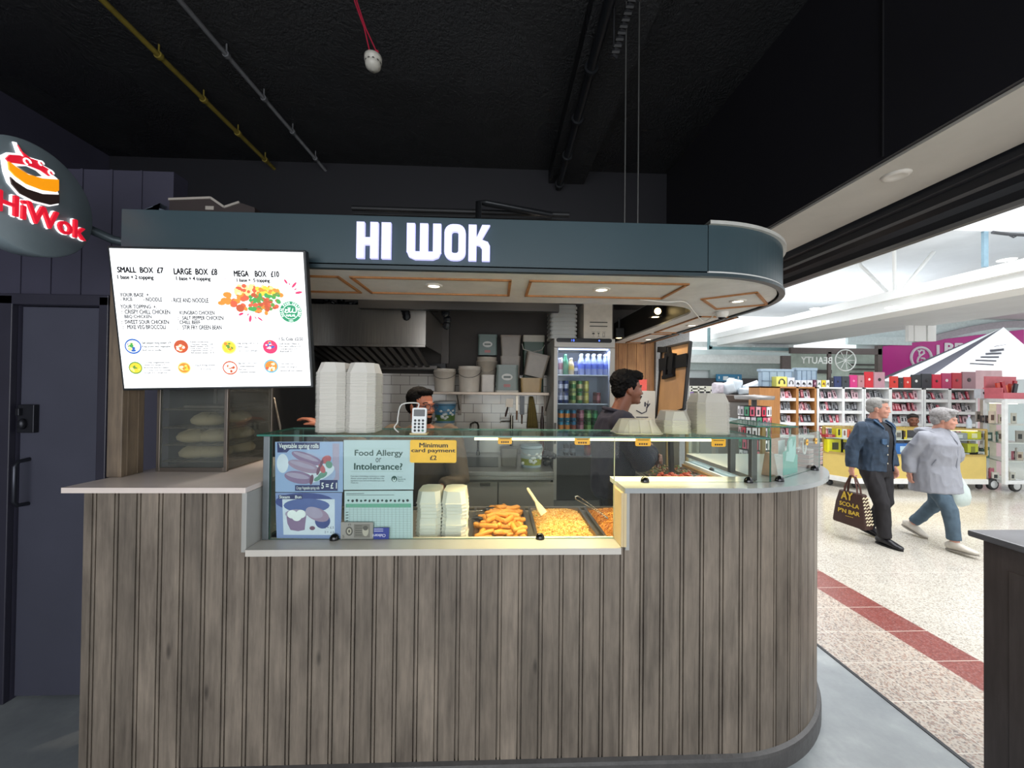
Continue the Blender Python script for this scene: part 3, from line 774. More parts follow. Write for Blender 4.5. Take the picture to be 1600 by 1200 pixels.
q = MB(); q.text('HiWok', (c.x+.001, c.y+u0-.004, c.z+v0-.003), YA, ZA, u1-u0+.004, v1-v0+.006, depth=.006, bold=.045); q.build('letters_outline', WHT, sign)
q = MB(); q.text('HiWok', (c.x+.006, c.y+u0+.002, c.z+v0), YA, ZA, u1-u0-.004, v1-v0, depth=.012, bold=.02); q.build('letters', RED, sign)
# ------------------------------------------------------------------ menu screen
tl, tr, bl, br_ = P(176, 388, Y=1.79), P(477, 394.5, Y=1.85), P(190, 606, Y=1.86), P(482, 603, Y=1.92)
TU = (tr-tl).normalized(); TN = TU.cross(((tl-bl)+(tr-br_))/2).normalized(); TW = TN.cross(TU)   # TN points to the viewer
cen = (tl+tr+bl+br_)/4; tw = ((tr-tl).length+(br_-bl).length)/2; th = ((tl-bl).length+(tr-br_).length)/2
O = cen-TU*tw/2-TW*th/2
tv = thing('menu_screen', O, 'bright white menu screen listing box prices, tilted forward under the canopy', 'screen')
q = MB(); q.obox(cen-TN*.022, TU, TW, TN, tw+.022, th+.022, .04); q.obox(cen-TN*.055, TU, TW, TN, tw*.6, th*.6, .04); q.build('casing', M('#1a1f22', .4), tv, bevel=.004)
q = MB(); q.bar(cen-TN*.06, V((cen.x, FY-.001, cen.z+.28)), .06, .03, 0); q.bar(cen-TN*.06+TW*.1, V((cen.x, FY-.001, cen.z+.36)), .2, .02); q.build('wall_bracket', M('#17191b', .5), tv)
SCRW = led('screen_white', '#fbfdff', 1.04)
q = MB(); q.obox(cen, TU, TW, TN, tw, th, .002); scr = q.build('screen', SCRW, tv)
_pl = [(30, 35), (1535, 85), (1560, 1115), (100, 1108)]
def uv_(cx, cy):
    u = v = .5
    for _ in range(12):
        l = (_pl[0][0]+(_pl[3][0]-_pl[0][0])*v, _pl[0][1]+(_pl[3][1]-_pl[0][1])*v)
        r = (_pl[1][0]+(_pl[2][0]-_pl[1][0])*v, _pl[1][1]+(_pl[2][1]-_pl[1][1])*v)
        u = (cx-l[0])/(r[0]-l[0])
        tp = _pl[0][1]+(_pl[1][1]-_pl[0][1])*u; bt = _pl[3][1]+(_pl[2][1]-_pl[3][1])*u
        v = (cy-tp)/(bt-tp)
    return u, v
def sp(cx, cy, d=.0018):
    u, v = uv_(cx, cy); return O+TU*(u*tw)+TW*((1-v)*th)+TN*d
def mt(s, x0, y0, x1, y1, bold=0, m=0):
    a, b2, c2 = sp(x0, y1), sp(x1, y1), sp(x0, y0); q = MB()
    q.text(s, a, TU, TW, (b2-a).length, (c2-a).dot(TW), m, 0, {.03: .055, .01: .035, 0: .03}[bold])
    q.build('menu_heading' if bold == .03 else 'menu_line', MTX, scr)
MTX = M('#1c1c1f', .7, spec=.1)
for args in (('SMALL  BOX  £7', 83, 172, 432, 218, .03), ('1 base + 2 topping', 83, 233, 355, 275, .03), ('LARGE  BOX  £8', 508, 188, 846, 238, .03), ('1 base + 4 topping', 525, 250, 792, 290, .03),
             ('MEGA    BOX   £10', 974, 212, 1336, 260, .03), ('1 base +  5 topping', 994, 272, 1260, 308, .03), ('YOUR BASE  +.', 95, 368, 320, 398, .01), ('- RICE', 97, 402, 190, 430, .01), ('- NOODLE', 270, 405, 412, 437, .01), ('- RICE AND NOODLE', 480, 412, 768, 448, .01),
             ('YOUR TOPPING  +.', 95, 458, 368, 488, .01), (':  CRISPY CHILL CHICKEN', 103, 496, 468, 530, .01), (':  BBQ CHICKEN', 98, 536, 326, 566, .01), (':  SWEET SOUR CHICKEN', 100, 574, 456, 606, .01), (':   MIXE VEG BROCCOLI', 108, 612, 430, 646, .01),
             (': KUNGBAO CHICKEN', 526, 510, 810, 542, .01), (':   SALT PEPPER CHICKEN', 526, 550, 878, 582, .01), (': CHILL BEEF', 521, 584, 698, 615, .01), (':    STIR FRY GREEN BEAN', 518, 622, 863, 656, .01),
             ('Salt pepper King prawn  £9', 245, 745, 465, 768), ('King prawn with vegetable', 245, 775, 460, 794), ('And rice or noodle', 247, 803, 390, 818),
             ('Ramen noodle soup', 614, 748, 755, 762), ('Chicken ramen   £8', 614, 766, 788, 778), ('Beef ramen   £9', 614, 782, 750, 794), ('King prawn ramen   £9', 614, 798, 790, 810), ('Vegetable ramen   £7', 614, 814, 790, 828), ('All mixed ramen   £10', 616, 831, 796, 844),
             ('Veg spring roll  5 = £1', 978, 764, 1155, 780), ('100% vegan', 980, 793, 1072, 806), ('Carrot and cabbage', 980, 822, 1140, 836), ('1.5L Cola  £2.50', 1318, 730, 1512, 756), ('Soft drink 330ml  £1', 1318, 773, 1488, 788), ('Or two, 500ml  £2', 1318, 794, 1488, 808), ('Orange juice  £2', 1318, 815, 1460, 828), ('Red bull  £2', 1320, 834, 1425, 848),
             ('1.  Only Vegetable box', 250, 902, 450, 918), ('Small £6  large £7', 255, 922, 412, 936), ('Broccoli and fry beans', 252, 942, 442, 956), ('2.  Only rice or noodle', 252, 964, 455, 978), ('Small  £5   large £6', 255, 984, 428, 998),
             ('Snack King prawn', 642, 930, 802, 946), ('3 = £3.5', 686, 960, 764, 975), ('Bao bun  1=£3  2=£5', 985, 920, 1130, 934), ('Chicken mushroom', 985, 944, 1112, 958), ('Beef meat', 985, 968, 1046, 980), ('Vegetable sausage', 988, 992, 1116, 1006), ('Only meat box', 1314, 930, 1428, 944), ('Small  £6  large £7', 1314, 958, 1464, 972), ('Service full box topping', 1314, 986, 1498, 1002)):
    mt(*args)
def pcol(h, s=.75): return led('menu_picture', h, s)
PIC = [pcol(x) for x in ('#e8862e', '#f3d98a', '#3f9a4a', '#d65a3a', '#f2f0ea', '#2f5fae', '#e9c53a', '#df2f62', '#5c8f3a', '#b8502c', '#f6e2b8', '#4aa7c8', '#cfd9e6')]
q = MB(); rnd = random.Random(3)
def blob(cx, cy, rx, ry, m, d=.002, n=14):
    ce = sp(cx, cy, d); k = tw/1500
    vs = [ce+TU*rx*k*cos(2*pi*i/n)+TW*ry*k*sin(2*pi*i/n) for i in range(n)]; q.add(vs, [tuple(range(n))], m)
def poly_s(pts, m, d=.002): q.add([sp(*p, d) for p in reversed(pts)], [tuple(range(len(pts)))], m)
poly_s([(836, 464), (985, 325), (1386, 400), (1376, 425), (1278, 566), (1250, 568)], 12); poly_s([(845, 462), (990, 322), (1380, 402), (1268, 556)], 4, .00205)
HULL = [(852, 462), (880, 410), (940, 372), (1000, 330), (1060, 312), (1180, 330), (1290, 350), (1372, 405), (1330, 470), (1265, 550), (1060, 512)]
def inside(x, y):
    r = False
    for (x0, y0), (x1, y1) in zip(HULL, HULL[1:]+HULL[:1]):
        if (y0 > y) != (y1 > y) and x < (x1-x0)*(y-y0)/(y1-y0)+x0: r = not r
    return r
regions = [((865, 1085, 375, 510), (0, 9, 0, 3), 34), ((985, 1160, 325, 400), (1, 10, 1, 3), 60), ((1160, 1350, 340, 410), (6, 1, 6, 0), 60), ((1100, 1330, 400, 510), (2, 2, 8, 3, 9), 70), ((1050, 1260, 470, 545), (3, 9, 2, 0), 30)]
lay = .0022
for (xa_, xb_, ya_, yb_), cs, n in regions:
    for i in range(n):
        x, y = rnd.uniform(xa_, xb_), rnd.uniform(ya_, yb_); lay += .00001
        t_ = (x-840)/540
        ylo, yhi = 300, 468+(x-840)*.226
        if x > 1270: yhi = 565-(x-1270)*1.45
        if not inside(x, y): continue
        rr = 36 if cs[0] == 0 and n == 34 else 22
        blob(x, y, rnd.uniform(.6, 1)*rr, rnd.uniform(.5, .9)*rr, rnd.choice(cs), lay)
for (x, y, a, l, wd) in ((1388, 303, -60, 44, 18), (1417, 322, -80, 20, 9), (1455, 330, 50, 62, 20), (1465, 362, 30, 24, 10), (1490, 388, 10, 62, 22), (1020, 545, 25, 44, 20), (1075, 550, 55, 22, 10), (1092, 582, 80, 60, 22), (1135, 575, -60, 22, 9), (1170, 585, -40, 52, 14), (1410, 195, -50, 26, 4), (1425, 220, -10, 26, 4), (908, 275, 0, 26, 4), (932, 295, -60, 26, 4)):
    ce = sp(x, y, .003); k = tw/1500; d = TU*cos(radians(a))+TW*sin(radians(a)); e_ = TW*cos(radians(a))-TU*sin(radians(a))
    n = 10; q.add([ce+d*l*k/2*cos(2*pi*i/n)+e_*wd*k/2*sin(2*pi*i/n) for i in range(n)], [tuple(range(n))], 7)
q.build('food_picture', PIC, scr)
circ = [(178, 780, 64, (5, 4, 1, 10, 2, 5)), (542, 788, 56, (9, 9, 10, 4, 3, 0)), (914, 800, 60, (1, 6, 0, 8, 6, 1)), (1243, 803, 60, (7, 7, 5, 6, 4, 7)), (190, 948, 52, (8, 6, 2, 8, 1, 8)), (560, 955, 52, (1, 0, 8, 10, 6, 1)), (917, 962, 60, (9, 4, 10, 4, 9, 4)), (1245, 955, 58, (11, 0, 4, 0, 10, 3))]
for x, y, r, cs in circ:
    q = MB(); blob(x, y, r, r, cs[0], .0022, 24); blob(x, y, r*.86, r*.8, cs[1], .0023, 20)
    for i in range(20):
        a = rnd.uniform(0, 6.28); rr = rnd.uniform(0, .62)*r; lay += .00001
        blob(x+rr*cos(a), y+rr*sin(a), rnd.uniform(.16, .3)*r, rnd.uniform(.12, .24)*r, rnd.choice(cs[1:]), lay)
    q.build('food_picture', PIC, scr)
q = MB(); GRN = led('halal_green', '#1f8a5f', .7)
hx, hy, hr = 1420, 535, 90
def hblob(r, m, d):
    ce = sp(hx, hy, d); k = tw/1500; q.add([ce+TU*r*k*cos(2*pi*i/40)+TW*r*k*sin(2*pi*i/40) for i in range(40)], [tuple(range(40))], m)
hblob(90, 0, .0035); hblob(64, 1, .0038); hblob(60, 0, .004)
ring = 'HALAL FOOD CERTIFIED'
k = tw/1500; ce = sp(hx, hy, .0042)
for i, ch in enumerate(ring):
    if ch == ' ': continue
    a = radians(208-236*i/(len(ring)-1)); d_ = TU*cos(a)+TW*sin(a); t_ = TU*sin(a)-TW*cos(a)
    q.text(ch, ce+d_*68*k-t_*6*k, t_, d_, 11*k, 17*k, 1, 0, .02)
q.text('100%', ce-TW*84*k-TU*18*k, TU, TW, 36*k, 14*k, 1)
q.text('HALAL', ce-TW*40*k-TU*40*k, TU, TW, 80*k, 20*k, 1, 0, .03)
for pts, wd in (([(46, 40), (46, 0), (30, -6), (14, -2), (10, 8)], 7), ([(14, -2), (20, 30)], 6), ([(10, 0), (-6, -4), (-14, 6), (-18, 38)], 7), ([(-10, 4), (-4, 38)], 6), ([(-16, 0), (-34, -8), (-48, -2), (-40, 14), (-24, 16), (-44, 22)], 7)):
    for a, b2 in zip(pts, pts[1:]): q.bar(ce+TU*a[0]*k+TW*a[1]*k, ce+TU*b2[0]*k+TW*b2[1]*k, wd*k, .0004, 1, up=TN)
q.build('certificate_badge', [GRN, led('badge_white', '#ffffff', 1.1)], scr)
# ------------------------------------------------------------------ glass display case along the front
GY = 1.80
GT = 1.519
def sheet(q, poly, O, U, W, N, th): q.prism(poly, O, U, W, N, th, 0, 1)
case = thing('glass_case', (-.2, GY, 1.05), 'long glass display case with lit top shelf along the counter front', 'display case')
gx0, gx1 = SLX+.008, 1.305
q = MB(); sheet(q, [(gx0+.03, 1.0515), (SRX-.0145, 1.0515), (SRX-.0145, GT), (gx0+.03, GT)], (0, GY, 0), XA, ZA, YA, .006)
sheet(q, [(SRX-.0125, 1.3145), (gx1, 1.3145), (gx1, GT), (SRX-.0125, GT)], (0, GY, 0), XA, ZA, YA, .006)
q.build('front_pane', [GLASS, GEDGE], case)
q = MB(); sheet(q, [(GY-.02, 1.5205), (2.09, 1.5205), (2.09, 1.5285), (GY-.02, 1.5285)], (gx0-.02, 0, 0), YA, ZA, XA, gx1-gx0+.01)
# long faces of this prism are glass, its ends and edges green
for i, f in enumerate(q.f):
    ys = [q.v[k].z for k in f]
    q.m[i] = 0 if max(ys)-min(ys) < .001 else 1
q.build('top_shelf', [GLASS_TOP, GEDGE], case)
q = MB(); sheet(q, [(GY+.03, 1.0515), (2.14, 1.0515), (2.14, GT), (GY+.03, GT)], (gx0+.006, 0, 0), YA, ZA, XA, .006); q.build('end_pane', [GLASS, GEDGE], case)
POST = M('#70777a', .35, .6)
for (x_, y_, z0) in ((gx0, GY-.004, 1.051), (gx0, 2.06, 1.051), (1.235, GY+.03, 1.3145), (1.235, 2.0, 1.3145)):
    q = MB(); q.box(x_, x_+.028, y_, y_+.028, z0, GT); q.build('post', POST if x_ < 0 else M('#5b5754', .35, .5), case, bevel=.002)
q = MB(); q.box(SRX-.0143, SRX-.0127, GY-.001, GY+.008, 1.0515, GT); q.build('pane_joint', M('#d8cfae', .4), case)
lx0, lx1 = P(742, 686, Y=GY+.05).x, P(1106, 686, Y=GY+.05).x
q = MB(); q.box(lx0, lx1, GY+.02, GY+.05, 1.504, 1.5195); q.build('led_strip', led('warm_led', '#ffe9a0', 6), case)
a = area('led_strip_light', ((lx0+lx1)/2, GY+.06, 1.5), (radians(-8), 0, 0), lx1-lx0, .03, 9, (1, .78, .42), 120)
def clamp(q, c, d=(0, -1, 0)):
    c = V(c); q.ell(c+V((0, 0, .002)), (.021, .018, .024), n=14, k=8)
q = MB()
for px, py in ((522, 844), (844, 844)): p = P(px, py, Y=GY-.004); clamp(q, (p.x, GY-.002, 1.052))
for px in (1008, 1170): p = P(px, 751, Y=GY-.004); clamp(q, (p.x, GY-.002, 1.3145))
CHR = M('#3c3c3e', .12, .9); q.build('pane_clamp', CHR, case)
# glass on the rounded end and along the side wing
wing = thing('glass_case', (1.7, 2.2, 1.3145), 'angled glass case on the rounded right end, running back along the side wing', 'display case')
dA, dB, dC = V((1.312, GY+.004, 0)), V((1.85, 2.15, 0)), V((1.876, 2.40, 0))
def wallpane(q, a, b2, z0, z1):
    d = (b2-a); n = V((0, 0, 1)).cross(d.normalized()); sheet(q, [(0, 0), (d.length, 0), (d.length, z1-z0), (0, z1-z0)], (a.x, a.y, z0), d.normalized(), ZA, n, .005)
q = MB(); wallpane(q, dA, dB, 1.3145, GT); wallpane(q, dB+V((.004, .004, 0)), dC, 1.3145, GT); q.build('angled_pane', [GLASS, GEDGE], wing)
q = MB(); wallpane(q, V((1.876, 2.41, 0)), V((1.876, 2.612, 0)), 1.3145, GT); wallpane(q, V((1.876, 2.645, 0)), V((1.876, 3.7, 0)), 1.051, GT); q.build('side_pane', [GLASS, GEDGE], wing)
q = MB(); sheet(q, [(1.62, 1.5205), (1.89, 1.5205), (1.89, 1.5285), (1.62, 1.5285)], (0, 2.36, 0), XA, ZA, YA, 1.3)
for i, f in enumerate(q.f):
    ys = [q.v[k].z for k in f]; q.m[i] = 0 if max(ys)-min(ys) < .001 else 1
q.build('top_shelf', [GLASS_TOP, GEDGE], wing)
for (x_, y_, z0) in ((1.842, 2.62, 1.3), (1.842, 3.70, 1.051), (1.63, 3.66, .99)):
    q = MB(); q.box(x_, x_+.026, y_, y_+.026, z0 if z0 != 1.3 else 1.3145 if y_ < 2.6 else 1.051, GT); q.build('post', M('#9c8458', .4, .3), wing, bevel=.002)
def diag(px, py, off=0.0):
    d = _f*FPX+_r*(px-800)+_u*(600-py); k = (2.15-GY)/(1.85-1.312)
    t = (GY+off-1.312*k)/(d.y-k*d.x); return EYE+d*t
q = MB()
for px, py in ((1218, 750), (1273, 735)): p = diag(px, py, -.012); clamp(q, (p.x, p.y, 1.3145))
clamp(q, (1.868, 3.3, 1.052)); q.build('pane_clamp', CHR, wing)
q = MB(); q.box(1.8195, 1.8445, 2.645, 3.7, 1.031, 1.056); q.build('edge_strip', M('#e3e6e8', .3), wing)
q = MB(); q.box(1.800, 1.818, 2.64, 3.7, .987, 1.03); q.build('wood_lining', M('#b98f55', .45, 0, .15, 20), wing)
area('led_strip_light', (1.72, 3.15, 1.5), (0, radians(10), 0), .03, .9, 2, (1, .78, .42))
# ------------------------------------------------------------------ paper notices taped inside the glass
def poly_px(q, pts, y, m=0): q.add([P(px, py, Y=y) for px, py in reversed(pts)], [tuple(range(len(pts)))], m)
def C4(pts): return [(400+a/5, 660+b/5) for a, b in pts]
ELN = [0]
def ell_px(q, cx, cy, rx, ry, y, m, rot=0, n=20):
    a = radians(rot); pts = []
    for i in range(n):
        t = 2*pi*i/n; u, v = rx*cos(t), ry*sin(t); pts.append((cx+u*cos(a)-v*sin(a), cy+u*sin(a)+v*cos(a)))
    ELN[0] += 1; poly_px(q, C4(pts), y-2.5e-6*ELN[0], m)
def txt_px(q, s, x0, y0, x1, y1, y, m, bold=0, f=C4):
    a, b2 = f([(x0, y1)])[0], f([(x1, y0)])[0]
    A, B = P(*a, Y=y), P(*b2, Y=y); q.text(s, A, XA, ZA, B.x-A.x, B.z-A.z, m, 0, bold)
def paper(name, pts, y, hexc, label, cat, group=None):
    ps = [P(*p, Y=y) for p in pts]; q = MB(); q.prism([(p.x, p.z) for p in reversed(ps)], (0, y+.0016, 0), XA, ZA, YA, .0006)
    o = q.build(name, M(hexc, .45, 0, .03, 8)); tag(o, label, cat, group); return o
GP = GY+.008
LAYER = [GP+.0014, GP+.0011, GP+.0008, GP+.0005, GP+.0002]
PUR = [M(x, .5, 0, .06, 30) for x in ('#a7b3d6', '#33366b', '#94779a', '#a88ca6', '#dfe3ef', '#c4626c', '#6f9a8a', '#f5f5f5', '#5d6ba6', '#b3a3bd', '#46508f', '#7a5068')]
o = paper('notice', C4([(148, 152), (680, 150), (678, 545), (150, 545)]), GP, '#9fb3da', 'blue tinted vegetable spring rolls notice, top left inside the glass', 'notice')
q = MB()
poly_px(q, C4([(598, 165), (650, 165), (650, 450), (598, 450)]), LAYER[0], 9)
ell_px(q, 208, 320, 46, 75, LAYER[0], 4); ell_px(q, 440, 360, 190, 120, LAYER[0], 0, 20); ell_px(q, 470, 400, 150, 60, LAYER[1], 4, -20)
for cx, cy, l, r, a, mm in ((400, 280, 130, 38, 20, 2), (375, 345, 130, 42, 16, 3), (335, 430, 115, 48, 10, 2)):
    ell_px(q, cx, cy, l, r, LAYER[2], mm, a); ell_px(q, cx-10, cy-12, l*.8, r*.42, LAYER[3], 9, a); ell_px(q, cx+l*.86, cy+l*.86*math.tan(radians(a)), r*.3, r*.85, LAYER[4], 11, a)
for cx, cy, rx, ry, mm in ((550, 290, 40, 30, 5), (570, 330, 26, 30, 6), (520, 410, 40, 22, 6), (480, 440, 30, 16, 6), (515, 360, 22, 40, 5)): ell_px(q, cx, cy, rx, ry, LAYER[2], mm, -30)
poly_px(q, C4([(165, 157), (498, 157), (495, 210), (265, 210), (240, 235), (167, 235)]), LAYER[3], 1)
txt_px(q, 'Vegetable spring rolls', 178, 165, 490, 212, LAYER[4]-.0002, 7, .02)
poly_px(q, C4([(305, 490), (498, 490), (498, 450), (638, 450), (638, 535), (305, 535)]), LAYER[3], 1)
txt_px(q, 'Crispy Vegetable spring rolls', 315, 500, 496, 530, LAYER[4]-.0002, 7, .01); txt_px(q, '5 = £ 1', 510, 470, 632, 518, LAYER[4]-.0002, 7, .03)
q.build('printed_picture', PUR, o)
o = paper('notice', C4([(150, 550), (672, 550), (660, 910), (160, 905)]), GP, '#8d9ccb', 'blue tinted steam bun notice, bottom left inside the glass', 'notice')
q = MB()
ell_px(q, 380, 620, 230, 70, LAYER[0], 10); poly_px(q, C4([(205, 600), (615, 600), (615, 880), (215, 878)]), LAYER[1]+.0001, 4); ell_px(q, 395, 650, 180, 55, LAYER[1], 8)
poly_px(q, C4([(235, 710), (395, 710), (380, 840), (330, 850), (270, 840), (245, 790)]), LAYER[2], 2); ell_px(q, 315, 715, 88, 36, LAYER[3], 9)
for cx, cy in ((282, 718), (350, 716), (318, 738)): ell_px(q, cx, cy, 38, 33, LAYER[4]-.0004+cy*-1e-6, 7)
ell_px(q, 480, 720, 95, 50, LAYER[2], 3, 20); ell_px(q, 455, 705, 70, 42, LAYER[3], 9, 20); ell_px(q, 520, 770, 60, 60, LAYER[2]+.0001, 10); ell_px(q, 440, 830, 42, 36, LAYER[3], 4); ell_px(q, 440, 826, 22, 16, LAYER[4], 11)
poly_px(q, C4([(175, 567), (362, 567), (362, 600), (175, 600)]), LAYER[3], 1); txt_px(q, 'Steam    Bun', 182, 570, 355, 594, LAYER[4]-.0002, 7, .02)
txt_px(q, '1 = £.5', 540, 812, 608, 830, LAYER[4]-.0002, 1); txt_px(q, '2 =  £.5', 535, 848, 608, 866, LAYER[4]-.0002, 1)
q.build('printed_picture', PUR, o)
ALG = [M('#1e4a45', .5), M('#2a2f33', .5), M('#9ab0a8', .5), M('#6fae96', .5), M('#d4dfe0', .5), M('#8f9aa0', .5), M('#7fbf9f', .5)]
o = paper('notice', C4([(684, 138), (1240, 138), (1230, 525), (684, 528)]), GP+.0024, '#c9d6dc', 'white food allergy or intolerance notice inside the glass', 'notice')
LA = [x+.0024 for x in LAYER]
q = MB()
txt_px(q, 'Food Allergy', 770, 215, 1148, 275, LA[2], 0, .025); txt_px(q, 'or', 935, 278, 978, 312, LA[2], 1); txt_px(q, 'Intolerance?', 765, 318, 1145, 370, LA[2], 0, .03)
for k, (x1, s) in enumerate(((1005, 'If you have a food allergy, intolerance or coeliac'), (1000, 'disease, please speak to the staff about the'), (1008, 'ingredients in your food and drink before you order.'), (800, 'Thank you.'))): txt_px(q, s, 740, 415+k*17, x1, 429+k*17, LA[2], 1)
for yy in (205, 383): poly_px(q, C4([(740, yy), (1150, yy), (1150, yy+2), (740, yy+2)]), LA[2], 2)
ell_px(q, 1080, 442, 22, 24, LA[2], 0); ell_px(q, 1080, 448, 14, 16, LA[3], 4); ell_px(q, 1080, 440, 6, 10, LA[4], 0)
for k, s in enumerate(('Food', 'Standards', 'Agency')): txt_px(q, s, 1106, 420+k*16, 1106+[34, 62, 46][k], 433+k*16, LA[2], 0)
q.build('printed_text', ALG, o)
o = paper('notice', C4([(690, 536), (1226, 534), (1224, 912), (690, 912)]), GP+.0024, '#c8d7da', 'allergen grid chart with a green header row inside the glass', 'notice')
q = MB()
poly_px(q, C4([(700, 636), (1212, 634), (1212, 664), (700, 664)]), LA[1], 3)
for k in range(18): x = 700+k*30; poly_px(q, C4([(x, 636), (x+2, 636), (x+2, 905), (x, 905)]), LA[2], 5)
for k in range(14): yy = 664+k*18; poly_px(q, C4([(700, yy), (1212, yy), (1212, yy+1.5), (700, yy+1.5)]), LA[3], 2)
for k in range(15): ell_px(q, 722+k*33, 610+(k % 2)*3, 8+(k*7 % 5), 8+(k*3 % 4), LA[2], 1 if k % 3 else 0, k*40)
poly_px(q, C4([(705, 555), (845, 553), (845, 557), (705, 559)]), LA[2], 1); poly_px(q, C4([(705, 567), (1080, 565), (1080, 568), (705, 570)]), LA[2], 1)
for k in range(4): poly_px(q, C4([(702, 700+k*22), (722, 698+k*22), (722, 704+k*22), (702, 706+k*22)]), LA[2], 1)
q.build('printed_grid', ALG, o)
o = paper('banknote', C4([(662, 780), (915, 782), (912, 912), (660, 912)]), GY-.0045, '#8f9088', 'grey printed banknote fixed low on the glass below the grid chart', 'banknote')
q = MB(); yb = GY-.0035
BN = [M('#55564f', .6), M('#74756c', .6), M('#a9a998', .6), M('#3b3b38', .6)]
poly_px(q, C4([(765, 795), (890, 795), (890, 900), (765, 900)]), yb, 1); ell_px(q, 855, 850, 24, 40, yb-.0004, 2); ell_px(q, 855, 826, 20, 18, yb-.0007, 0); ell_px(q, 728, 850, 28, 36, yb, 0); ell_px(q, 728, 850, 18, 24, yb-.0004, 2); ell_px(q, 728, 850, 8, 12, yb-.0007, 0)
for k in range(5): poly_px(q, C4([(775, 805+k*18), (828, 805+k*18), (828, 811+k*18), (775, 811+k*18)]), yb-.0003, 0)
txt_px(q, '5', 675, 880, 690, 902, yb, 0); txt_px(q, '£5', 720, 790, 742, 806, yb, 3)
q.build('printed_picture', BN, o)
o = paper('card', C4([(918, 825), (1040, 823), (1036, 914), (918, 914)]), GY-.0045, '#2c3d8c', 'small dark blue card fixed upside down beside the banknote', 'card')
q = MB(); A = P(*C4([(1012, 872)])[0], Y=yb); q.text('Clubcard', A, -XA, -ZA, .058, .014, 0, 0, .02)
B_ = P(*C4([(1000, 846)])[0], Y=yb)
for k in range(2): q.box(B_.x-.045, B_.x-.004, yb, yb+.0003, B_.z+.006-k*.009, B_.z+.0085-k*.009)
q.build('lettering', M('#cfd4e6', .5), o)
for f in (o.children[0].data,):
    f.flip_normals()
ps = [P(*p, Y=GY-.006) for p in C4([(1204, 137), (1567, 137), (1567, 316), (1204, 316)])]
q = MB(); q.prism(rrect(ps[0].x, ps[1].x, ps[2].z, ps[0].z, .008), (0, GY-.0055, 0), XA, ZA, YA, .003)
o = q.build('notice', M('#f0be22', .4)); tag(o, 'yellow minimum card payment sign on the glass', 'sign')
q = MB(); yb = GY-.0062
for s, x0, x1, y0, y1 in (('Minimum', 1275, 1500, 160, 196), ('card payment', 1213, 1558, 204, 242), ('£2', 1358, 1412, 258, 294)): q = MB(); txt_px(q, s, x0, y0, x1, y1, yb, 0, .03); q.build('lettering', M('#33290f', .5), o)
for px0, px1, py0, py1, lab in ((778, 800, 682, 694, 'leftmost yellow price tag hanging under the glass shelf'), (898, 922, 683, 695, 'yellow price tag on the glass in front of the drinks fridge'), (993, 1017, 684, 697, 'yellow price tag under the shelf before the crossed arms'), (1112, 1134, 685, 698, 'rightmost yellow price tag hanging under the glass shelf')):
    a, b2 = P(px0, py1, Y=GY-.006), P(px1, py0, Y=GY-.006); q = MB(); q.prism(rrect(a.x, b2.x, a.z, b2.z, .006), (0, GY-.006, 0), XA, ZA, YA, .003)
    o = q.build('price_tag', M('#e9ac1c', .4)); tag(o, lab, 'price tag', 'yellow price tags')
    q = MB(); wd = b2.x-a.x
    q.box(a.x+wd*.12, b2.x-wd*.12, GY-.0066, GY-.0063, b2.z-.012, b2.z-.009)
    for k in range(4): q.box(a.x+wd*(.22+.15*k), a.x+wd*(.33+.15*k), GY-.0066, GY-.0063, a.z+.006, a.z+.014)
    q.build('print', M('#4a3108', .5), o)
# ------------------------------------------------------------------ foam and plastic takeaway boxes
FOAM = M('#d8d5cd', .6, 0, .03, 6)
def half(q, cx, cy, w_, d_, h_, ch, ins, lip, m=0, z0=0.0):
    """upside-down tray: rim at z0, chamfered, tapering up to its bottom"""
    def ringp(wx, dy, c):
        x, y = wx/2, dy/2
        return [(cx+x, cy-y+c), (cx+x, cy+y-c), (cx+x-c, cy+y), (cx-x+c, cy+y), (cx-x, cy+y-c), (cx-x, cy-y+c), (cx-x+c, cy-y), (cx+x-c, cy-y)]
    rows = [(w_, d_, ch, z0), (w_+lip*2, d_+lip*2, ch+lip, z0), (w_+lip*2, d_+lip*2, ch+lip, z0+.0035), (w_, d_, ch, z0+.0042), (w_-ins*2, d_-ins*2, ch+ins*.4, z0+h_)]
    vs, fs = [], []
    for wx, dy, c, z in rows: vs += [(x, y, z) for x, y in ringp(wx, dy, c)]
    for i in range(len(rows)-1):
        for j in range(8): fs.append((i*8+j, i*8+(j+1) % 8, (i+1)*8+(j+1) % 8, (i+1)*8+j))
    q.add(vs, fs, m); q.add(vs[-8:], [tuple(range(8))], m)
def stack(name, x, y, z, n, pitch, w_, d_, h_, ch, ins, two, mat, label, cat, group, lip=.0048, gap=.006, rz=0, jitter=.0012, twist=0):
    q = MB()
    if two:
        half(q, -w_/2-gap/2, 0, w_, d_, h_, ch, ins, lip); half(q, w_/2+gap/2, 0, w_, d_, h_, ch, ins, lip); q.box(-gap, gap, -d_*.35, d_*.35, 0, .002)
    else: half(q, 0, 0, w_, d_, h_, ch, ins, lip)
    o = q.build(name, mat); tag(o, label, cat, group); o.location = (x, y, z); o.rotation_euler.z = rz
    rnd = random.Random(n)
    for k in range(1, n):
        c = copy_tree(o); c.location = (x+rnd.uniform(-1, 1)*jitter, y+rnd.uniform(-1, 1)*jitter, z+k*pitch); c.rotation_euler.z = rz+rnd.uniform(-1, 1)*twist
zs = 1.5287
a, b2 = P(487, 672, Y=1.86), P(583, 672, Y=1.86)
stack('foam_box', (a.x+b2.x)/2, 1.95, zs, 42, .0069, (b2.x-a.x)/2-.008, .17, .052, .028, .012, True, FOAM, 'open white foam takeaway box nested in the tall twin stack on the glass shelf', 'takeaway box', 'foam boxes in the tall twin stack')
a, b2 = P(647, 842, Y=1.86), P(729, 842, Y=1.86)
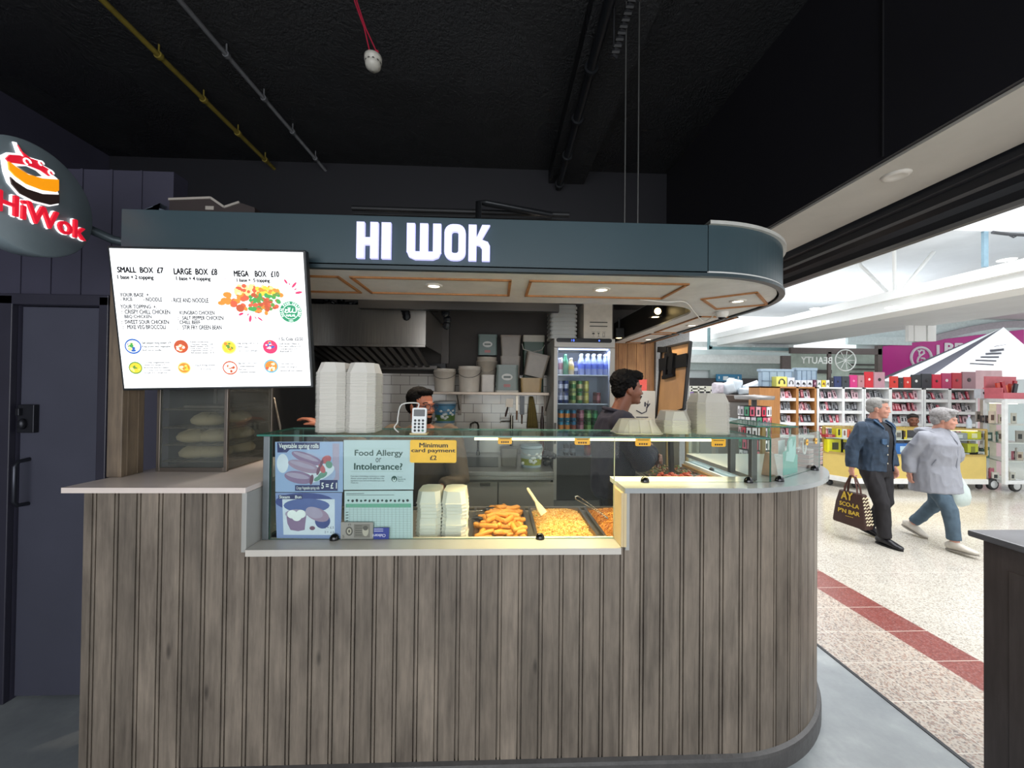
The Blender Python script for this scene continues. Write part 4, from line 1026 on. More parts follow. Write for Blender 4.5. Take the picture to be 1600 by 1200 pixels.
stack('foam_box', (a.x+b2.x)/2, 1.95, .9858, 13, .0168, (b2.x-a.x)/2-.008, .16, .06, .02, .006, True, M('#e0dacf', .5, 0, .04, 12), 'open foam takeaway box nested in the low twin stack beside the spring rolls', 'takeaway box', 'foam boxes in the low twin stack', jitter=.003, twist=.02, lip=.003)
PLA = newmat('frosted_plastic')[0]
nt = PLA.node_tree; b = nt.nodes['Principled BSDF']; nt.links.new(ramp(nt, noise(nt, coords(nt), 9), [(0, lin('#d9d4c8')), (1, lin('#e6e2d8'))]), b.inputs['Base Color']); b.inputs['Roughness'].default_value = .25; b.inputs['Alpha'].default_value = .55; b.inputs['Subsurface Weight'].default_value = 0
a, b2 = P(1094, 675, Y=1.87), P(1147, 675, Y=1.87)
stack('plastic_container', (a.x+b2.x)/2, 1.96, zs, 26, .0062, b2.x-a.x-.01, .16, .05, .026, .012, False, PLA, 'frosted plastic container nested in the taller stack on the glass shelf', 'plastic container', 'plastic containers in the taller stack')
a, b2 = P(1045, 675, Y=1.87), P(1089, 675, Y=1.87)
stack('plastic_container', (a.x+b2.x)/2, 1.98, zs, 11, .0062, b2.x-a.x-.01, .16, .05, .026, .012, False, PLA, 'frosted plastic container nested in the shorter stack on the glass shelf', 'plastic container', 'plastic containers in the shorter stack')
a, b2 = P(967, 681, Y=1.86), P(1041, 681, Y=1.86)
q = MB(); cx = (a.x+b2.x)/2; w_ = b2.x-a.x-.012
half(q, 0, 0, w_, .15, .07, .02, .028, .006)
for k in range(-1, 2):
    for s in (-1, 1): q.bar((k*w_*.25, s*.079, .004), (k*w_*.22, s*.055, .066), .012, .006)
o = q.build('plastic_container', M('#d6cfc2', .3, 0, .05, 9, alpha=.62)); o.location = (cx, 1.95, zs); tag(o, 'single upturned clear takeaway container in front of the young man', 'plastic container')
# card reader on the shelf
c = P(655, 672, Y=1.83); c = V((c.x, 1.83, zs))
t = thing('card_reader', c, 'white card reader with black keys standing on the glass shelf', 'card reader')
wd, hh = .066, .118
def fr(u, v, d=0): return V((c.x+u, c.y-.012+v*.12-d, zs+.006+v))
tz = (fr(0, 1)-fr(0, 0)).normalized(); tn = XA.cross(tz)
q = MB(); q.prism(rrect(-wd/2, wd/2, 0, hh, .008), fr(0, 0), XA, tz, -tn, .018); q.build('body', M('#dfe3e4', .35), t, bevel=.002)
q = MB(); q.prism(rrect(-.026, .026, .078, .11, .003), fr(0, 0)+tn*.0005, XA, tz, -tn, .002); q.build('screen', M('#1a2129', .12), t)
q = MB()
for i in range(3):
    for j in range(4): q.ell(fr(0, 0)+XA*(-.018+.018*i)+tz*(.012+.0155*j)+tn*.001, (.0058, .002, .0058), n=10, k=6, m=1 if (i, j) == (2, 0) else 0)
q.build('key', [M('#23282c', .4), M('#4b7f6b', .4)], t)
q = MB(); q.box(c.x-.04, c.x+.04, c.y-.022, c.y+.03, zs, zs+.006); q.bar(fr(0, .03)+V((0, .022, 0)), V((c.x, c.y+.028, zs+.003)), .05, .004); q.build('stand', M('#c9b98a', .4, .2), t)
q = MB(); pts = [fr(-.01, hh-.002)+V((0, .01, 0)), fr(-.012, hh+.02)+V((0, .012, 0)), P(628, 632, Y=1.86), P(622, 650, Y=1.87), P(621, 660, Y=1.87), P(616, 668, Y=1.87), V((P(622, 676, Y=1.86).x, 1.87, zs+.003))]
q.tube(smooth_path(pts), .0032, 8); q.build('cable', M('#dcdcd8', .5), t)
# ------------------------------------------------------------------ food in the front well
zd = .9855
def pan(x0, x1, y0, y1, label, group=None, zr=1.012):
    q = MB(); r = .014
    q.box(x0+r, x1-r, y0+r, y1-r, zd, zd+.003)
    def rr(i, z): return [(x0+i, y0+i, z), (x1-i, y0+i, z), (x1-i, y1-i, z), (x0+i, y1-i, z)]
    rows = [rr(0, zr-.004), rr(0, zr), rr(r, zr), rr(r+.003, zd+.002)]
    for a, b2 in zip(rows, rows[1:]):
        for j in range(4): q.quad(a[j], a[(j+1) % 4], b2[(j+1) % 4], b2[j])
    o = q.build('steel_tray', M('#9b948a', .3, .9)); tag(o, label, 'steel tray', group); return o
pan(-.13, .178, 1.87, 2.40, 'steel tray under the heap of golden spring rolls')
pan(.20, .522, 1.87, 2.40, 'steel tray holding the fried rice')
pan(.545, .866, 1.87, 2.40, 'steel tray holding the fried noodles at the right of the well')
ROLL = M('#cf8a35', .5, 0, .25, 30, .2, 60)
q = MB(); q.tube([(-.052, 0, 0), (-.05, 0, 0), (-.043, 0, .001), (-.02, .002, 0), (.02, -.001, .001), (.043, 0, 0), (.05, 0, 0), (.052, 0, 0)], [.004, .009, .0125, .0135, .0135, .0125, .009, .004], 10)
q.tube([(-.04, .008, .009), (0, .0085, .0095), (.042, .008, .009)], .0035, 6)
proto = q.build('spring_roll', ROLL); tag(proto, 'golden fried spring roll in the heap in the left steel tray', 'spring roll', 'spring rolls heaped in the steel tray')
rnd = random.Random(11); n = 0
for layer, (cnt, z, mx_, my) in enumerate(((30, .016, .12, .23), (26, .036, .115, .21), (20, .056, .09, .17), (12, .074, .06, .12))):
    for k in range(cnt):
        o = proto if n == 0 else proto.copy()
        if n: COL.objects.link(o)
        n += 1
        cols = 3
        gx = -.13+.154+((k % 3)-1)*mx_*.72+rnd.uniform(-.014, .014); rows_ = cnt/3
        gy = 2.12-my+(2*my)*((k//3)+.5)/rows_+rnd.uniform(-.012, .012)
        if gx < .0 and gy > 2.2: gx, gy = gx+.11, gy-.02
        o.location = (max(-.07, min(.118, gx)), gy, zd+z+rnd.uniform(0, .008)); o.rotation_euler = (rnd.uniform(0, 6), rnd.uniform(-.16, .16), rnd.uniform(-1.5, 1.5))
def heap(x0, x1, y0, y1, h, nx=26, ny=40, seed=1, amp=.006):
    rnd = random.Random(seed); vs, fs = [], []
    hz = lambda x, y: zd+.004+h*(1-((x-(x0+x1)/2)/((x1-x0)/2))**4)*(1-((y-(y0+y1)/2)/((y1-y0)/2))**4)
    for j in range(ny+1):
        for i in range(nx+1):
            x, y = x0+(x1-x0)*i/nx, y0+(y1-y0)*j/ny; vs.append((x, y, hz(x, y)+rnd.uniform(-amp, amp)*(0 < i < nx and 0 < j < ny)))
    for j in range(ny):
        for i in range(nx): a = j*(nx+1)+i; fs.append((a, a+1, a+nx+2, a+nx+1))
    return vs, fs, hz, rnd
RICE = [M('#d6a04e', .5, 0, .2, 60), M('#e0bb77', .5), M('#c98c3c', .5), M('#b5702e', .5), M('#8e9a3a', .5)]
vs, fs, hz, rnd = heap(.218, .505, 1.885, 2.385, .045)
q = MB(); q.add(vs, fs, 0, True)
for k in range(1500):
    x, y = rnd.uniform(.222, .50), rnd.uniform(1.89, 2.38); R = MX.Rotation(rnd.uniform(0, 6.3), 3, 'Z') @ MX.Rotation(rnd.uniform(-.7, .7), 3, 'Y')
    q.ell((x, y, hz(x, y)+.004), (.0065, .0028, .0028) if k % 9 else (.007, .006, .004), R, 6, 4, rnd.choice((1, 1, 1, 0, 2, 2, 3, 4) if k % 9 == 0 else (1, 1, 1, 0, 2)))
o = q.build('fried_rice', RICE); tag(o, 'heap of golden fried rice in the middle steel tray', 'fried rice', kind='stuff')
vs, fs, hz, rnd = heap(.562, .85, 1.885, 2.385, .05)
q = MB(); q.add(vs, fs, 0, True)
for k in range(230):
    x, y, a = rnd.uniform(.57, .84), rnd.uniform(1.9, 2.37), rnd.uniform(0, 6.3); pts = []
    for s in range(9):
        x += .014*cos(a); y += .014*sin(a); a += rnd.uniform(-.8, .8); x = min(.848, max(.565, x)); y = min(2.38, max(1.89, y))
        pts.append((x, y, hz(x, y)+.003+.004*sin(s+k)))
    q.tube(pts, .0028, 5, rnd.choice((0, 1, 2)))
o = q.build('fried_noodles', [M('#b9772b', .45), M('#cf8f38', .45), M('#a5611f', .45)]); tag(o, 'heap of brown fried noodles in the right steel tray', 'fried noodles', kind='stuff')
q = MB(); pts = [P(825, 764, Y=2.12), P(838, 784, Y=2.10), P(843, 793, Y=2.10)]
q.tube([pts[0]-V((.004, 0, -.006)), pts[0], pts[1]], [(.004, .003), (.008, .005), (.0085, .005)], 10); e_ = P(850, 803, Y=2.09)
q.tube([pts[1], pts[2], e_], [(.0085, .005), (.018, .004), (.021, .003)], 10, flat=(1, 0, .5))
o = q.build('spatula', M('#e3d6b0', .4)); tag(o, 'cream plastic spatula standing in the fried rice', 'spatula')
q = MB()
for dx, dz in ((0, 0), (.012, .018)):
    a, b2 = P(900, 780, Y=2.2)+V((dx, 0, dz)), P(944, 806, Y=2.12)+V((dx*.2, 0, dz*.1))
    q.tube([a, a.lerp(b2, .5)+V((0, 0, .004)), b2], [(.005, .0015)]*3, 8, flat=(0, 1, 0))
    q.tube([b2, b2+V((.016, -.005, -.012))], [(.012, .003), (.016, .003)], 8, flat=(0, 1, 0))
q.tube([P(900, 780, Y=2.2), P(897, 778, Y=2.2)+V((.006, 0, .009)), P(900, 780, Y=2.2)+V((.012, 0, .018))], .005, 8)
o = q.build('tongs', M('#a9a49b', .25, .9)); tag(o, 'steel tongs resting across the noodle tray', 'tongs')
for px, py, y_, lab in ((766, 797, 2.27, 'black ladle at the back of the spring roll tray'), (750, 810, 2.13, 'black ladle resting in front on the spring rolls')):
    c = P(px, py, Y=y_); t = thing('ladle', c, lab, 'ladle')
    q = MB(); q.tube([c+V((-.045, 0, .0)), c+V((-.02, 0, .003)), c+V((.02, 0, .002)), c+V((.045, 0, -.002))], [(.006, .003), (.024, .012), (.03, .015), (.008, .004)], 12, flat=(0, 1, 0)); q.build('bowl', M('#1b1a19', .3), t)
    q = MB(); q.tube([c+V((-.04, 0, .0)), c+V((-.13, .0, -.012)), c+V((-.2, -.01, -.012))], [(.005, .0025)]*3, 8, flat=(0, 1, 0)); q.build('handle', M('#b4ada2', .25, .9), t)
# trays of the side wing
def pan2(y0, y1, label):
    q = MB(); x0, x1, r, zr = 1.31, 1.795, .012, 1.01
    q.box(x0+r, x1-r, y0+r, y1-r, zd, zd+.003)
    def rr(i, z): return [(x0+i, y0+i, z), (x1-i, y0+i, z), (x1-i, y1-i, z), (x0+i, y1-i, z)]
    rows = [rr(0, zr-.004), rr(0, zr), rr(r, zr), rr(r+.003, zd+.002)]
    for a, b2 in zip(rows, rows[1:]):
        for j in range(4): q.quad(a[j], a[(j+1) % 4], b2[(j+1) % 4], b2[j])
    o = q.build('steel_tray', M('#9b948a', .3, .9)); tag(o, label, 'steel tray')
pan2(2.66, 2.97, 'empty steel tray of the side wing nearest the front'); pan2(2.98, 3.30, 'steel tray under the red glazed chicken'); pan2(3.31, 3.66, 'steel tray under the dark stir fry at the far end of the wing')
CH = M('#b5431d', .25, 0, .35, 25, .3, 40)
q = MB(); q.tube([(-.03, 0, 0), (-.022, .004, .002), (0, -.003, .004), (.02, .004, 0), (.032, 0, 0)], [.003, .012, .015, .012, .003], 9)
proto = q.build('chicken_piece', CH); tag(proto, 'red glazed chicken piece heaped in the side wing tray', 'chicken piece', 'chicken pieces in the side wing tray')
rnd = random.Random(5)
for k in range(64):
    o = proto if k == 0 else proto.copy()
    if k: COL.objects.link(o)
    lay = k//34
    o.location = (1.36+rnd.uniform(0, .38), 3.02+rnd.uniform(0, .23), zd+.018+lay*.022+rnd.uniform(0, .012)); o.rotation_euler = (rnd.uniform(0, 6), rnd.uniform(-.5, .5), rnd.uniform(0, 6)); o.scale = (rnd.uniform(.8, 1.3),)*3
q = MB(); rnd = random.Random(6)
for k in range(220): q.ell((1.34+rnd.uniform(0, .42), 3.35+rnd.uniform(0, .28), zd+.012+rnd.uniform(0, .035)), (rnd.uniform(.012, .022), rnd.uniform(.006, .01), .006), MX.Rotation(rnd.uniform(0, 6), 3, 'Z') @ MX.Rotation(rnd.uniform(-.6, .6), 3, 'Y'), 7, 5, rnd.randrange(3))
o = q.build('stir_fry', [M('#6f5a2a', .35), M('#8a4a20', .35), M('#5a6a2c', .35)]); tag(o, 'dark green and brown stir fry in the far wing tray', 'stir fry', kind='stuff')
q = MB(); q.bar((1.56, 3.0, zd+.052), (1.83, 2.80, zd+.05), .02, .006); o = q.build('serving_spoon', M('#b4ada2', .25, .9)); tag(o, 'steel serving spoon handle sticking out of the chicken tray', 'spoon')
# ------------------------------------------------------------------ things on the rounded end behind the angled glass
zc = 1.3135
def on_end(px0, px1, py0, py1, off):
    a, b2 = diag(px0, py1, off), diag(px1, py0, off); return a, b2
dd = (dB-dA).normalized(); nn = V((-dd.y, dd.x, 0))
a, b2 = on_end(1206, 1223, 712, 748, .06)
q = MB(); wd = (b2-a).length*.7; p0 = V((a.x, a.y, zc))
q.add([p0, p0+dd*.075, p0+dd*.075+nn*.05, p0+nn*.05, p0+V((0, 0, .12))+nn*.015, p0+dd*.075+V((0, 0, .112))+nn*.02, p0+dd*.07+nn*.035+V((0, 0, .115)), p0+dd*.004+nn*.035+V((0, 0, .122))], [(3, 2, 1, 0), (0, 1, 5, 4), (1, 2, 6, 5), (2, 3, 7, 6), (3, 0, 4, 7), (4, 5, 6, 7)])
o = q.build('paper_bag', M('#a3805f', .7, 0, .15, 30, .4, 50), bevel=.003); tag(o, 'small brown paper bag standing behind the angled glass', 'bag')
def leaf(name, pts, off, hexc, label, cat, extra=None):
    ps = [diag(px, py, off) for px, py in pts]
    q = MB(); n = len(ps); vs = ps+[p+nn*.0015 for p in ps]
    q.add(vs, [tuple(range(n)), tuple(range(2*n-1, n-1, -1))]+[(i, n+i, n+(i+1) % n, (i+1) % n) for i in range(n)]); o = q.build(name, M(hexc, .5)); tag(o, label, cat); return o
def C2(pts): return [(1100+a/8, 630+b/8) for a, b in pts]
o = leaf('leaflet', C2([(990, 905), (990, 610), (1035, 590), (1045, 480), (1070, 420), (1150, 412), (1150, 640), (1170, 640), (1168, 865)]), .03, '#17a896', 'bright teal leaflet standing behind the angled glass', 'leaflet')
q = MB()
for pts in ([(1030, 610), (1060, 600), (1055, 480), (1090, 440), (1105, 450), (1110, 560), (1145, 440), (1145, 640), (1120, 735), (1020, 720)],): ps = [diag(px, py, .028) for px, py in C2(pts)]; q.add(ps, [tuple(range(len(ps)))])
q.build('printed_picture', M('#9ad8d2', .5), o)
leaf('paper_sheet', C2([(930, 470), (1012, 455), (1012, 640), (932, 640)]), .07, '#d7dade', 'white paper sheet hanging behind the teal leaflet', 'sheet')
SAU = glassmat('sauce_pack', '#e9dedb', body=.42)
q = MB(); q.box(-.036, .036, -.045, .045, 0, .02); half(q, 0, 0, .072, .09, .004, .008, .004, .004, 1, .0198)
proto = q.build('sealed_pack', [M('#a3827c', .4, 0, .25, 30), M('#c9c6c4', .15, alpha=.6)], bevel=.003); tag(proto, 'clear sealed food pack stacked behind the angled glass', 'pack', 'sealed packs on the rounded end')
n = 0
for col in range(2):
    for k in range(4 if col == 0 else 5):
        o = proto if n == 0 else copy_tree(proto); n += 1
        p = diag(1253+col*15, 736, .085); o.location = (p.x, p.y, zc+.0005+k*.0265); o.rotation_euler.z = .58
for i, (px, py, lab) in enumerate(((1261, 691, 'yellow round tag on the angled glass, left of two'), (1275, 689, 'yellow round tag on the angled glass, nearer its right edge'))):
    c = diag(px, py, -.004); q = MB(); n_ = 22
    ring = [c+dd*.017*cos(2*pi*k/n_)+ZA*.017*sin(2*pi*k/n_) for k in range(n_)]; ring2 = [p-nn*.0015 for p in ring]
    q.add(ring2+ring, [tuple(range(n_)), tuple(range(2*n_-1, n_-1, -1))]+[(k, (k+1) % n_, n_+(k+1) % n_, n_+k) for k in range(n_)])
    q.bar(c-nn*.0018-dd*.012, c-nn*.0018+dd*.012, .006, .0005, 1, up=nn)
    o = q.build('price_tag', [M('#f0b21c', .4), M('#6b4208', .5)]); tag(o, lab, 'price tag', 'yellow round tags')
c = diag(1257, 697, .012); q = MB(); q.tube([c+dd*.02*cos(t)+ZA*.042*sin(t) for t in [2*pi*k/24 for k in range(25)]], .0035, 6); q.text('EC', diag(1249, 706, .012), ZA, -dd, .04, .02, 0)
o = q.build('glass_sticker', M('#d9d9d6', .5)); tag(o, 'pale round logo sticker with letters on the angled glass', 'sticker')
# ------------------------------------------------------------------ kiosk interior
WOODP = woodmat('grey_brown_boards', ['#3c332c', '#5b4f43', '#7a6a58', '#8d7b66'], kind='Object', axis=2)
q = MB(); q.box(-1.812, -1.745, 1.875, 1.99, 1.3135, 2.344); q.box(-1.76, -1.744, 1.90, 1.915, 1.3135, 2.344); q.box(-1.76, -1.744, 1.955, 1.962, 1.3135, 2.344)
o = q.build('corner_post', WOODP, bevel=.003); tag(o, 'grey brown timber corner post rising from the left worktop to the canopy', 'post')
# extractor hood
t = thing('extractor_hood', (-1.1, 3.3, 2.05), 'brushed steel extractor hood with slanted filters under the canopy', 'hood')
hx0, hx1 = -1.72, P(665, 540, Y=3.3).x; hz0, hz1 = P(570, 538, Y=3.3).z, P(665, 478, Y=3.3).z
m, nt, b = newmat('brushed_steel'); n1 = noise(nt, coords(nt, 'Object', (60, 60, 1.2)), 3, 4); nt.links.new(ramp(nt, n1, [(.3, lin('#9a9690')), (.7, lin('#b3aea7'))]), b.inputs['Base Color']); b.inputs['Metallic'].default_value = .8; b.inputs['Roughness'].default_value = .32; b.inputs['Anisotropic'].default_value = .7; b.inputs['Anisotropic Rotation'].default_value = .25
BRUSH = m
q = MB(); q.box(hx0, hx1, 3.3, 3.315, hz0, hz1); q.box(hx1-.015, hx1, 3.315, 4.28, hz0, hz1); q.box(hx0, hx1, 3.315, 4.28, hz1-.015, hz1); q.box(hx0, hx1, 3.285, 3.3, hz0-.018, hz0+.004); q.build('steel_front', BRUSH, t, bevel=.002)
q = MB()
fa, fb = V((0, 3.34, hz0-.01)), V((0, 3.95, hz0-.15))
for i in range(14):
    x = hx0+.05+i*(hx1-hx0-.1)/14; q.bar((x+.03, fa.y, fa.z), (x+.03, fb.y, fb.z), .042, .02)
q.box(hx0, hx1, 3.93, 4.28, hz0-.17, hz0-.14); q.build('filter', M('#4a4643', .35, .8, .2, 15), t)
q = MB(); q.box(hx0, hx1+.05, 4.2, 4.28, 1.93, hz0-.1); q.build('back_plate', M('#171514', .4, .2), t)
q = MB(); a, b2 = P(590, 574, Y=4.19), P(614, 567, Y=4.19); q.box(a.x, b2.x, 4.19, 4.199, a.z, b2.z); q.build('label', M('#8f8a80', .5), t)
q = MB(); rnd = random.Random(4)
for k in range(46):
    u = rnd.random(); px = 480+u*225; py = 470+rnd.uniform(-3, 6)+max(0, u-.75)*60*rnd.random()
    p = P(px, py, Y=3.32+rnd.uniform(.0, .12)); q.ell(p, (rnd.uniform(.03, .08), .03, rnd.uniform(.015, .035)), MX.Rotation(rnd.uniform(-.6, .6), 3, 'Y'), 8, 5, smooth=False)
for px, py in ((632, 483), (634, 489), (635, 494), (696, 490), (699, 500), (698, 508)): q.ell(P(px, py, Y=3.285), (.035, .02, .04), None, 8, 5, smooth=False)
o = q.build('bin_liner', M('#101216', .25, 0, .2, 20)); tag(o, 'crumpled black plastic sheeting lying over the top of the extractor hood', 'plastic sheet')
q = MB(); a, b2 = P(690, 512, Y=4.24), P(701, 568, Y=4.24); q.box(a.x, b2.x, 4.24, 4.289, b2.z, a.z); o = q.build('conduit', M('#4d4743', .5, .3)); tag(o, 'vertical metal conduit on the dark back wall right of the hood', 'conduit')
# wall shelf with tubs
sy, syb = 3.92, 4.285
a, b2 = P(664, 613, Y=sy), P(858, 613, Y=sy)
shz = P(760, 612.5, Y=sy).z
t = thing('wall_shelf', ((a.x+b2.x)/2, 4.285, shz), 'steel wall shelf on brackets loaded with plastic tubs', 'shelf')
q = MB(); q.box(a.x, b2.x, sy, syb, shz-.028, shz); q.build('board', M('#8d8073', .35, .6), t, bevel=.002)
for px in (717, 854):
    p = P(px, 640, Y=4.2); q = MB(); q.box(p.x-.02, p.x+.02, 4.27, 4.288, shz-.26, shz-.029); q.bar((p.x, 4.275, shz-.2), (p.x, sy+.06, shz-.03), .012, .02); q.build('bracket', M('#7a7066', .4, .6), t)
def tub(name, px0, px1, py0, py1, y, hexc, label, cat='tub', lid=None, taper=.86, handle=None, square=False, group=None, zfix=None, deco=None, rough=.4, dm=.10):
    """plastic tub seen between px0..px1 / py0..py1 at its middle depth y"""
    a, b2 = P(px0, py1, Y=y), P(px1, py0, Y=y); w2 = (b2.x-a.x)/2; cx = (a.x+b2.x)/2; z0 = a.z if zfix is None else zfix; h = b2.z-z0
    t = thing(name, (cx, y, z0), label, cat, group)
    q = MB(MX.Translation((cx, y, z0)))
    k = taper
    if square:
        d = min(w2, dm)
        rows = [(w2*k, d*k, 0), (w2*.97, d*.97, h*.9), (w2, d, h*.9), (w2, d, h), (w2*.93, d*.93, h)]
        vs = []; fs = []
        for wx, dy, z in rows:
            for (u, v) in rrect(-wx, wx, -dy, dy, min(wx, dy)*.25, 3): vs.append((u, v, z))
        n = 16
        for i in range(len(rows)-1):
            for j in range(n): fs.append((i*n+j, i*n+(j+1) % n, (i+1)*n+(j+1) % n, (i+1)*n+j))
        q.add(vs, fs); q.add(vs[:n], [tuple(range(n-1, -1, -1))]); q.add(vs[-n:], [tuple(range(n))])
    else:
        q.lathe([(w2*k, 0), (w2*.95, h*.82), (w2*.99, h*.82), (w2*.99, h*.86), (w2*.95, h*.87), (w2*.96, h*.95)], n=28)
    q.build('body', M(hexc, rough, 0, .08, 15), t)
    if lid:
        q = MB(MX.Translation((cx, y, z0)))
        if square: q.prism(rrect(-w2*1.02, w2*1.02, -min(w2, dm)*1.02, min(w2, dm)*1.02, .02), (0, 0, h*.9), XA, YA, ZA, h*.12)
        else: q.lathe([(w2*1.0, h*.9), (w2*1.0, h), (w2*.9, h*1.0), (0, h*1.0)], n=28)
        q.build('lid', M(lid, .4), t)
    if handle:
        q = MB(MX.Translation((cx, y, z0)))
        pts = [(-w2*1.0, 0, h*.84)]+[(w2*1.02*-cos(pi*i/10), -w2*.5*sin(pi*i/10)-w2*.45*sin(pi*i/10), h*.82-h*.30*sin(pi*i/10)) for i in range(1, 10)]+[(w2*1.0, 0, h*.84)]
        q.tube(pts, .0035, 6); q.build('handle', M(handle, .4, .3), t)
    if deco: deco(t, cx, y, z0, w2, h)
    return t
def logo(t, cx, y, z0, w2, h):
    d = min(w2, .10 if y < 4.1 else .07); q = MB(); yy = y-d*.99
    q.lathe([(0, 0), (w2*.5, 0)], (0, 0, 0), 24, caps=False)
    q.v = [V((cx+p.x, yy-.003-.004*0, z0+h*.52+p.y*.62)) for p in q.v]
    q.build('printed_badge', M('#c8c6c0', .5), t)
    q = MB(); q.box(cx-w2*.32, cx+w2*.32, yy-.0045, yy-.0035, z0+h*.48, z0+h*.56); q.build('badge_lettering', M('#5a635f', .5), t)
    q = MB(); q.box(cx-w2*.3, cx+w2*.3, yy-.004, yy-.003, z0+h*.12, z0+h*.24); q.build('red_band', M('#a86a68', .5), t)
def band(cols):
    def f(t, cx, y, z0, w2, h):
        q = MB(MX.Translation((cx, y, z0)))
        for i, (za, zb_) in enumerate(((.1, .38), (.38, .8))):
            q.lathe([((.86+.095*za/.82)*w2+.001, h*za), ((.86+.095*zb_/.82)*w2+.001, h*zb_)], n=28, m=i, caps=False)
        rnd = random.Random(2)
        for k in range(14):
            an = rnd.uniform(-2.6, -.6); zz = rnd.uniform(.15, .6); q.ell((w2*.93*cos(an), w2*.93*sin(an), h*zz), (w2*.16, w2*.05, h*.06), n=8, k=5, m=2)
        q.build('printed_label', [M(cols[0], .4, 0, .3, 30), M(cols[1], .4, 0, .2, 20), M('#dfe3df', .4)], t)
    return f
yt = 4.03
z_ = shz+.0005
tub('bucket', 677, 713, 575, 610, yt, '#c9beb0', 'white handled bucket at the left end of the shelf', 'bucket', handle='#77706a', zfix=z_)
tub('bucket', 715, 752, 571, 611, yt, '#cdc3b6', 'taller white bucket, second from the left on the shelf', 'bucket', handle='#77706a', zfix=z_)
tub('tub', 752, 773, 586, 611, yt, '#c4bbb1', 'small plain white box tub between the bucket and the printed tub', square=True, taper=.97, zfix=z_)
tub('tub', 775, 809, 571, 608, yt, '#6f7a74', 'grey green printed tub in the lower row of the shelf', square=True, taper=1.04, deco=logo, zfix=z_+.018)
q = MB(); c = P(792, 611, Y=yt); q.prism(rrect(c.x-.12, c.x+.12, yt-.10, yt+.10, .02), (0, 0, z_), XA, YA, ZA, .0165); o = q.build('serving_tray', M('#b9b2a6', .4)); tag(o, 'loose white tray lying under the grey green printed tub', 'tray')
zl = P(760, 584, Y=4.16).z
tub('tub', 744, 777, 556, 611, 4.17, '#b3a899', 'white round tub behind the front row, carrying a green printed tub', lid=None, handle='#a9a094', taper=.8, zfix=z_)
tub('tub', 747, 777, 524, 554, 4.21, '#5d6f69', 'green printed tub on top of the white round tub', square=True, dm=.07, taper=1.0, deco=logo, zfix=P(760, 555.5, Y=4.2).z)
tub('tub', 781, 813, 557, 611, 4.21, '#877c70', 'translucent brownish tub behind the lower printed tub', square=True, dm=.07, taper=.9, zfix=z_)
tub('tub', 781, 814, 525, 557, 4.21, '#7d7266', 'translucent brownish tub on top of another one of its kind', square=True, dm=.07, taper=.85, zfix=P(797, 556.5, Y=4.2).z)
o = tub('tub', 812, 846, 591, 610, yt, '#a88a5c', 'low beige food box at the right end of the shelf', square=True, taper=.9, zfix=z_)
t = tub('tub', 816, 850, 527, 611, 4.21, '#23402f', 'dark green tub with a pale lid and white handle at the right end', lid='#a9a294', square=True, dm=.07, taper=.92, zfix=z_)
q = MB(); p = P(833, 545, Y=4.07); q.tube([(p.x-.11, 4.16, p.z+.06), (p.x-.10, 4.13, p.z+.0), (p.x, 4.12, p.z-.03), (p.x+.1, 4.13, p.z-.005), (p.x+.13, 4.16, p.z+.05)], .005, 8); q.build('handle', M('#b8b2a6', .4), t)
t = tub('tub', 815, 851, 553, 592, 4.01, '#82796e', 'translucent tub tipped over on the beige food box', square=True, taper=.85, zfix=P(830, 590.5, Y=yt).z+.012)
t.rotation_euler = (0, radians(12), 0)
tub('bucket', 678, 713, 627, 660, 4.12, '#5f86a0', 'blue printed mayonnaise style bucket under the shelf', 'bucket', lid='#b9bcbb', handle='#9a9a98', deco=band(('#5f7f3e', '#4d86a8')), zfix=P(690, 660, Y=4.12).z)
tub('tub', 678, 712, 660, 706, 4.12, '#b9b2a6', 'white tub standing under the blue printed bucket', square=True, taper=.95, zfix=1.036)
# knives, cloth and bottle hanging below the shelf
t = thing('cleaver', P(790, 632, Y=4.25), 'cleaver with a brown handle hanging under the shelf', 'cleaver')
q = MB(); ps = [P(660+x/5, 460+y/5, Y=4.26) for x, y in ((655, 815), (712, 812), (706, 882), (650, 878))]; q.prism([(p.x, p.z) for p in reversed(ps)], (0, 4.26, 0), XA, ZA, YA, .003); q.build('blade', M('#6f675e', .3, .9), t)
q = MB(); q.tube([P(667+660-667, 0, Y=4.26) if 0 else P(660+668/5, 460+880/5, Y=4.26), P(660+655/5, 460+930/5, Y=4.26), P(660+648/5, 460+955/5, Y=4.26)], [.008, .011, .007], 8); q.build('handle', M('#3b211a', .5), t)
for x0, x1, y0, y1, yh, lab, hc in ((730, 748, 790, 910, 905, 'broad pale knife hanging left of the dark one', '#8a5a34'), (762, 796, 795, 940, 930, 'dark bladed knife hanging beside the olive cloth', '#5a3a22')):
    a = P(660+x0/5, 460+y0/5, Y=4.25); b2 = P(660+x1/5, 460+y1/5, Y=4.25)
    t = thing('kitchen_knife', a, lab, 'knife')
    q = MB(); q.prism([(a.x, a.z), (b2.x, a.z), (b2.x, b2.z), (a.x+.004, b2.z)], (0, 4.25, 0), XA, ZA, YA, .0025); q.build('blade', M('#8f867a' if x0 < 750 else '#3a3a3c', .3, .8), t)
    q = MB(); q.tube([((a.x+b2.x)/2, 4.251, b2.z+.002), ((a.x+b2.x)/2, 4.251, b2.z-.1)], [.009, .007], 8); q.build('handle', M(hc, .5), t)
q = MB(); rnd = random.Random(9); a, c2, b2 = P(660+850/5, 460+797/5, Y=4.22), P(660+818/5, 460+1045/5, Y=4.22), P(660+905/5, 460+1045/5, Y=4.22)
n = 13; vs = []; rows = 8
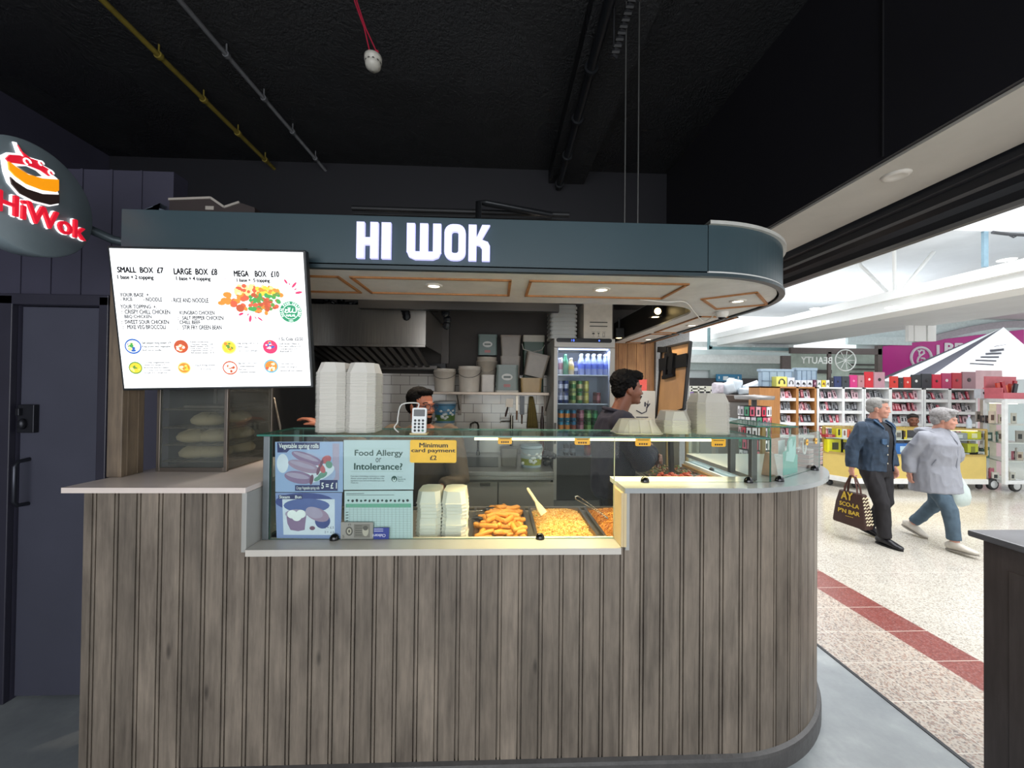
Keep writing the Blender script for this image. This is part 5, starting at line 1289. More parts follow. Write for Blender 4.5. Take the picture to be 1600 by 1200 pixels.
for r in range(rows+1):
    k = r/rows; xl = a.x-.02+(c2.x-a.x+.02)*k**.8; xr = a.x+.02+(b2.x-a.x-.02)*k**.8; z = a.z+(c2.z-a.z)*k
    for i in range(n): u = i/(n-1); vs.append((xl+(xr-xl)*u, 4.23+.018*sin(i*2.1+r*.2)*k, z))
fs = [(r*n+i, r*n+i+1, (r+1)*n+i+1, (r+1)*n+i) for r in range(rows) for i in range(n-1)]
q.add(vs, fs, 0, True); o = q.build('cloth', M('#6a5a2a', .8, 0, .2, 30)); so = o.modifiers.new('s', 'SOLIDIFY'); so.thickness = .004; tag(o, 'olive cloth hanging under the right end of the shelf', 'cloth')
q = MB(); c = P(660+935/5, 460+1060/5, Y=4.15); h = P(660+935/5, 460+850/5, Y=4.15).z-c.z; c.z -= .0
q.lathe([(.022, 0), (.024, .01), (.024, h*.72), (.012, h*.82), (.012, h*.9), (.0, h*.9)], (c.x, 4.15, 1.0363), 16); q.lathe([(.02, .27), (.02, .37), (.009, .44), (.009, .52), (0, .52)], (c.x, 4.15, 1.0363), 14, 1)
o = q.build('sauce_bottle', [M('#7d3a2c', .3), M('#3b2a26', .4)]); tag(o, 'red brown sauce bottle at the back of the sink bench', 'bottle')
# sink bench
t = thing('sink_bench', (.02, 3.3, .15), 'stainless steel sink bench along the tiled back wall', 'sink bench')
bx0, bx1 = -1.86, P(868, 738, Y=3.3).x-.01
q = MB(); q.box(bx0, bx1, 3.3, 4.28, .995, 1.035); q.box(bx0, bx1, 3.3, 3.31, .965, .995); q.box(bx0, bx1, 4.27, 4.285, 1.035, 1.2); q.build('bench_top', BRUSH, t, bevel=.003)
q = MB(); q.box(bx0+.02, bx1-.02, 3.37, 4.25, .16, .995); q.build('cabinet', M('#8d857a', .35, .5), t)
xs = [P(px, 770, Y=3.36).x for px in (690, 778, 866)]
for i in range(2):
    q = MB(); q.box(xs[i]+.006, xs[i+1]-.006, 3.352, 3.37, .3, .93); d = q.build('door', M('#c2b8aa', .35, .3, .06, 3), t, bevel=.002)
    if i == 0: q = MB(); c = P(758, 757, Y=3.345); q.box(c.x-.045, c.x+.045, 3.338, 3.352, c.z-.012, c.z+.012); q.build('handle', M('#bdb6ab', .25, .9), d)
q = MB(); q.box(-.42, .02, 3.5, 4.0, 1.0355, 1.0385); q.box(-.40, .0, 3.52, 3.98, 1.0385, 1.039); q.build('basin', M('#3d3a37', .3, .8), t)
for px, tx, py, lab in ((747, 735, 661, 'tall gooseneck tap at the middle of the sink bench'), (799, 783, 652, 'swivel tap with horizontal spout right of the gooseneck')):
    y_ = 4.12; c = P(px, 700, Y=y_); tp = P(px, py, Y=y_); e_ = P(tx, py+8, Y=y_-.05)
    q = MB()
    if px < 770: q.tube([(c.x, y_, 1.0357), (c.x, y_, tp.z-.03), (c.x-.01, y_-.01, tp.z), (c.x-.035, y_-.03, tp.z+.012), (e_.x+.005, y_-.05, tp.z-.005), (e_.x, y_-.05, e_.z-.03)], .011, 10)
    else: q.tube([(c.x, y_, 1.0357), (c.x, y_, tp.z+.02)], .017, 10); q.tube([(c.x, y_, tp.z-.04), (e_.x, y_-.06, tp.z-.04), (e_.x-.01, y_-.06, tp.z-.055)], .009, 8)
    q.cyl((c.x, y_, 1.0357), (c.x, y_, 1.075), .022, .018, 14)
    o = q.build('tap', M('#8d867c' if px > 770 else '#55504a', .15, .95)); tag(o, lab, 'tap')
tub('tub', 781, 809, 699, 728, 3.6, '#7d776e', 'grey translucent tub on the sink bench', square=True, taper=.85, zfix=1.0357)
tub('bucket', 812, 848, 693, 731, 3.55, '#9fb0b8', 'printed tub with a yellow and green label on the sink bench', 'bucket', lid=None, handle='#b5b0a6', deco=band(('#9aa04a', '#a9b6b8')), zfix=1.0357)
q = MB(); rnd = random.Random(8)
for k in range(8): c = P(853+rnd.uniform(-2, 12), 722+rnd.uniform(-14, 8), Y=3.55+rnd.uniform(0, .2)); q.ell((c.x, c.y, max(1.06, c.z)), (.035, .03, .03), None, 8, 6, smooth=False)
o = q.build('refuse_bag', M('#1b1917', .3)); tag(o, 'crumpled black bag at the right end of the sink bench', 'bag')
# drinks fridge
fx0, fx1, fy, fz1 = .545, 1.135, 3.7, P(910, 529, Y=3.7).z
t = thing('drinks_fridge', (.84, 3.95, .15), 'tall white glass door fridge filled with canned drinks and bottles', 'fridge')
FW = M('#b7b3ab', .35, 0, .05, 5)
gl0, gl1 = P(871, 600, Y=fy).x, P(953, 600, Y=fy).x; gt = P(910, 544, Y=fy).z; gb = P(910, 713, Y=fy).z
q = MB(); q.box(fx0, fx0+.04, fy+.04, 4.24, .2, fz1); q.box(fx1-.04, fx1, fy+.04, 4.24, .2, fz1); q.box(fx0+.04, fx1-.04, 4.2, 4.24, .2, fz1); q.box(fx0+.04, fx1-.04, fy+.04, 4.2, fz1-.09, fz1); q.box(fx0+.04, fx1-.04, fy+.04, 4.2, .2, gb-.36); q.box(fx0, fx1, fy, fy+.04, fz1-.085, fz1)
q.box(fx0+.02, fx0+.06, fy+.1, fy+.14, .1505, .2); q.box(fx1-.06, fx1-.02, fy+.1, fy+.14, .1505, .2)
q.build('body', FW, t, bevel=.003)
q = MB(); a, b2 = P(869, 535, Y=fy), P(955, 529, Y=fy); zc_ = (a.z+b2.z)/2; q.prism(rrect(gl0-.015, gl1+.015, zc_-.02, zc_+.02, .019), (0, fy-.002, 0), XA, ZA, YA, .002); q.build('display_panel', M('#15171c', .2), t)
q = MB(); q.text('18', (.83-.12, fy-.0025, zc_-.011), XA, ZA, .03, .022, 0); q.ell((.98, fy-.003, zc_), (.008, .001, .008), n=10, k=6); q.build('display_digits', led('display_blue', '#5a7dff', 1.5), t)
gb2 = gb
q = MB(); q.box(fx0, gl0, fy, fy+.038, gb2-.42, fz1-.09); q.box(gl1, fx1, fy, fy+.038, gb2-.42, fz1-.09); q.box(gl0, gl1, fy, fy+.038, gt, fz1-.09); door = q.build('door', FW, t, bevel=.003)
q = MB(); q.box(gl0, gl1, fy+.012, fy+.018, gb2, gt); q.build('glass', glassmat('fridge_glass', '#f2f6f8', body=.02), door)
q = MB(); q.box(gl0, gl1, fy+.004, fy+.038, gb2-.42, gb2); q.build('lower_panel', M('#4d4b48', .3, .3, .15, 4), door)
q = MB(); q.bar((fx0+.014, fy-.012, 1.42), (fx0+.014, fy-.012, 1.22), .012, .02); q.build('handle', M('#4a4845', .4), door)
q = MB(); q.box(fx0, fx1, fy+.01, fy+.04, .2, gb2-.425); q.build('grille', M('#8b8884', .4), t)
q = MB(); q.box(fx0+.0405, fx1-.0405, 4.19, 4.199, gb-.35, fz1-.095); q.box(fx0+.0405, fx0+.046, fy+.045, 4.19, gb-.35, fz1-.095); q.box(fx1-.046, fx1-.0405, fy+.045, 4.19, gb-.35, fz1-.095); q.build('liner', M('#b9c0d2', .4), t)
q = MB(); q.box(fx0+.05, fx1-.05, fy+.05, fy+.065, fz1-.105, fz1-.0935); q.build('light_tube', led('fridge_light', '#cfd8ff', 2.5), t)
area('fridge_light', ((fx0+fx1)/2, fy+.08, fz1-.12), (radians(-12), 0, 0), .48, .04, 3.0, (.72, .78, 1))
rows_px = (585.5, 630.5, 676.5, 716)
zsf = [P(910, py, Y=fy+.07).z for py in rows_px]
zsf[3] = gb-.012
for z in zsf: q = MB(); q.box(fx0+.047, fx1-.047, fy+.06, 4.18, z-.01, z); q.build('shelf', M('#c3c6cc', .3, .4), t)
def can_proto(body, bandc, label, name='drink_can', r=.0255, h=.112):
    q = MB(); q.lathe([(r*.78, 0), (r, .008), (r, h*.3)], n=14, m=0); q.lathe([(r+.0002, h*.3), (r+.0002, h*.68)], n=14, m=1, caps=False); q.lathe([(r, h*.68), (r, h-.012), (r*.82, h-.002), (r*.8, h-.002), (r*.76, h-.006), (0, h-.006)], n=14, m=0)
    q.lathe([(r*.84, h-.003), (r*.84, h), (r*.78, h)], n=14, m=2, caps=False)
    o = q.build(name, [M(body, .25, .3, .1, 60), M(bandc, .25, .2, .35, 90), M('#b9bcc2', .25, .9)]); tag(o, label, 'drink can'); return o
def bottle_proto(body, lab, cap, label, r=.028, h=.21, clear=False):
    q = MB(); q.lathe([(r*.9, 0), (r, .006), (r, h*.62), (r*.8, h*.7), (r*.42, h*.84), (r*.4, h*.93)], n=16, m=0); q.lathe([(r+.0006, h*.28), (r+.0006, h*.52)], n=16, m=1, caps=False); q.lathe([(r*.48, h*.92), (r*.48, h), (0, h)], n=14, m=2)
    o = q.build('drink_bottle', [M(body, .12, 0, .1, 30, alpha=.75 if clear else 1), M(lab, .35, 0, .3, 60), M(cap, .35)]); tag(o, label, 'bottle'); return o
ycan = fy+.10
def put(proto, px, zi, used, stackn=1, depth=3, label=None, group=None, h=.112):
    x = P(px, 640, Y=ycan).x
    for d in range(depth):
        for s in range(stackn):
            o = proto if not used else copy_tree(proto)
            used.append(1); o.location = (x, ycan+d*.056, zsf[zi]+.0005+s*(h+.001))
            if group: o['group'] = group
def row(zi, items):
    for px, fac, args, stackn, depth, grp in items: put(fac(*args), px, zi, [], stackn, depth, None, grp)
CP, BP = can_proto, bottle_proto
W_ = lambda px: (660+px/5)
row(0, [(W_(1075), CP, ('#c9bfc0', '#9a5a68', 'pale pink tall can at the left end of the top fridge shelf', 'drink_can', .026, .165), 1, 2, 'pale pink cans'), (W_(1116), BP, ('#2f7a54', '#3f8a5a', '#1f5a3a', 'green bottle on the top fridge shelf', .028, .2), 1, 2, 'green bottles'),
        (W_(1160), BP, ('#c9b18a', '#d8b53a', '#e6e2da', 'yellow labelled bottle on the top fridge shelf', .027, .165), 1, 2, 'yellow labelled bottles'), (W_(1196), BP, ('#3a4a8a', '#c9cbe0', '#33427c', 'short blue bottle on the top fridge shelf', .018, .13), 1, 2, 'short blue bottles')])
bp = None
for i, px in enumerate((1240, 1290, 1337, 1384, 1430)):
    put(BP('#a9b4e6', '#5a6fd0', '#eceef4', 'clear water bottle with a white cap on the top fridge shelf', .029, .205, True), W_(px), 0, [], 1, 2, None, 'water bottles on the top fridge shelf')
row(1, [(W_(1077), CP, ('#2a3a72', '#b9b9cc', 'navy and white can on the middle fridge shelf'), 2, 3, 'navy cans on the middle fridge shelf'), (W_(1120), CP, ('#2a3a72', '#b9b9cc', 'navy and white can on the middle fridge shelf'), 2, 3, 'navy cans on the middle fridge shelf'),
        (W_(1180), CP, ('#b9c47a', '#3f7a3a', 'pale green can on the middle fridge shelf'), 2, 3, 'pale green cans'), (W_(1230), CP, ('#4a8a4a', '#c9b07a', 'darker green can on the middle fridge shelf'), 2, 3, 'darker green cans'), (W_(1280), CP, ('#b8ad3a', '#d6cb6a', 'yellow can on the middle fridge shelf'), 2, 3, 'yellow cans'), (W_(1372), CP, ('#7a3038', '#a85a60', 'dark red can on the middle fridge shelf'), 1, 3, 'dark red cans')])
row(2, [(W_(1085), CP, ('#2f7f9a', '#e08a3a', 'turquoise and orange can on the lower fridge shelf'), 2, 3, 'turquoise and orange cans'), (W_(1133), CP, ('#2f7f9a', '#e08a3a', 'turquoise and orange can on the lower fridge shelf'), 2, 3, 'turquoise and orange cans'), (W_(1183), CP, ('#2a6f92', '#9a4a36', 'deep turquoise and rust can on the lower fridge shelf'), 2, 3, 'deep turquoise cans'),
        (W_(1242), CP, ('#8a4f62', '#c98a96', 'dusty pink can on the lower fridge shelf'), 2, 3, 'dusty pink cans'), (W_(1300), CP, ('#3f7a3a', '#8fbf6a', 'leaf green can on the lower fridge shelf'), 2, 3, 'leaf green cans'), (W_(1350), CP, ('#1f6a44', '#4aa06a', 'deep green can on the lower fridge shelf'), 2, 3, 'deep green cans')])
row(3, [(W_(1128), CP, ('#20222c', '#8f8f9a', 'black can on the bottom fridge shelf'), 2, 2, 'black cans'), (W_(1180), CP, ('#20222c', '#8f8f9a', 'black can on the bottom fridge shelf'), 2, 2, 'black cans'), (W_(1295), CP, ('#a02f2c', '#c96a5a', 'red can on the bottom fridge shelf'), 2, 2, 'red cans'), (W_(1345), CP, ('#a02f2c', '#c96a5a', 'red can on the bottom fridge shelf'), 2, 2, 'red cans')]) if zsf[2]-zsf[3] > .235 else row(3, [(W_(1128), CP, ('#20222c', '#8f8f9a', 'black can on the bottom fridge shelf'), 1, 2, 'black cans'), (W_(1180), CP, ('#20222c', '#8f8f9a', 'black can on the bottom fridge shelf'), 1, 2, 'black cans'), (W_(1295), CP, ('#a02f2c', '#c96a5a', 'red can on the bottom fridge shelf'), 1, 2, 'red cans'), (W_(1345), CP, ('#a02f2c', '#c96a5a', 'red can on the bottom fridge shelf'), 1, 2, 'red cans')])
# on top of the fridge
zf = fz1+.0005
a, b2 = P(855, 525, Y=3.85), P(897, 480, Y=3.85); n = 8; hh = (b2.z-zf)/n
q = MB(); w2 = (b2.x-a.x)/2
q.prism(rrect(-w2, w2, -.13, .13, .03), (0, 0, 0), XA, YA, ZA, hh*.55); q.prism(rrect(-w2*.93, w2*.93, -.12, .12, .03), (0, 0, hh*.55), XA, YA, ZA, hh*.44)
proto = q.build('tray_lid', M('#a9a9a4', .4, 0, .05, 8), bevel=.003); tag(proto, 'grey plastic lid in the stack on top of the drinks fridge', 'lid', 'plastic lids stacked on the fridge'); proto.location = ((a.x+b2.x)/2+.012, 3.86, zf)
for k in range(1, n): c = copy_tree(proto); c.location = ((a.x+b2.x)/2+.012, 3.86, zf+k*hh)
a, b2 = P(900, 525, Y=3.78), P(957, 476, Y=3.78)
t = thing('carton', ((a.x+b2.x)/2, 3.9, zf), 'brown cardboard carton with printed handling symbols on top of the fridge', 'carton')
cx0, cx1, ch = P(912, 500, Y=3.74).x, P(957, 500, Y=3.74).x, b2.z-zf
q = MB(); q.box(cx0, cx1, 3.74, 4.02, zf, zf+ch); q.add([(cx0, 3.74, zf+ch), (cx1, 3.74, zf+ch), (cx1+.01, 3.70, zf+ch+.018), (cx0+.02, 3.70, zf+ch+.014)], [(0, 1, 2, 3)]); q.build('box', M('#cdc3b4', .65, 0, .1, 12), t, bevel=.003)
q = MB(); y_ = 3.7385
for k in range(2): q.box(cx0+.06, cx1-.05, y_, y_+.001, zf+ch*(.46-.11*k), zf+ch*(.485-.11*k))
for k, u in enumerate((.34, .52, .70)):
    x = cx0+(cx1-cx0)*u; z = zf+ch*.13; q.box(x-.018, x+.018, y_, y_+.0008, z-.026, z-.024); q.box(x-.018, x+.018, y_, y_+.0008, z+.026, z+.028)
    if k == 0: q.prism([(x+.014*cos(pi*i/8), z+.004+.014*sin(pi*i/8)) for i in range(9)], (0, y_, 0), XA, ZA, YA, .001); q.box(x-.0015, x+.0015, y_, y_+.001, z-.016, z+.006)
    elif k == 1: q.prism([(x-.012, z+.016), (x, z), (x+.012, z+.016)][::-1], (0, y_, 0), XA, ZA, YA, .001); q.box(x-.0015, x+.0015, y_, y_+.001, z-.014, z+.002); q.box(x-.008, x+.008, y_, y_+.001, z-.017, z-.014)
    else:
        for s in (-1, 1): q.box(x+s*.009-.0015, x+s*.009+.0015, y_, y_+.001, z-.018, z+.018)
        q.box(x-.009, x+.009, y_, y_+.001, z+.016, z+.019); q.box(x-.009, x+.009, y_, y_+.001, z-.019, z-.016)
q.build('print', M('#2c2823', .6), t)
# steamer cabinet with buns on the left worktop
sx0, sx1, sy0, sy1, sz0, sz1 = -1.695, -1.352, 2.0, 2.40, 1.3135, 2.33
t = thing('steamer_cabinet', ((sx0+sx1)/2, 2.2, sz0), 'glass sided steamer cabinet with wire shelves of buns under the menu screen', 'steamer')
FR_ = M('#7d756d', .28, .85, .1, 8); k = .016
q = MB()
for x in (sx0, sx1-k):
    for y in (sy0, sy1-k): q.box(x, x+k, y, y+k, sz0, sz1)
q.box(sx0+k, sx1-k, sy0, sy0+k, sz0, sz0+.02); q.box(sx0, sx1, sy0, sy1, sz1-.05, sz1); q.box(sx0+k, sx1-k, sy0+k, sy1-k, sz0, sz0+.008); q.box(sx0+k, sx1-k, sy1-.006, sy1, sz0, sz1-.05); q.build('frame', FR_, t, bevel=.001)
FOG = glassmat('misted_glass', '#d9d8d4', body=.05)
q = MB(); q.box(sx0+k, sx1-k, sy0+.004, sy0+.008, sz0+.02, sz1-.05); q.build('front_glass', FOG, t)
q = MB(); q.box(sx1-.010, sx1-.006, sy0+k, sy1-k, sz0+.008, sz1-.05); q.build('side_glass', FOG, t)
shz_ = [P(300, 560+yy/5.714, Y=sy0+.03).z for yy in (450, 612, 765, 910)]
for i, z in enumerate(shz_):
    q = MB()
    for j in range(9): x = sx0+.03+j*(sx1-sx0-.06)/8; q.cyl((x, sy0+.02, z), (x, sy1-.02, z), .0025, n=6)
    for y in (sy0+.02, sy1-.022): q.cyl((sx0+.018, y, z-.004), (sx1-.018, y, z-.004), .004, n=6)
    q.box(sx1-.026, sx1-.018, sy0+.02, sy1-.02, z-.012, z-.004)
    if i == 0: q.box(sx0+.08, sx1-.03, sy0+.06, sy1-.05, z+.003, z+.014)
    q.build('wire_shelf', M('#a8a29a', .35, .8), t)
q = MB(); q.lathe([(0, 0), (.05, .0), (.074, .012), (.078, .03), (.06, .052), (.03, .062), (0, .063)], n=24)
for k_ in range(7): q.tube([(.066*cos(k_*.9), .066*sin(k_*.9), .042), (.03*cos(k_*.9+.3), .03*sin(k_*.9+.3), .061), (0, 0, .066)], [.006, .006, .004], 6)
proto = q.build('steamed_bun', M('#d8cfae', .55, 0, .08, 10)); n = 0
for px, zi, y, lab in ((326, 1, 2.12, 'pale steamed bun on the upper loaded steamer shelf, in front'), (368, 1, 2.3, 'pale steamed bun on the upper loaded steamer shelf, behind'), (305, 2, 2.11, 'pale steamed bun at the left of the middle loaded steamer shelf'), (339, 2, 2.13, 'pale steamed bun in the middle of the middle steamer shelf'), (373, 2, 2.29, 'pale steamed bun at the back of the middle steamer shelf'), (309, 3, 2.11, 'pale steamed bun at the left of the lowest loaded steamer shelf'), (337, 3, 2.13, 'pale steamed bun in the middle of the lowest steamer shelf'), (375, 3, 2.29, 'pale steamed bun at the back of the lowest steamer shelf')):
    o = proto if n == 0 else proto.copy()
    if n: COL.objects.link(o)
    n += 1; tag(o, lab, 'bun', 'steamed buns in the steamer')
    x = P(px, 680, Y=y).x; o.location = (min(sx1-.1, x), y, shz_[zi]+.003); o.rotation_euler.z = n*.7
# rack and ladle right of the steamer
q = MB(); a = P(428, 622, Y=2.75); b2 = P(437, 668, Y=2.75)
q.tube([a+V((-.02, 0, -.02)), a+V((-.012, 0, .012)), a+V((.0, 0, .0)), b2], [.004, .005, .008, .011], 8); q.tube([b2, b2+V((.01, 0, -.05)), b2+V((.0, 0, -.3))], .008, 8)
q.cyl(b2+V((0, 0, -.29)), (b2.x, 2.75, .151), .012, n=8)
o = q.build('stirring_paddle', M('#8f877d', .35, .7)); tag(o, 'metal stirring paddle standing upright right of the steamer cabinet', 'paddle')
t = thing('wall_rack', P(450, 640, Y=3.9), 'dark two tier rack with a red packet right of the steamer', 'rack')
a, b2 = P(425, 655, Y=3.9), P(468, 625, Y=3.9)
q = MB(); q.box(a.x-.1, b2.x, 3.9, 4.2, a.z-.02, a.z); q.box(a.x-.1, b2.x, 3.9, 4.2, b2.z-.02, b2.z); q.box(b2.x-.03, b2.x, 4.18, 4.288, a.z-.05, b2.z+.1); q.build('frame', M('#2a2725', .5, .3), t)
q = MB(); q.box(a.x+.04, b2.x-.08, 3.95, 4.1, a.z+.0005, b2.z-.03); o = q.build('food_packet', M('#6a2530', .5, 0, .3, 15), bevel=.02); tag(o, 'dark red food packet on the lower tier of the rack', 'packet')
# items at the back right: carton, red sign, plywood panel with bracket
a, b2 = P(983, 657, Y=3.75), P(1024, 611, Y=3.75)
t = thing('carton', ((a.x+b2.x)/2, 3.85, 1.0), 'white printed carton behind the young man', 'carton')
q = MB(); q.box(a.x-.03, b2.x, 3.75, 4.0, a.z-.06, b2.z); q.build('box', M('#cfcac0', .55, 0, .05, 8), t, bevel=.003)
q = MB(); p = P(1002, 640, Y=3.748); q.text('ly', (p.x+.03, 3.7485, p.z+.015), XA, ZA, .062, .06, 0, 0, .04)
pts = [P(994, 641, Y=3.748), P(1003, 646, Y=3.748), P(1010, 643, Y=3.748), P(1013, 626, Y=3.748)]; q.tube([V((p2.x, 3.749, p2.z)) for p2 in pts], [.004, .006, .005, .003], 6); q.box(p.x-.05, p.x+.07, 3.7485, 3.749, p.z-.08, p.z-.07); q.build('print', M('#2d2a3a', .5), t)
q = MB(); q.box(a.x-.05, 1.79, 3.73, 4.04, .151, a.z-.0605); o = q.build('storage_cabinet', M('#5d574f', .5)); tag(o, 'low storage cabinet carrying the white carton', 'cabinet')
a, b2 = P(1001, 612, Y=4.98), P(1011, 593, Y=4.98); q = MB(); q.box(a.x-.03, b2.x, 4.985, 4.998, a.z, b2.z); o = q.build('fire_notice', M('#e0564a', .5, 0, .1, 40)); tag(o, 'small red notice on the wood panelled wall behind the young man', 'sign')
t = thing('plywood_panel', (1.55, 3.3, 1.06), 'tall plywood panel with black edges and a black screen bracket', 'panel')
cTL, cTR, cBR, cBL = P(1035, 544, Y=3.5), P(1079, 534, Y=3.15), P(1069, 639, Y=3.18), P(1026, 654, Y=3.53)
pu = (cTR-cTL).normalized(); pw = ((cTL-cBL)).normalized(); pn = pu.cross(pw).normalized()
q = MB(); vs = [cTL, cTR, cBR, cBL]; q.add(vs+[p-pn*.02 for p in vs], [(3, 2, 1, 0), (4, 5, 6, 7), (0, 1, 5, 4), (1, 2, 6, 5), (2, 3, 7, 6), (3, 0, 4, 7)]); q.build('board', M('#c79a6b', .5, 0, .08, 10, 0, 60, 0, (1, 1, .2)), t)
q = MB()
for a, b2 in ((cTL, cTR), (cTR, cBR), (cBR, cBL), (cBL, cTL)): q.bar(a, b2, .016, .026, up=pn)
lo = cBL.lerp(cBR, .5); q.bar(lo, V((lo.x+.02, lo.y, 1.0)), .05, .03); q.build('edging', M('#1c191a', .5), t)
q = MB()
def pp(u, v): return cTL.lerp(cTR, u).lerp(cBL.lerp(cBR, u), v)+pn*.02
q.bar(pp(0, .24), pp(1, .27), .11, .012, up=pn); q.bar(pp(.28, .1), pp(.28, .44), .035, .03, up=pn); q.bar(pp(.5, .12), pp(.5, .42), .05, .04, up=pn); q.bar(pp(-.05, .02), pp(.3, .05), .05, .04, up=pn); q.bar(pp(.3, .02), pp(.4, .16), .03, .03, up=pn); q.bar(pp(.2, .44), pp(.6, .44), .03, .03, up=pn); q.build('screen_bracket', M('#121214', .6, 0, spec=.2), t)
# warm lamps in the kitchen ceiling
spot('kitchen_lamp', (-.9, 3.0, 2.9), (-.5, 3.8, 1.0), 58, (1, .82, .62), 140)
spot('kitchen_lamp', (.3, 3.0, 2.9), (.2, 3.9, 1.0), 62, (1, .82, .62), 140)
# ------------------------------------------------------------------ the mall beyond the shutter line
WH = M('#eeefed', .5, 0, .03, 3); PALE = M('#dbe4e4', .6, 0, .05, 2); GRY = M('#cfd2d4', .6, 0, .06, 2)
YF = 13.0
def wall_rect(q, px0, px1, py0, py1, y, th=.2, m=0):
    a, b2 = P(px0, py1, Y=y), P(px1, py0, Y=y); q.box(a.x, b2.x, y, y+th, a.z, b2.z, m)
q = MB(); zc_ = P(1200, 548, Y=YF).z; q.box(4.2, 26, YF, YF+.2, 0, zc_); q.box(P(1338, 500, Y=YF).x, 26, YF, YF+.2, zc_, 4.3); struct(q.build('wall_mall', PALE))
q = MB(); q.box(4.6, 14, 5.9, 8.8, 4.35, 4.5); q.box(4.2, 26, 10.5, YF, 4.3, 4.45); struct(q.build('ceiling', GRY))
q = MB()
bm = lambda y, x: SH(y, x)
q.prism([(bm(0, 7.4), 0), (bm(0, 7.95), 0), (bm(YF, 7.95), YF), (bm(YF, 7.4), YF)], (0, 0, 3.24), XA, YA, ZA, .22)
q.prism([(bm(0, 7.3), 0), (bm(0, 7.95), 0), (bm(YF, 7.95), YF), (bm(YF, 7.3), YF)], (0, 0, 3.46), XA, YA, ZA, .16)
struct(q.build('trim_5', WH, bevel=.02))
q = MB(); q.prism([(bm(0, 8.2), 2), (bm(0, 10.15), 2), (bm(YF, 10.15), YF), (bm(YF, 8.2), YF)], (0, 0, 3.3), XA, YA, ZA, .12); struct(q.build('trim_6', GRY))
q = MB()
for k, (pa, pb) in enumerate((((1342, 412), (1386, 456)), ((1397, 391), (1398, 455)), ((1459, 393), (1411, 452)))):
    a = P(*pa, Z=4.35); b2 = P(*pb, X=7.5); q.cyl((a.x, a.y, 4.349), b2, .03, n=10)
o = q.build('ceiling_strut', WH); tag(o, 'white V shaped strut holding the long white beam of the mall', 'strut')
for px, py, z, lab in ((1398, 480, 3.239, 'round white downlight in the underside of the long mall beam'), (1573, 406, 4.349, 'round white downlight in the grey mall ceiling at the right'), (1273, 482, 4.299, 'small round downlight in the far mall ceiling')):
    c = P(px, py, Z=z); q = MB(); q.lathe([(.0, -.012), (.11, -.012), (.13, -.006), (.13, 0)], c, 20)
    o = q.build('ceiling_light', led('mall_light', '#fffdf6', 3)); tag(o, lab, 'ceiling light')
a, b2 = P(1545, 415, Y=5.85), P(1549, 349, Y=5.85); q = MB(); q.box(a.x-.01, b2.x+.02, 5.9, 5.94, a.z, 4.349); o = q.build('hanging_fin', M('#7d98a6', .4, .2)); tag(o, 'blue grey vertical fin hanging from the mall ceiling', 'fin')
q = MB(); q.tube([P(1551, 363, Y=5.85), P(1575, 366, Y=5.85), P(1612, 368, Y=5.85)], .025, 8); q.tube([P(1576, 367, Y=5.85), P(1584, 371, Y=5.85), P(1591, 367, Y=5.85)], .012, 6); o = q.build('hanging_cable', M('#3c3d40', .5)); tag(o, 'dark cable run beside the blue grey hanging fin', 'cable')
for i, (x0, x1, lab) in enumerate(((1420, 1428, 'narrow white hanging sign panel, leftmost under the mall beam'), (1429, 1447, 'wide white hanging sign panel in the middle under the mall beam'), (1450, 1463, 'white hanging sign panel, rightmost under the mall beam'))):
    y_ = 8.6; a, b2 = P(x0, 533, Y=y_), P(x1, 490, Y=y_); t = thing('hanging_sign', ((a.x+b2.x)/2, y_, a.z), lab, 'sign', None)
    q = MB(); q.box(a.x, b2.x, y_, y_+.08, a.z, b2.z); q.build('panel', WH, t, bevel=.005)
    q = MB(); q.cyl(((a.x+b2.x)/2, y_+.04, b2.z), ((a.x+b2.x)/2-.05, y_+.04, 3.3), .015, n=8); q.build('hanger', M('#a9aeb0', .4, .5), t)
# upper cornice, shop signs on the far wall
q = MB()
n = 14
for k in range(n):
    u0, u1 = k/n, (k+1)/n
    f = lambda u: (1463+u*150, 523-22*sin(u*pi*.55))
    a, b2 = P(*f(u0), Y=YF-.3), P(*f(u1), Y=YF-.3); q.prism([(a.x, a.z-.22), (b2.x, b2.z-.22), (b2.x, b2.z), (a.x, a.z)], (0, YF-.3, 0), XA, ZA, YA, .29)
struct(q.build('trim_7', M('#a9a3ab', .5)))
q = MB(); wall_rect(q, 1330, 1600, 483, 528, YF-.2, .1); wall_rect(q, 1325, 1425, 527, 538, YF-.32, .1); struct(q.build('trim_8', M('#d5e3e4', .5)))
y_ = YF-.25
t = thing('shop_sign', P(1450, 600, Y=y_), 'magenta shop sign with a round white letter emblem on the far mall wall', 'shop sign')
q = MB(); a, b2 = P(1380, 590, Y=y_), P(1600, 528, Y=y_); q.prism([(a.x, a.z), (P(1600, 590, Y=y_).x, a.z), (P(1600, 512, Y=y_).x, P(1600, 515, Y=y_).z), (a.x, P(1380, 541, Y=y_).z)], (0, y_, 0), XA, ZA, YA, .08); q.build('panel', M('#c0148c', .4, 0, .05, 2), t)
q = MB(); c = P(1439, 559, Y=y_-.002); r = .36
q.tube([c+V((r*cos(2*pi*k/28), 0, r*sin(2*pi*k/28))) for k in range(29)], .045, 6)
for pts, wd in (([(-.06, .2), (-.02, .27), (.08, .25), (.1, .15), (-.02, .08), (-.1, .0), (-.14, -.12), (-.06, -.24), (.1, -.24), (.17, -.12), (.1, -.02), (-.02, -.02)], .035), ([(-.14, .26), (-.08, .22), (-.06, .08)], .03), ([(.0, -.1), (.06, -.15), (.0, -.18), (-.04, -.12)], .028)): q.tube([c+V((u, 0, v)) for u, v in pts], wd, 6)
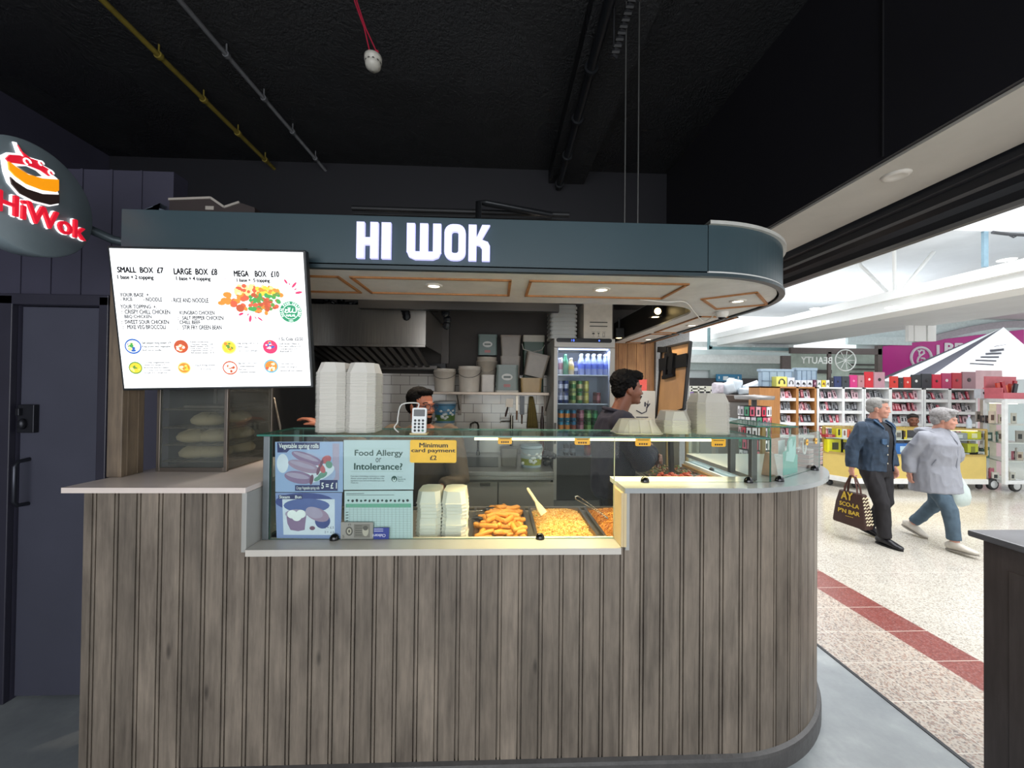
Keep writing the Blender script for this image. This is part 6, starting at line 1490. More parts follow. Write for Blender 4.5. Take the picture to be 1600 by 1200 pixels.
for px in (1466,): a = P(px, 556, Y=y_-.02); b2 = P(px, 539, Y=y_-.02); q.box(a.x-.05, a.x+.05, y_-.02, y_, a.z-.1, b2.z)
a, b2 = P(1476, 553, Y=y_-.02), P(1504, 536, Y=y_-.02); q.text('BE', (a.x, y_-.01, a.z), XA, ZA, (b2.x-a.x)*1.05, b2.z-a.z, 0, .01, .04); q.build('emblem', M('#e9e4ec', .4), t)
t = thing('beauty_window', P(1308, 600, Y=12), 'glazed beauty shop front with mirrored lettering on the far side of the mall', 'shop window')
yb = 12.0
q = MB(); wall_rect(q, 1236, 1378, 545, 552, yb, .1); wall_rect(q, 1222, 1236, 556, 640, yb, .1); wall_rect(q, 1372, 1379, 540, 640, yb, .12); wall_rect(q, 1294, 1299, 550, 610, yb, .06); q.build('frame', M('#5d5350', .5), t)
q = MB(); wall_rect(q, 1236, 1372, 552, 640, yb+.5, .05); q.build('interior', M('#b5c4b9', .6, 0, .2, 4), t)
q = MB()
for py in (569, 576, 583): wall_rect(q, 1330, 1370, py, py+1.6, yb+.42, .06)
wall_rect(q, 1252, 1300, 578, 583, yb+.42, .06); q.build('shelf', M('#4d4a48', .5), t)
q = MB(); a, b2 = P(1251, 568, Y=yb), P(1300, 558, Y=yb); q.text('BEAUTY', (b2.x, yb-.012, a.z), -XA, ZA, b2.x-a.x, b2.z-a.z, 0, 0, .02)
c = P(1321, 563, Y=yb-.02)
for k in range(9): q.tube([c, c+V((.3*cos(k*pi/9*2), 0, .3*sin(k*pi/9*2)))], .012, 5)
q.tube([c+V((.34*cos(2*pi*k/24), 0, .34*sin(2*pi*k/24))) for k in range(25)], .02, 6); q.build('lettering', M('#e4e8e4', .4), t)
# pale bands of ceiling and shop fronts further left
q = MB()
for px0, px1, py0, py1, y in ((1062, 1240, 536, 541, 12.6), (1062, 1240, 556, 566, 12.7), (1180, 1240, 541, 549, 12.4)): wall_rect(q, px0, px1, py0, py1, y, .2)
struct(q.build('trim_9', M('#e7eceb', .5)))
q = MB()
for px0, px1, py0, py1 in ((1070, 1226, 566, 578), (1110, 1226, 580, 591)): wall_rect(q, px0, px1, py0, py1, 12.85, .1)
struct(q.build('trim_10', M('#a5b2b0', .6)))
q = MB(); wall_rect(q, 1060, 1222, 592, 690, 12.7, .25); struct(q.build('wall_shopfront', M('#3c3b3c', .6, 0, .3, 2)))
q = MB(); wall_rect(q, 1108, 1113, 540, 545, 12.3, .1); wall_rect(q, 1108, 1240, 543.5, 546, 12.3, .1); wall_rect(q, 1107.5, 1110, 512, 546, 12.3, .1); o = q.build('skylight_frame', M('#7fa3a8', .4)); tag(o, 'pale blue skylight frame high in the far mall', 'frame')
t = thing('shop_display', P(1098, 640, Y=10.5), 'dark shop interior display with pale shelves beside the plywood panel', 'display')
q = MB()
for k, py in enumerate((604, 609, 620, 632, 645)): wall_rect(q, 1078, 1112 if k else 1104, py, py+2.2, 10.5, .4)
[q.box(P(k_, 700, Y=10.5).x, P(k_, 700, Y=10.5).x+.04, 10.5, 10.9, .0008, P(1090, 603, Y=10.5).z) for k_ in (1079, 1090, 1100, 1110)]; q.build('shelf', M('#d8d6c9', .5), t)
rnd = random.Random(12)
for k in range(22):
    px = rnd.uniform(1079, 1108); py = rnd.choice((620, 632, 645, 656)); q = MB(); wall_rect(q, px, px+rnd.uniform(2, 5), py-rnd.uniform(5, 9), py-.3, 10.45+rnd.uniform(0, .2), .05)
    o = q.build('goods', M(rnd.choice(('#4a4d55', '#6a7a4a', '#b9b4aa', '#7a5aa0', '#2f3136', '#8a8f94')), .5)); tag(o, 'small dark or pale goods on the far shop display shelves', 'goods', 'goods on the far shop display')
q = MB(); wall_rect(q, 1120, 1159, 585, 596, 12.64, .059); o = q.build('banner', M('#23739b', .4)); tag(o, 'blue banner with a white logo above the cushions', 'banner')
q2 = MB(); [wall_rect(q2, *k_, 12.63, .009) for k_ in ((1130, 1138, 588, 594), (1139, 1148, 590, 592), (1123, 1124.5, 588, 592), (1153, 1154.5, 588, 592))]; q2.build('print', M('#d9e4ea', .5), o)
# cushions on a dark bench
t = thing('display_bench', P(1150, 640, Y=9.0), 'dark upholstered bench heaped with pale cushions in the mall', 'bench')
bz = P(1165, 617, Y=9).z; bx0_, bx1_ = P(1110, 617, Y=9).x, P(1192, 617, Y=9).x
q = MB(); q.box(bx0_, bx1_, 8.7, 9.6, bz-.16, bz); q.build('seat', M('#4c4039', .5), t, bevel=.03); q = MB(); q.box(bx0_+.05, bx1_-.05, 8.75, 9.55, .0005, bz-.16); q.build('base', M('#7c7b78', .5), t)
for k, (px0, px1, py0, rot, lab) in enumerate(((1112, 1127, 598, 0, 'patterned square cushion standing at the left of the bench'), (1130, 1150, 597, -.5, 'white cushion leaning second from the left on the bench'), (1142, 1166, 592, .3, 'highest white cushion at the middle of the bench'), (1152, 1176, 606, -.1, 'white cushion lying in front of the highest one'), (1164, 1190, 598, -.6, 'white cushion at the right end of the bench'))):
    a, b2 = P(px0, 617, Y=9), P(px1, py0, Y=9); q = MB(); w2, h2 = (b2.x-a.x)/2, (b2.z-bz)/2
    nn_ = 12; vs = []
    for j in range(nn_+1):
        for i in range(nn_+1): u, v = i/nn_*2-1, j/nn_*2-1; vs.append((u*w2, 0, v*h2, (1-u**4)*(1-v**4)))
    for s in (-1, 1): q.add([(x*(1-.06*(1-abs(z)/h2)), s*.13*e_**.5, z) for x, y, z, e_ in vs], [(j*(nn_+1)+i, j*(nn_+1)+i+1, (j+1)*(nn_+1)+i+1, (j+1)*(nn_+1)+i) for j in range(nn_) for i in range(nn_)], 0, True)
    o = q.build('cushion', M('#cdd6dc' if k else '#c3bcc4', .8, 0, .06 if k else .25, 14)); o.location = ((a.x+b2.x)/2, 8.95+.12*(k % 3), bz+h2*1.02); o.rotation_euler.y = rot*.6; tag(o, lab, 'cushion', 'cushions on the dark bench')
# wire accessory carousel
t = thing('accessory_stand', P(1178, 730, Z=0), 'round revolving stand hung with phone accessories left of the wooden shelf unit', 'stand')
yc = 6.3; xc_ = P(1178, 700, Y=yc).x; t.location = (xc_, yc, 0)
q = MB(MX.Translation((xc_, yc, 0))); q.lathe([(.3, .001), (.3, .03), (.04, .05), (.04, 1.62), (.0, 1.64)], n=20); q.lathe([(.28, 1.60), (.29, 1.62), (.29, 1.66), (0, 1.68)], n=24); q.build('pole', M('#8d8a88', .4, .5), t)
rows_ = (1.44, 1.27, 1.1, .9, .72)
q = MB(MX.Translation((xc_, yc, 0)))
for z in rows_: q.lathe([(.21, z-.10), (.22, z-.10), (.22, z+.05), (.21, z+.05)], n=24, caps=False)
q.build('drum', M('#3a3a3c', .5), t)
hcols = ('#d9d6d6', '#c4566a', '#d9d6d6', '#b0aab0', '#d3a0a6', '#d9d6d6', '#4a8a6a', '#c23048')
q = MB(); q.box(-.032, .032, -.006, .006, -.075, .075); q.box(-.012, .012, -.008, -.006, -.045, .03, 1); n = 0
protos = []
for hc in hcols:
    qq = MB(); qq.box(-.032, .032, -.006, .006, -.075, .075); qq.box(-.014, .014, -.0075, -.006, -.05, .03, 1); o = qq.build('accessory_packet', [M(hc, .4), M('#26262a', .4)]); tag(o, '', ''); protos.append(o)
used_ = set()
for r_i, z in enumerate(rows_):
    for k in range(9):
        an = radians(-190+k*20+r_i*4); i = (k*3+r_i*2) % 8; o = protos[i] if i not in used_ else copy_tree(protos[i]); used_.add(i)
        o.location = (xc_+.235*cos(an), yc+.235*sin(an), z-.03); o.rotation_euler.z = an+pi/2
        tag(o, 'small carded phone accessory hanging on row %s of the revolving stand' % ('one', 'two', 'three', 'four', 'five')[r_i], 'packet', 'packets on row %s of the revolving stand' % ('one', 'two', 'three', 'four', 'five')[r_i])
# shelf units
YS = 7.5
lev = [P(1300, py, Y=YS).z for py in (622.5, 641.5, 660.5, 680, 700)]
ztop = P(1300, 605, Y=YS).z
packs = {}
def pack(w_, h_, d_, hc, hc2):
    k = (w_, h_, hc, hc2)
    if k not in packs:
        q = MB(); q.box(-w_/2, w_/2, -d_/2, d_/2, 0, h_); q.box(-w_*.3, w_*.3, -d_/2-.001, -d_/2, h_*.2, h_*.72, 1); q.box(-w_*.4, w_*.4, -d_/2-.001, -d_/2, h_*.82, h_*.93, 1)
        o = q.build('boxed_accessory', [M(hc, .4), M(hc2, .4)]); packs[k] = o; return o
    return copy_tree(packs[k])
pal = [('#d5d2d4', '#3a3a40'), ('#b03048', '#d9a0a8'), ('#2b2b30', '#8a8a90'), ('#8f9296', '#2b2b30'), ('#d9b8c0', '#5a3a44'), ('#7d2a38', '#c9848c'), ('#c3c6ca', '#2b2b30'), ('#d8d4d2', '#b03048'), ('#4a3a40', '#a08088')]
rnd = random.Random(21)
names_l = ('top', 'second', 'third', 'fourth')
def unit(px0, px1, bays, label, side, wood):
    t = thing('shelf_unit', P((px0+px1)/2, 700, Y=YS), label, 'shelf unit'); t.location.z = .06
    x0, x1 = P(px0, 640, Y=YS).x, P(px1, 640, Y=YS).x
    WM = M(side, .4) if not wood else woodmat('orange_wood', ['#8a5c34', '#a8733f', '#b98550'], kind='Object', knots=False, bump=0)
    bx_ = [(P(a, 640, Y=YS).x, P(b2, 640, Y=YS).x) for a, b2 in bays]
    q = MB(); q.box(x0, bx_[0][0], YS, YS+.34, .06, ztop); q.box(bx_[-1][1], x1, YS, YS+.34, .06, ztop)
    for (a, b2), (c, d) in zip(bx_, bx_[1:]): q.box(b2, c, YS, YS+.34, .06, ztop)
    q.box(x0, x1, YS, YS+.34, ztop-.03, ztop); q.build('frame', WM, t, bevel=.003)
    q = MB(); q.box(x0+.01, x1-.01, YS+.33, YS+.339, .06, ztop-.031); q.build('back_panel', M('#c2c2c0', .5), t)
    q = MB()
    for px_c in (x0+.1, x1-.1): q.cyl((px_c, YS+.17, .0005), (px_c, YS+.17, .06), .03, n=8)
    q.build('foot', M('#2e2e30', .5), t)
    for bi, (a, b2) in enumerate(bx_):
        for li, z in enumerate(lev):
            q = MB(); q.box(a+.001, b2-.001, YS+.005, YS+.33, z-.06, z); q.build('shelf', M('#e2e4e4', .4), t)
            if li > 3: continue
            tone = rnd.choice((0, 1, 2))
            for yy in (.06, .2):
              x = a+.02 if yy < .1 else a+(b2-a)*.42
              while x < b2-.04:
                    w_ = rnd.choice((.045, .055, .065)); h_ = rnd.choice((.13, .15, .17)); c1, c2 = rnd.choice(pal[tone:tone+5])
                    if x+w_ > b2-.01: break
                    o = pack(w_, h_, .02, c1, c2); o.location = (x+w_/2, YS+yy+rnd.uniform(0, .02), z+.0008); o.rotation_euler = (radians(-rnd.uniform(6, 24)), 0, rnd.uniform(-.25, .25))
                    g = '%s shelf of the %s' % (names_l[li], label.split(' standing')[0]+(', left bay' if bi == 0 else ', right bay')); tag(o, 'boxed phone accessory, '+names_l[li]+' shelf, '+('left' if bi == 0 else 'right')+' bay of '+SHORT[label], 'boxed accessory', g)
                    x += w_+rnd.uniform(.002, .014)
    return x0, x1
L1, L2, L3, L4 = 'wood sided shelf unit standing at the left end of the phone stall', 'white shelf unit standing right of the wooden one', 'white shelf unit standing behind the man in denim', 'white shelf unit standing behind the woman in grey'
SHORT = {L1: 'the wood sided unit', L2: 'the unit beside the wooden one', L3: 'the unit behind the denim jacket', L4: 'the unit behind the woman'}
unit(1187, 1276, ((1219, 1244), (1248, 1273)), L1, '#9a6a3c', True)
unit(1277, 1350, ((1280, 1316), (1320, 1347)), L2, '#dfe1e2', False)
unit(1351, 1443, ((1353, 1389), (1394, 1440)), L3, '#dfe1e2', False)
unit(1444, 1528, ((1447, 1482), (1487, 1525)), L4, '#dfe1e2', False)
# boxes standing on top of the shelf units
def ontop(name, px0, px1, py, hc, label, cat='box', y=YS+.06, d=.14, deco=None, hc2='#222226', z=None, tilt=0):
    a, b2 = P(px0+.3, 604, Y=y), P(px1-.3, py, Y=y); zz = ztop+.0008 if z is None else z; w2 = (b2.x-a.x)/2; h = b2.z-zz; cx = (a.x+b2.x)/2
    t = thing(name, (cx, y, zz), label, cat); q = MB(MX.Translation((cx, y, zz))); q.box(-w2, w2, 0, d, 0, h); q.build('case', M(hc, .4, 0, .05, 8), t, bevel=.004)
    q = MB(MX.Translation((cx, y, zz)))
    if deco == 'ring': q.tube([(w2*.5*cos(k*pi/8)-w2*.0, -.003, h*.45+w2*.55*sin(k*pi/8)) for k in range(-1, 10)], w2*.1, 6); q.ell((-w2*.5, -.003, h*.4), (w2*.16, .004, h*.16)); q.ell((w2*.5, -.003, h*.4), (w2*.16, .004, h*.16))
    elif deco == 'bud': q.ell((-w2*.2, -.002, h*.5), (w2*.3, .003, h*.22), MX.Rotation(.5, 3, 'Y')); q.ell((w2*.3, -.002, h*.4), (w2*.22, .003, h*.2))
    elif deco: q.ell((0, -.002, h*.52), (w2*.3, .003, w2*.3))
    if deco: q.build('print', M(hc2, .4), t)
    return t
ontop('headphone_box', 1213, 1230, 588.5, '#d5cf6a', 'yellow edged headphone box on top of the wood sided unit', deco='ring')
ontop('headphone_box', 1230.5, 1242, 590, '#cfd0d6', 'white headphone box with a red top edge beside the yellow one', deco='ring')
for k, lab in enumerate(('first from the left', 'second from the left', 'third from the left')): ontop('earphone_box', 1242.5+k*9.3, 1251.5+k*9.3, 594, '#cfd1da', 'white earphone box, %s beside the headphone boxes' % lab, deco='bud')
ontop('earphone_box', 1271, 1276, 593.5, '#5c2440', 'maroon earphone box at the right end of the wooden unit', deco='bud', hc2='#c9a0b0')
ontop('earphone_box', 1277, 1283.5, 594, '#d5d5d3', 'white earphone box at the left end of the white units', deco='bud', hc2='#4a6a52')
ontop('earphone_box', 1284, 1290.5, 594, '#d8c22e', 'small bright yellow earphone box', deco='bud', hc2='#7a3a20'); ontop('earphone_box', 1291, 1296.5, 594, '#dcdcd9', 'narrow white earphone box beside the small yellow one', deco='bud')
for px0, px1, py, hc, lab, dc in ((1297.5, 1303, 590, '#2d2c30', 'narrow black tablet case at the left of the row', '#d5d5d3'), (1303.5, 1315, 588, '#27335e', 'navy tablet case', '#151b33'), (1315.5, 1327.5, 588, '#33393f', 'charcoal tablet case beside the navy one', '#15181b'), (1328, 1340, 586, '#c72d78', 'magenta tablet case left of a pink one', '#e88ab4'), (1340.5, 1351, 586.5, '#b57f86', 'pink brown tablet case beside the magenta one', '#8a5a60'),
    (1351.5, 1365, 581, '#c81e2e', 'tall red tablet case with a white dot', '#f0d0d0'), (1365.5, 1383, 581.5, '#b88a97', 'wide dusty pink tablet case with a black dot', '#2a1a20'), (1391, 1404, 588, '#d03025', 'red tablet case standing alone after the gap', '#6a1512'), (1404.5, 1412, 590, '#26282c', 'small black tablet case after the gap', '#5a5d62'), (1412.5, 1424, 589, '#d22e22', 'red tablet case between two black ones', '#f2c0b8'), (1424.5, 1439, 585.5, '#2a2e32', 'black tablet case with a white dot', '#e8e8e8'),
    (1440, 1456, 584, '#2f3238', 'wide dark grey tablet case', '#1a1c20'), (1456.5, 1471, 585, '#cf2140', 'red tablet case with a dark dot', '#4a0c16'), (1471.5, 1487, 583, '#b93568', 'crimson pink tablet case with a silver dot', '#e8e0e4'), (1487.5, 1503, 582.5, '#bf1f33', 'deep red tablet case near the right end', '#7a1420'), (1503.5, 1525, 581, '#a8818a', 'large dusty pink tablet case at the right end of the row', '#3a2228')):
    ontop('tablet_case', px0, px1, py, hc, lab+' on the white units', 'tablet case', d=.03, deco='dot', hc2=dc)
def crate(px0, px1, py, lab):
    y_ = YS+.2; a, b2 = P(px0, 604, Y=y_), P(px1, py, Y=y_); cx = (a.x+b2.x)/2; w2 = (b2.x-a.x)/2; h = b2.z-ztop-.001; zz = ztop+.001
    t = thing('plastic_crate', (cx, y_, zz), lab, 'crate'); q = MB(MX.Translation((cx, y_, zz))); q.box(-w2*.94, w2*.94, 0, .1, 0, h*.86); q.box(-w2, w2, -.012, .112, h*.86, h); q.build('body', M('#8fa2b3', .45), t, bevel=.006)
    q = MB(MX.Translation((cx, y_, zz)))
    for k in range(5): x = -w2*.9+k*w2*.45; q.box(x-.006, x+.006, -.012, 0, 0, h*.86)
    q.box(-w2*.94, w2*.94, -.012, 0, h*.3, h*.36); q.build('rib', M('#75889a', .45), t)
crate(1188, 1240, 577, 'blue grey plastic crate on the left end of the wood sided unit'); crate(1243.5, 1277, 575, 'blue grey plastic crate right of the other crate on the wood sided unit')
# glass sales counter on castors
def foot(px, py): return P(px, py, Z=0)
Yg = 6.62
pA, pB, pC = P(1286, 700, Y=7.05), P(1331, 700, Y=6.66), P(1541, 700, Y=Yg)
t = thing('glass_counter', (7.1, 6.9, 0), 'glass topped sales counter with yellow panels on castors behind the couple', 'sales counter')
zg0, zg1, zg2 = .12, .62, P(1450, 671, Y=Yg).z
YEL = M('#d2b866', .35, 0, .06, 6)
bp = [(pA.x, pA.y), (pB.x, pB.y), (pC.x, pC.y), (pC.x, pC.y+.26), (pA.x+.1, pA.y+.08)]
q = MB(); q.prism([(u[0], u[1]) for u in bp], (0, 0, zg0+.09), XA, YA, ZA, zg1-zg0-.09); q.build('base_panel', YEL, t)
q = MB(); q.prism([(u[0]+(.0), u[1]-.03) for u in bp[:3]]+[bp[3], bp[4]], (0, 0, zg0), XA, YA, ZA, .09); q.build('plinth', M('#e2e2de', .4), t)
q = MB(); GOLD = M('#b59a58', .3, .5)
for (a, b2) in zip(bp, bp[1:]+bp[:1]): q.bar((a[0], a[1], zg2), (b2[0], b2[1], zg2), .03, .03); q.bar((a[0], a[1], zg1+.01), (b2[0], b2[1], zg1+.01), .025, .025)
for a in bp: q.box(a[0]-.013, a[0]+.013, a[1]-.013, a[1]+.013, zg1, zg2)
q.build('frame', GOLD, t)
q = MB()
for (a, b2) in zip(bp[:3], bp[1:3]): q.quad((a[0], a[1], zg1+.02), (b2[0], b2[1], zg1+.02), (b2[0], b2[1], zg2-.015), (a[0], a[1], zg2-.015))
q.add([(u[0], u[1], zg2+.016) for u in bp], [tuple(range(5))]); q.build('glass', GLASS, t)
zs2 = (zg1+zg2)/2+.03
q = MB(); q.prism([(bp[0][0]+.03, bp[0][1]+.1), (bp[1][0], bp[1][1]+.06), (bp[2][0]-.02, bp[2][1]+.06), (bp[3][0]-.02, bp[3][1]-.02), (bp[4][0], bp[4][1]-.03)], (0, 0, zs2), XA, YA, ZA, .012); q.build('shelf', M('#cfd4d3', .3), t)
q = MB(); q.bar((pA.x+.05, pA.y+.1, zg2-.03), (pC.x-.05, pC.y+.1, zg2-.03), .03, .012); q.build('light_strip', led('counter_strip', '#fff0c8', 3), t)
for px, y_ in ((1300, 6.95), (1340, 6.75), (1412, 6.68), (1440, 6.68), (1500, 6.68), (1535, 6.68)):
    c = P(px, 765, Y=y_); q = MB(); q.lathe([(.0, -.02), (.05, -.02), (.056, 0), (.05, .02), (0, .02)], (c.x, y_+.05, .0565), 16, axis='Y'); q.cyl((c.x, y_+.05, .06), (c.x, y_+.05, zg0), .012, n=8); q.build('castor', M('#2b2c2e', .5), t)
rnd = random.Random(31)
for px, zi, w_, h_, hc, hc2, lab in ((1290, 1, .18, .05, '#a02a30', '#d98a80', 'red carton on the upper shelf at the left end of the glass counter'), (1307, 1, .10, .2, '#e0cf28', '#2d2a18', 'yellow boxed accessory on the upper shelf at the left end'), (1316, 1, .09, .17, '#d8d2cc', '#8a5a50', 'white boxed accessory beside the yellow one at the left end'), (1324, 1, .11, .16, '#d9603f', '#8a2a20', 'orange boxed accessory at the left end of the glass counter'), (1293, 0, .3, .24, '#d9d21e', '#3a3a18', 'large bright yellow pack on the lower shelf, leftmost'), (1314, 0, .14, .25, '#d2c81c', '#26260f', 'yellow pack with black lettering on the lower shelf'), (1324, 0, .14, .22, '#c9cdd0', '#8a8f94', 'grey pack on the lower shelf of the glass counter'),
        (1396, 1, .2, .16, '#c9c3b8', '#6a6460', 'white boxed phone between the couple'), (1409, 1, .1, .2, '#e0c41f', '#4a2f14', 'yellow boxed accessory between the couple'), (1398, 0, .34, .2, '#2f6fc0', '#cfe0f4', 'blue carton on the lower shelf between the couple'), (1487, 1, .3, .12, '#9a9da2', '#d2d4d8', 'silver wrapped pack on the upper shelf right of the woman'), (1512, 1, .26, .15, '#d3cd20', '#f0ecc0', 'bright yellow pack on the upper shelf at the right end'), (1486, 0, .5, .04, '#2a3036', '#c9cdd0', 'dark flat phone box on the lower shelf right of the woman'), (1512, 0, .2, .2, '#c9c92a', '#8a8a2a', 'yellow green pack on the lower shelf at the right end'), (1525, 0, .2, .05, '#d4d4d0', '#9a9a98', 'white flat box at the right end of the lower shelf')):
    y_ = 6.74 if px > 1335 else 6.96; x = P(px, 690, Y=y_).x; z = zs2+.0125 if zi else zg1+.001
    q = MB(MX.Translation((x, y_, z))); q.box(0, w_, 0, .1, 0, h_); q.box(w_*.3, w_*.7, -.002, 0, h_*.2, h_*.75, 1); o = q.build('boxed_accessory', [M(hc, .35), M(hc2, .4)]); tag(o, lab, 'boxed accessory')
q = MB(); a, b2 = P(1481, 691, Y=6.7), P(1541, 684, Y=6.7); q.box(a.x, b2.x-.02, 6.665, 6.73, zs2+.013, zs2+.018)
for k in range(9): x = a.x+.05+k*(b2.x-a.x-.1)/9; q.box(x, x+.045, 6.668, 6.72, zs2+.018, zs2+.022, 1)
o = q.build('phone_tray', [M('#d9dddf', .3), M('#33373c', .3)]); tag(o, 'white tray with a row of dark phones at the front of the upper shelf', 'tray')
c = P(1492, 655, Y=7.0); q = MB(); q.lathe([(.036, 0), (.036, .13), (.014, .19), (.014, .215)], (c.x, 6.78, zg2+.0165), 16, 0); q.lathe([(.017, .21), (.017, .235), (0, .235)], (c.x, 6.78, zg2+.0165), 12, 1)
o = q.build('water_bottle', [M('#c3cfdb', .15, alpha=.7), M('#c9b0c8', .4)]); tag(o, 'clear water bottle standing on the glass counter', 'bottle')
# tall glass showcase at the right edge
zt0, zt1 = P(1570, 757, Y=6.5).z, P(1570, 626, Y=6.5).z
kA, kB, kC = P(1541, 700, Y=6.95), P(1570, 700, Y=6.5), P(1625, 700, Y=6.5)
t = thing('showcase', (kB.x, kB.y, 0), 'tall lit white showcase of accessories on large castors at the right edge', 'showcase')
q = MB()
for a in ((kA.x, kA.y), (kB.x, kB.y), (kC.x, kC.y)): q.box(a[0]-.028, a[0]+.028, a[1]-.028, a[1]+.028, zt0, zt1)
for a, b2 in ((kA, kB), (kB, kC)):
    for z in (zt0+.04, zt1-.02): q.bar((a.x, a.y, z), (b2.x, b2.y, z), .05, .06)
q.prism([(kA.x, kA.y), (kB.x, kB.y), (kC.x, kC.y), (kC.x, kC.y+.6), (kA.x+.2, kA.y+.25)], (0, 0, zt1), XA, YA, ZA, .03); q.prism([(kA.x, kA.y), (kB.x, kB.y), (kC.x, kC.y), (kC.x, kC.y+.6), (kA.x+.2, kA.y+.25)], (0, 0, zt0), XA, YA, ZA, .03); q.build('frame', M('#e4e6e6', .35), t, bevel=.004)
q = MB(); q.quad((kA.x+.2, kA.y+.25, zt0), (kC.x, kC.y+.6, zt0), (kC.x, kC.y+.6, zt1), (kA.x+.2, kA.y+.25, zt1)); q.quad((kA.x, kA.y, zt0), (kA.x+.2, kA.y+.25, zt0), (kA.x+.2, kA.y+.25, zt1), (kA.x, kA.y, zt1)); q.build('back_panel', M('#e2d9c6', .5), t)
lv = [P(1555, py, Y=6.7).z for py in (662, 690, 718)]
for z in lv: q = MB(); q.prism([(kA.x+.03, kA.y+.02), (kB.x+.02, kB.y+.05), (kC.x, kC.y+.05), (kC.x, kC.y+.55), (kA.x+.2, kA.y+.2)], (0, 0, z-.02), XA, YA, ZA, .02); q.build('shelf', M('#d9d9d4', .3), t)
q = MB(); q.quad((kA.x, kA.y, zt0+.07), (kB.x, kB.y, zt0+.07), (kB.x, kB.y, zt1-.05), (kA.x, kA.y, zt1-.05)); q.quad((kB.x, kB.y, zt0+.07), (kC.x, kC.y, zt0+.07), (kC.x, kC.y, zt1-.05), (kB.x, kB.y, zt1-.05)); q.build('glass', GLASS, t)
q = MB(); q.bar((kA.x+.1, kA.y+.1, zt1-.06), (kC.x, kC.y+.3, zt1-.06), .04, .015); q.build('light_strip', led('case_strip', '#fff0d0', 4), t)
for c in ((P(1557, 765, Y=6.62)), (P(1593, 765, Y=6.5))):
    q = MB(); q.lathe([(0, -.03), (.075, -.03), (.1, -.022), (.104, 0), (.1, .022), (.075, .03), (0, .03)], (c.x, c.y+.06, .1045), 24, axis='Y'); q.lathe([(.0, -.036), (.06, -.034), (.066, -.03)], (c.x, c.y+.06, .1045), 20, 1, axis='Y', caps=False); q.bar((c.x, c.y+.06, .12), (c.x, c.y+.06, zt0), .05, .04, 1); q.build('castor', [M('#2b2c2e', .5), M('#c9cccd', .3, .3)], t)
rnd = random.Random(44); dn = ('top', 'second', 'third', 'bottom')
for li, z in enumerate([zt1-.03]+lv):
    for k in range(9):
        u = rnd.uniform(.12, 1.75); p = kA.lerp(kB, u) if u < 1 else kB.lerp(kC, u-1); fl = [lv[0], lv[1], lv[2], zt0+.031][li]; w_ = rnd.uniform(.06, .12); h_ = min(z-fl-.05, rnd.uniform(.12, .24))
        q = MB(MX.Translation((p.x+.06, p.y+.14+rnd.uniform(0, .1), fl+.001)) @ MX.Rotation(rnd.uniform(-.5, .5), 4, 'Z')); q.box(-w_/2, w_/2, 0, .02, 0, h_); q.box(-w_*.25, w_*.25, -.002, 0, h_*.25, h_*.7, 1)
        c1, c2 = rnd.choice((('#c9b5a4', '#5a3a30'), ('#b06070', '#f0d0d0'), ('#3a2f30', '#a08a80'), ('#d9d0c6', '#3a3a3a'), ('#3f5f55', '#d9e0da'), ('#a8a09a', '#2b2b2b')))
        o = q.build('boxed_accessory', [M(c1, .4), M(c2, .4)]); tag(o, 'boxed accessory standing on the %s shelf of the tall lit showcase' % dn[li], 'boxed accessory', 'accessories on the %s showcase shelf' % dn[li])
zt_ = zt1+.0305
for px0, px1, py, hc, lab in ((1530, 1546, 608, '#c5cad2', 'white boxed earphones on top of the showcase, left'), (1547, 1566, 608, '#a9b4be', 'grey boxed speaker on top of the showcase, right')):
    y_ = 6.98; a, b2 = P(px0+2, 625, Y=y_), P(px1+2, py, Y=y_); q = MB(); q.box(a.x, b2.x, y_, y_+.1, zt_, b2.z); q.ell(((a.x+b2.x)/2, y_-.001, (zt_+b2.z)/2), (.06, .004, .03), MX.Rotation(.4, 3, 'Y'), m=1); o = q.build('boxed_earphones', [M(hc, .4), M('#2b2d33', .4)]); tag(o, lab, 'boxed accessory')
y_ = 6.7; a, b2 = P(1568, 622, Y=y_), P(1620, 588, Y=y_)
t = thing('sale_box', ((a.x+b2.x)/2, y_, zt_), 'pink display bin full of small red and dark packs on top of the showcase', 'bin')
q = MB(); q.box(a.x, b2.x, y_, y_+.02, zt_, zt_+.11); q.box(a.x, a.x+.02, y_+.02, y_+.3, zt_, zt_+.2); q.box(a.x+.02, b2.x, y_+.02, y_+.3, zt_, zt_+.02); q.box(a.x+.02, b2.x, y_+.28, y_+.3, zt_+.02, b2.z); q.build('box', M('#cf6a74', .5), t)
rnd = random.Random(3)
for k in range(9):
    q = MB(MX.Translation((a.x+.08+.045*k, y_+.1+.03*(k % 3), zt_+.022)) @ MX.Rotation(rnd.uniform(-.3, .3), 4, 'Y')); q.box(-.03, .03, 0, .03, 0, rnd.uniform(.2, .33)); o = q.build('small_pack', M(('#c8402e', '#33363e', '#d9cfc8', '#b32d3a', '#d96a3a')[k % 5], .4)); tag(o, 'small pack standing in the pink display bin', 'pack', 'packs in the pink display bin')
y_ = 7.9; q = MB(); a, b2 = P(1526, 605, Y=y_), P(1566, 579, Y=y_)
vs = []; n = 10
for j in range(3):
    for i in range(n+1): vs.append((a.x+(b2.x-a.x)*i/n, y_+.02*sin(i*1.7+j), ztop-.6+(b2.z-ztop+.6)*j/2))
q.add(vs, [(j*(n+1)+i, j*(n+1)+i+1, (j+1)*(n+1)+i+1, (j+1)*(n+1)+i) for j in range(2) for i in range(n)], 0, True); q.box(a.x, b2.x, y_+.02, y_+.3, .0008, ztop-.6); o = q.build('cloth_covered_stand', M('#dcb9bf', .8, 0, .06, 6)); tag(o, 'pale pink cloth covered stand behind the right end of the shelf units', 'stand')
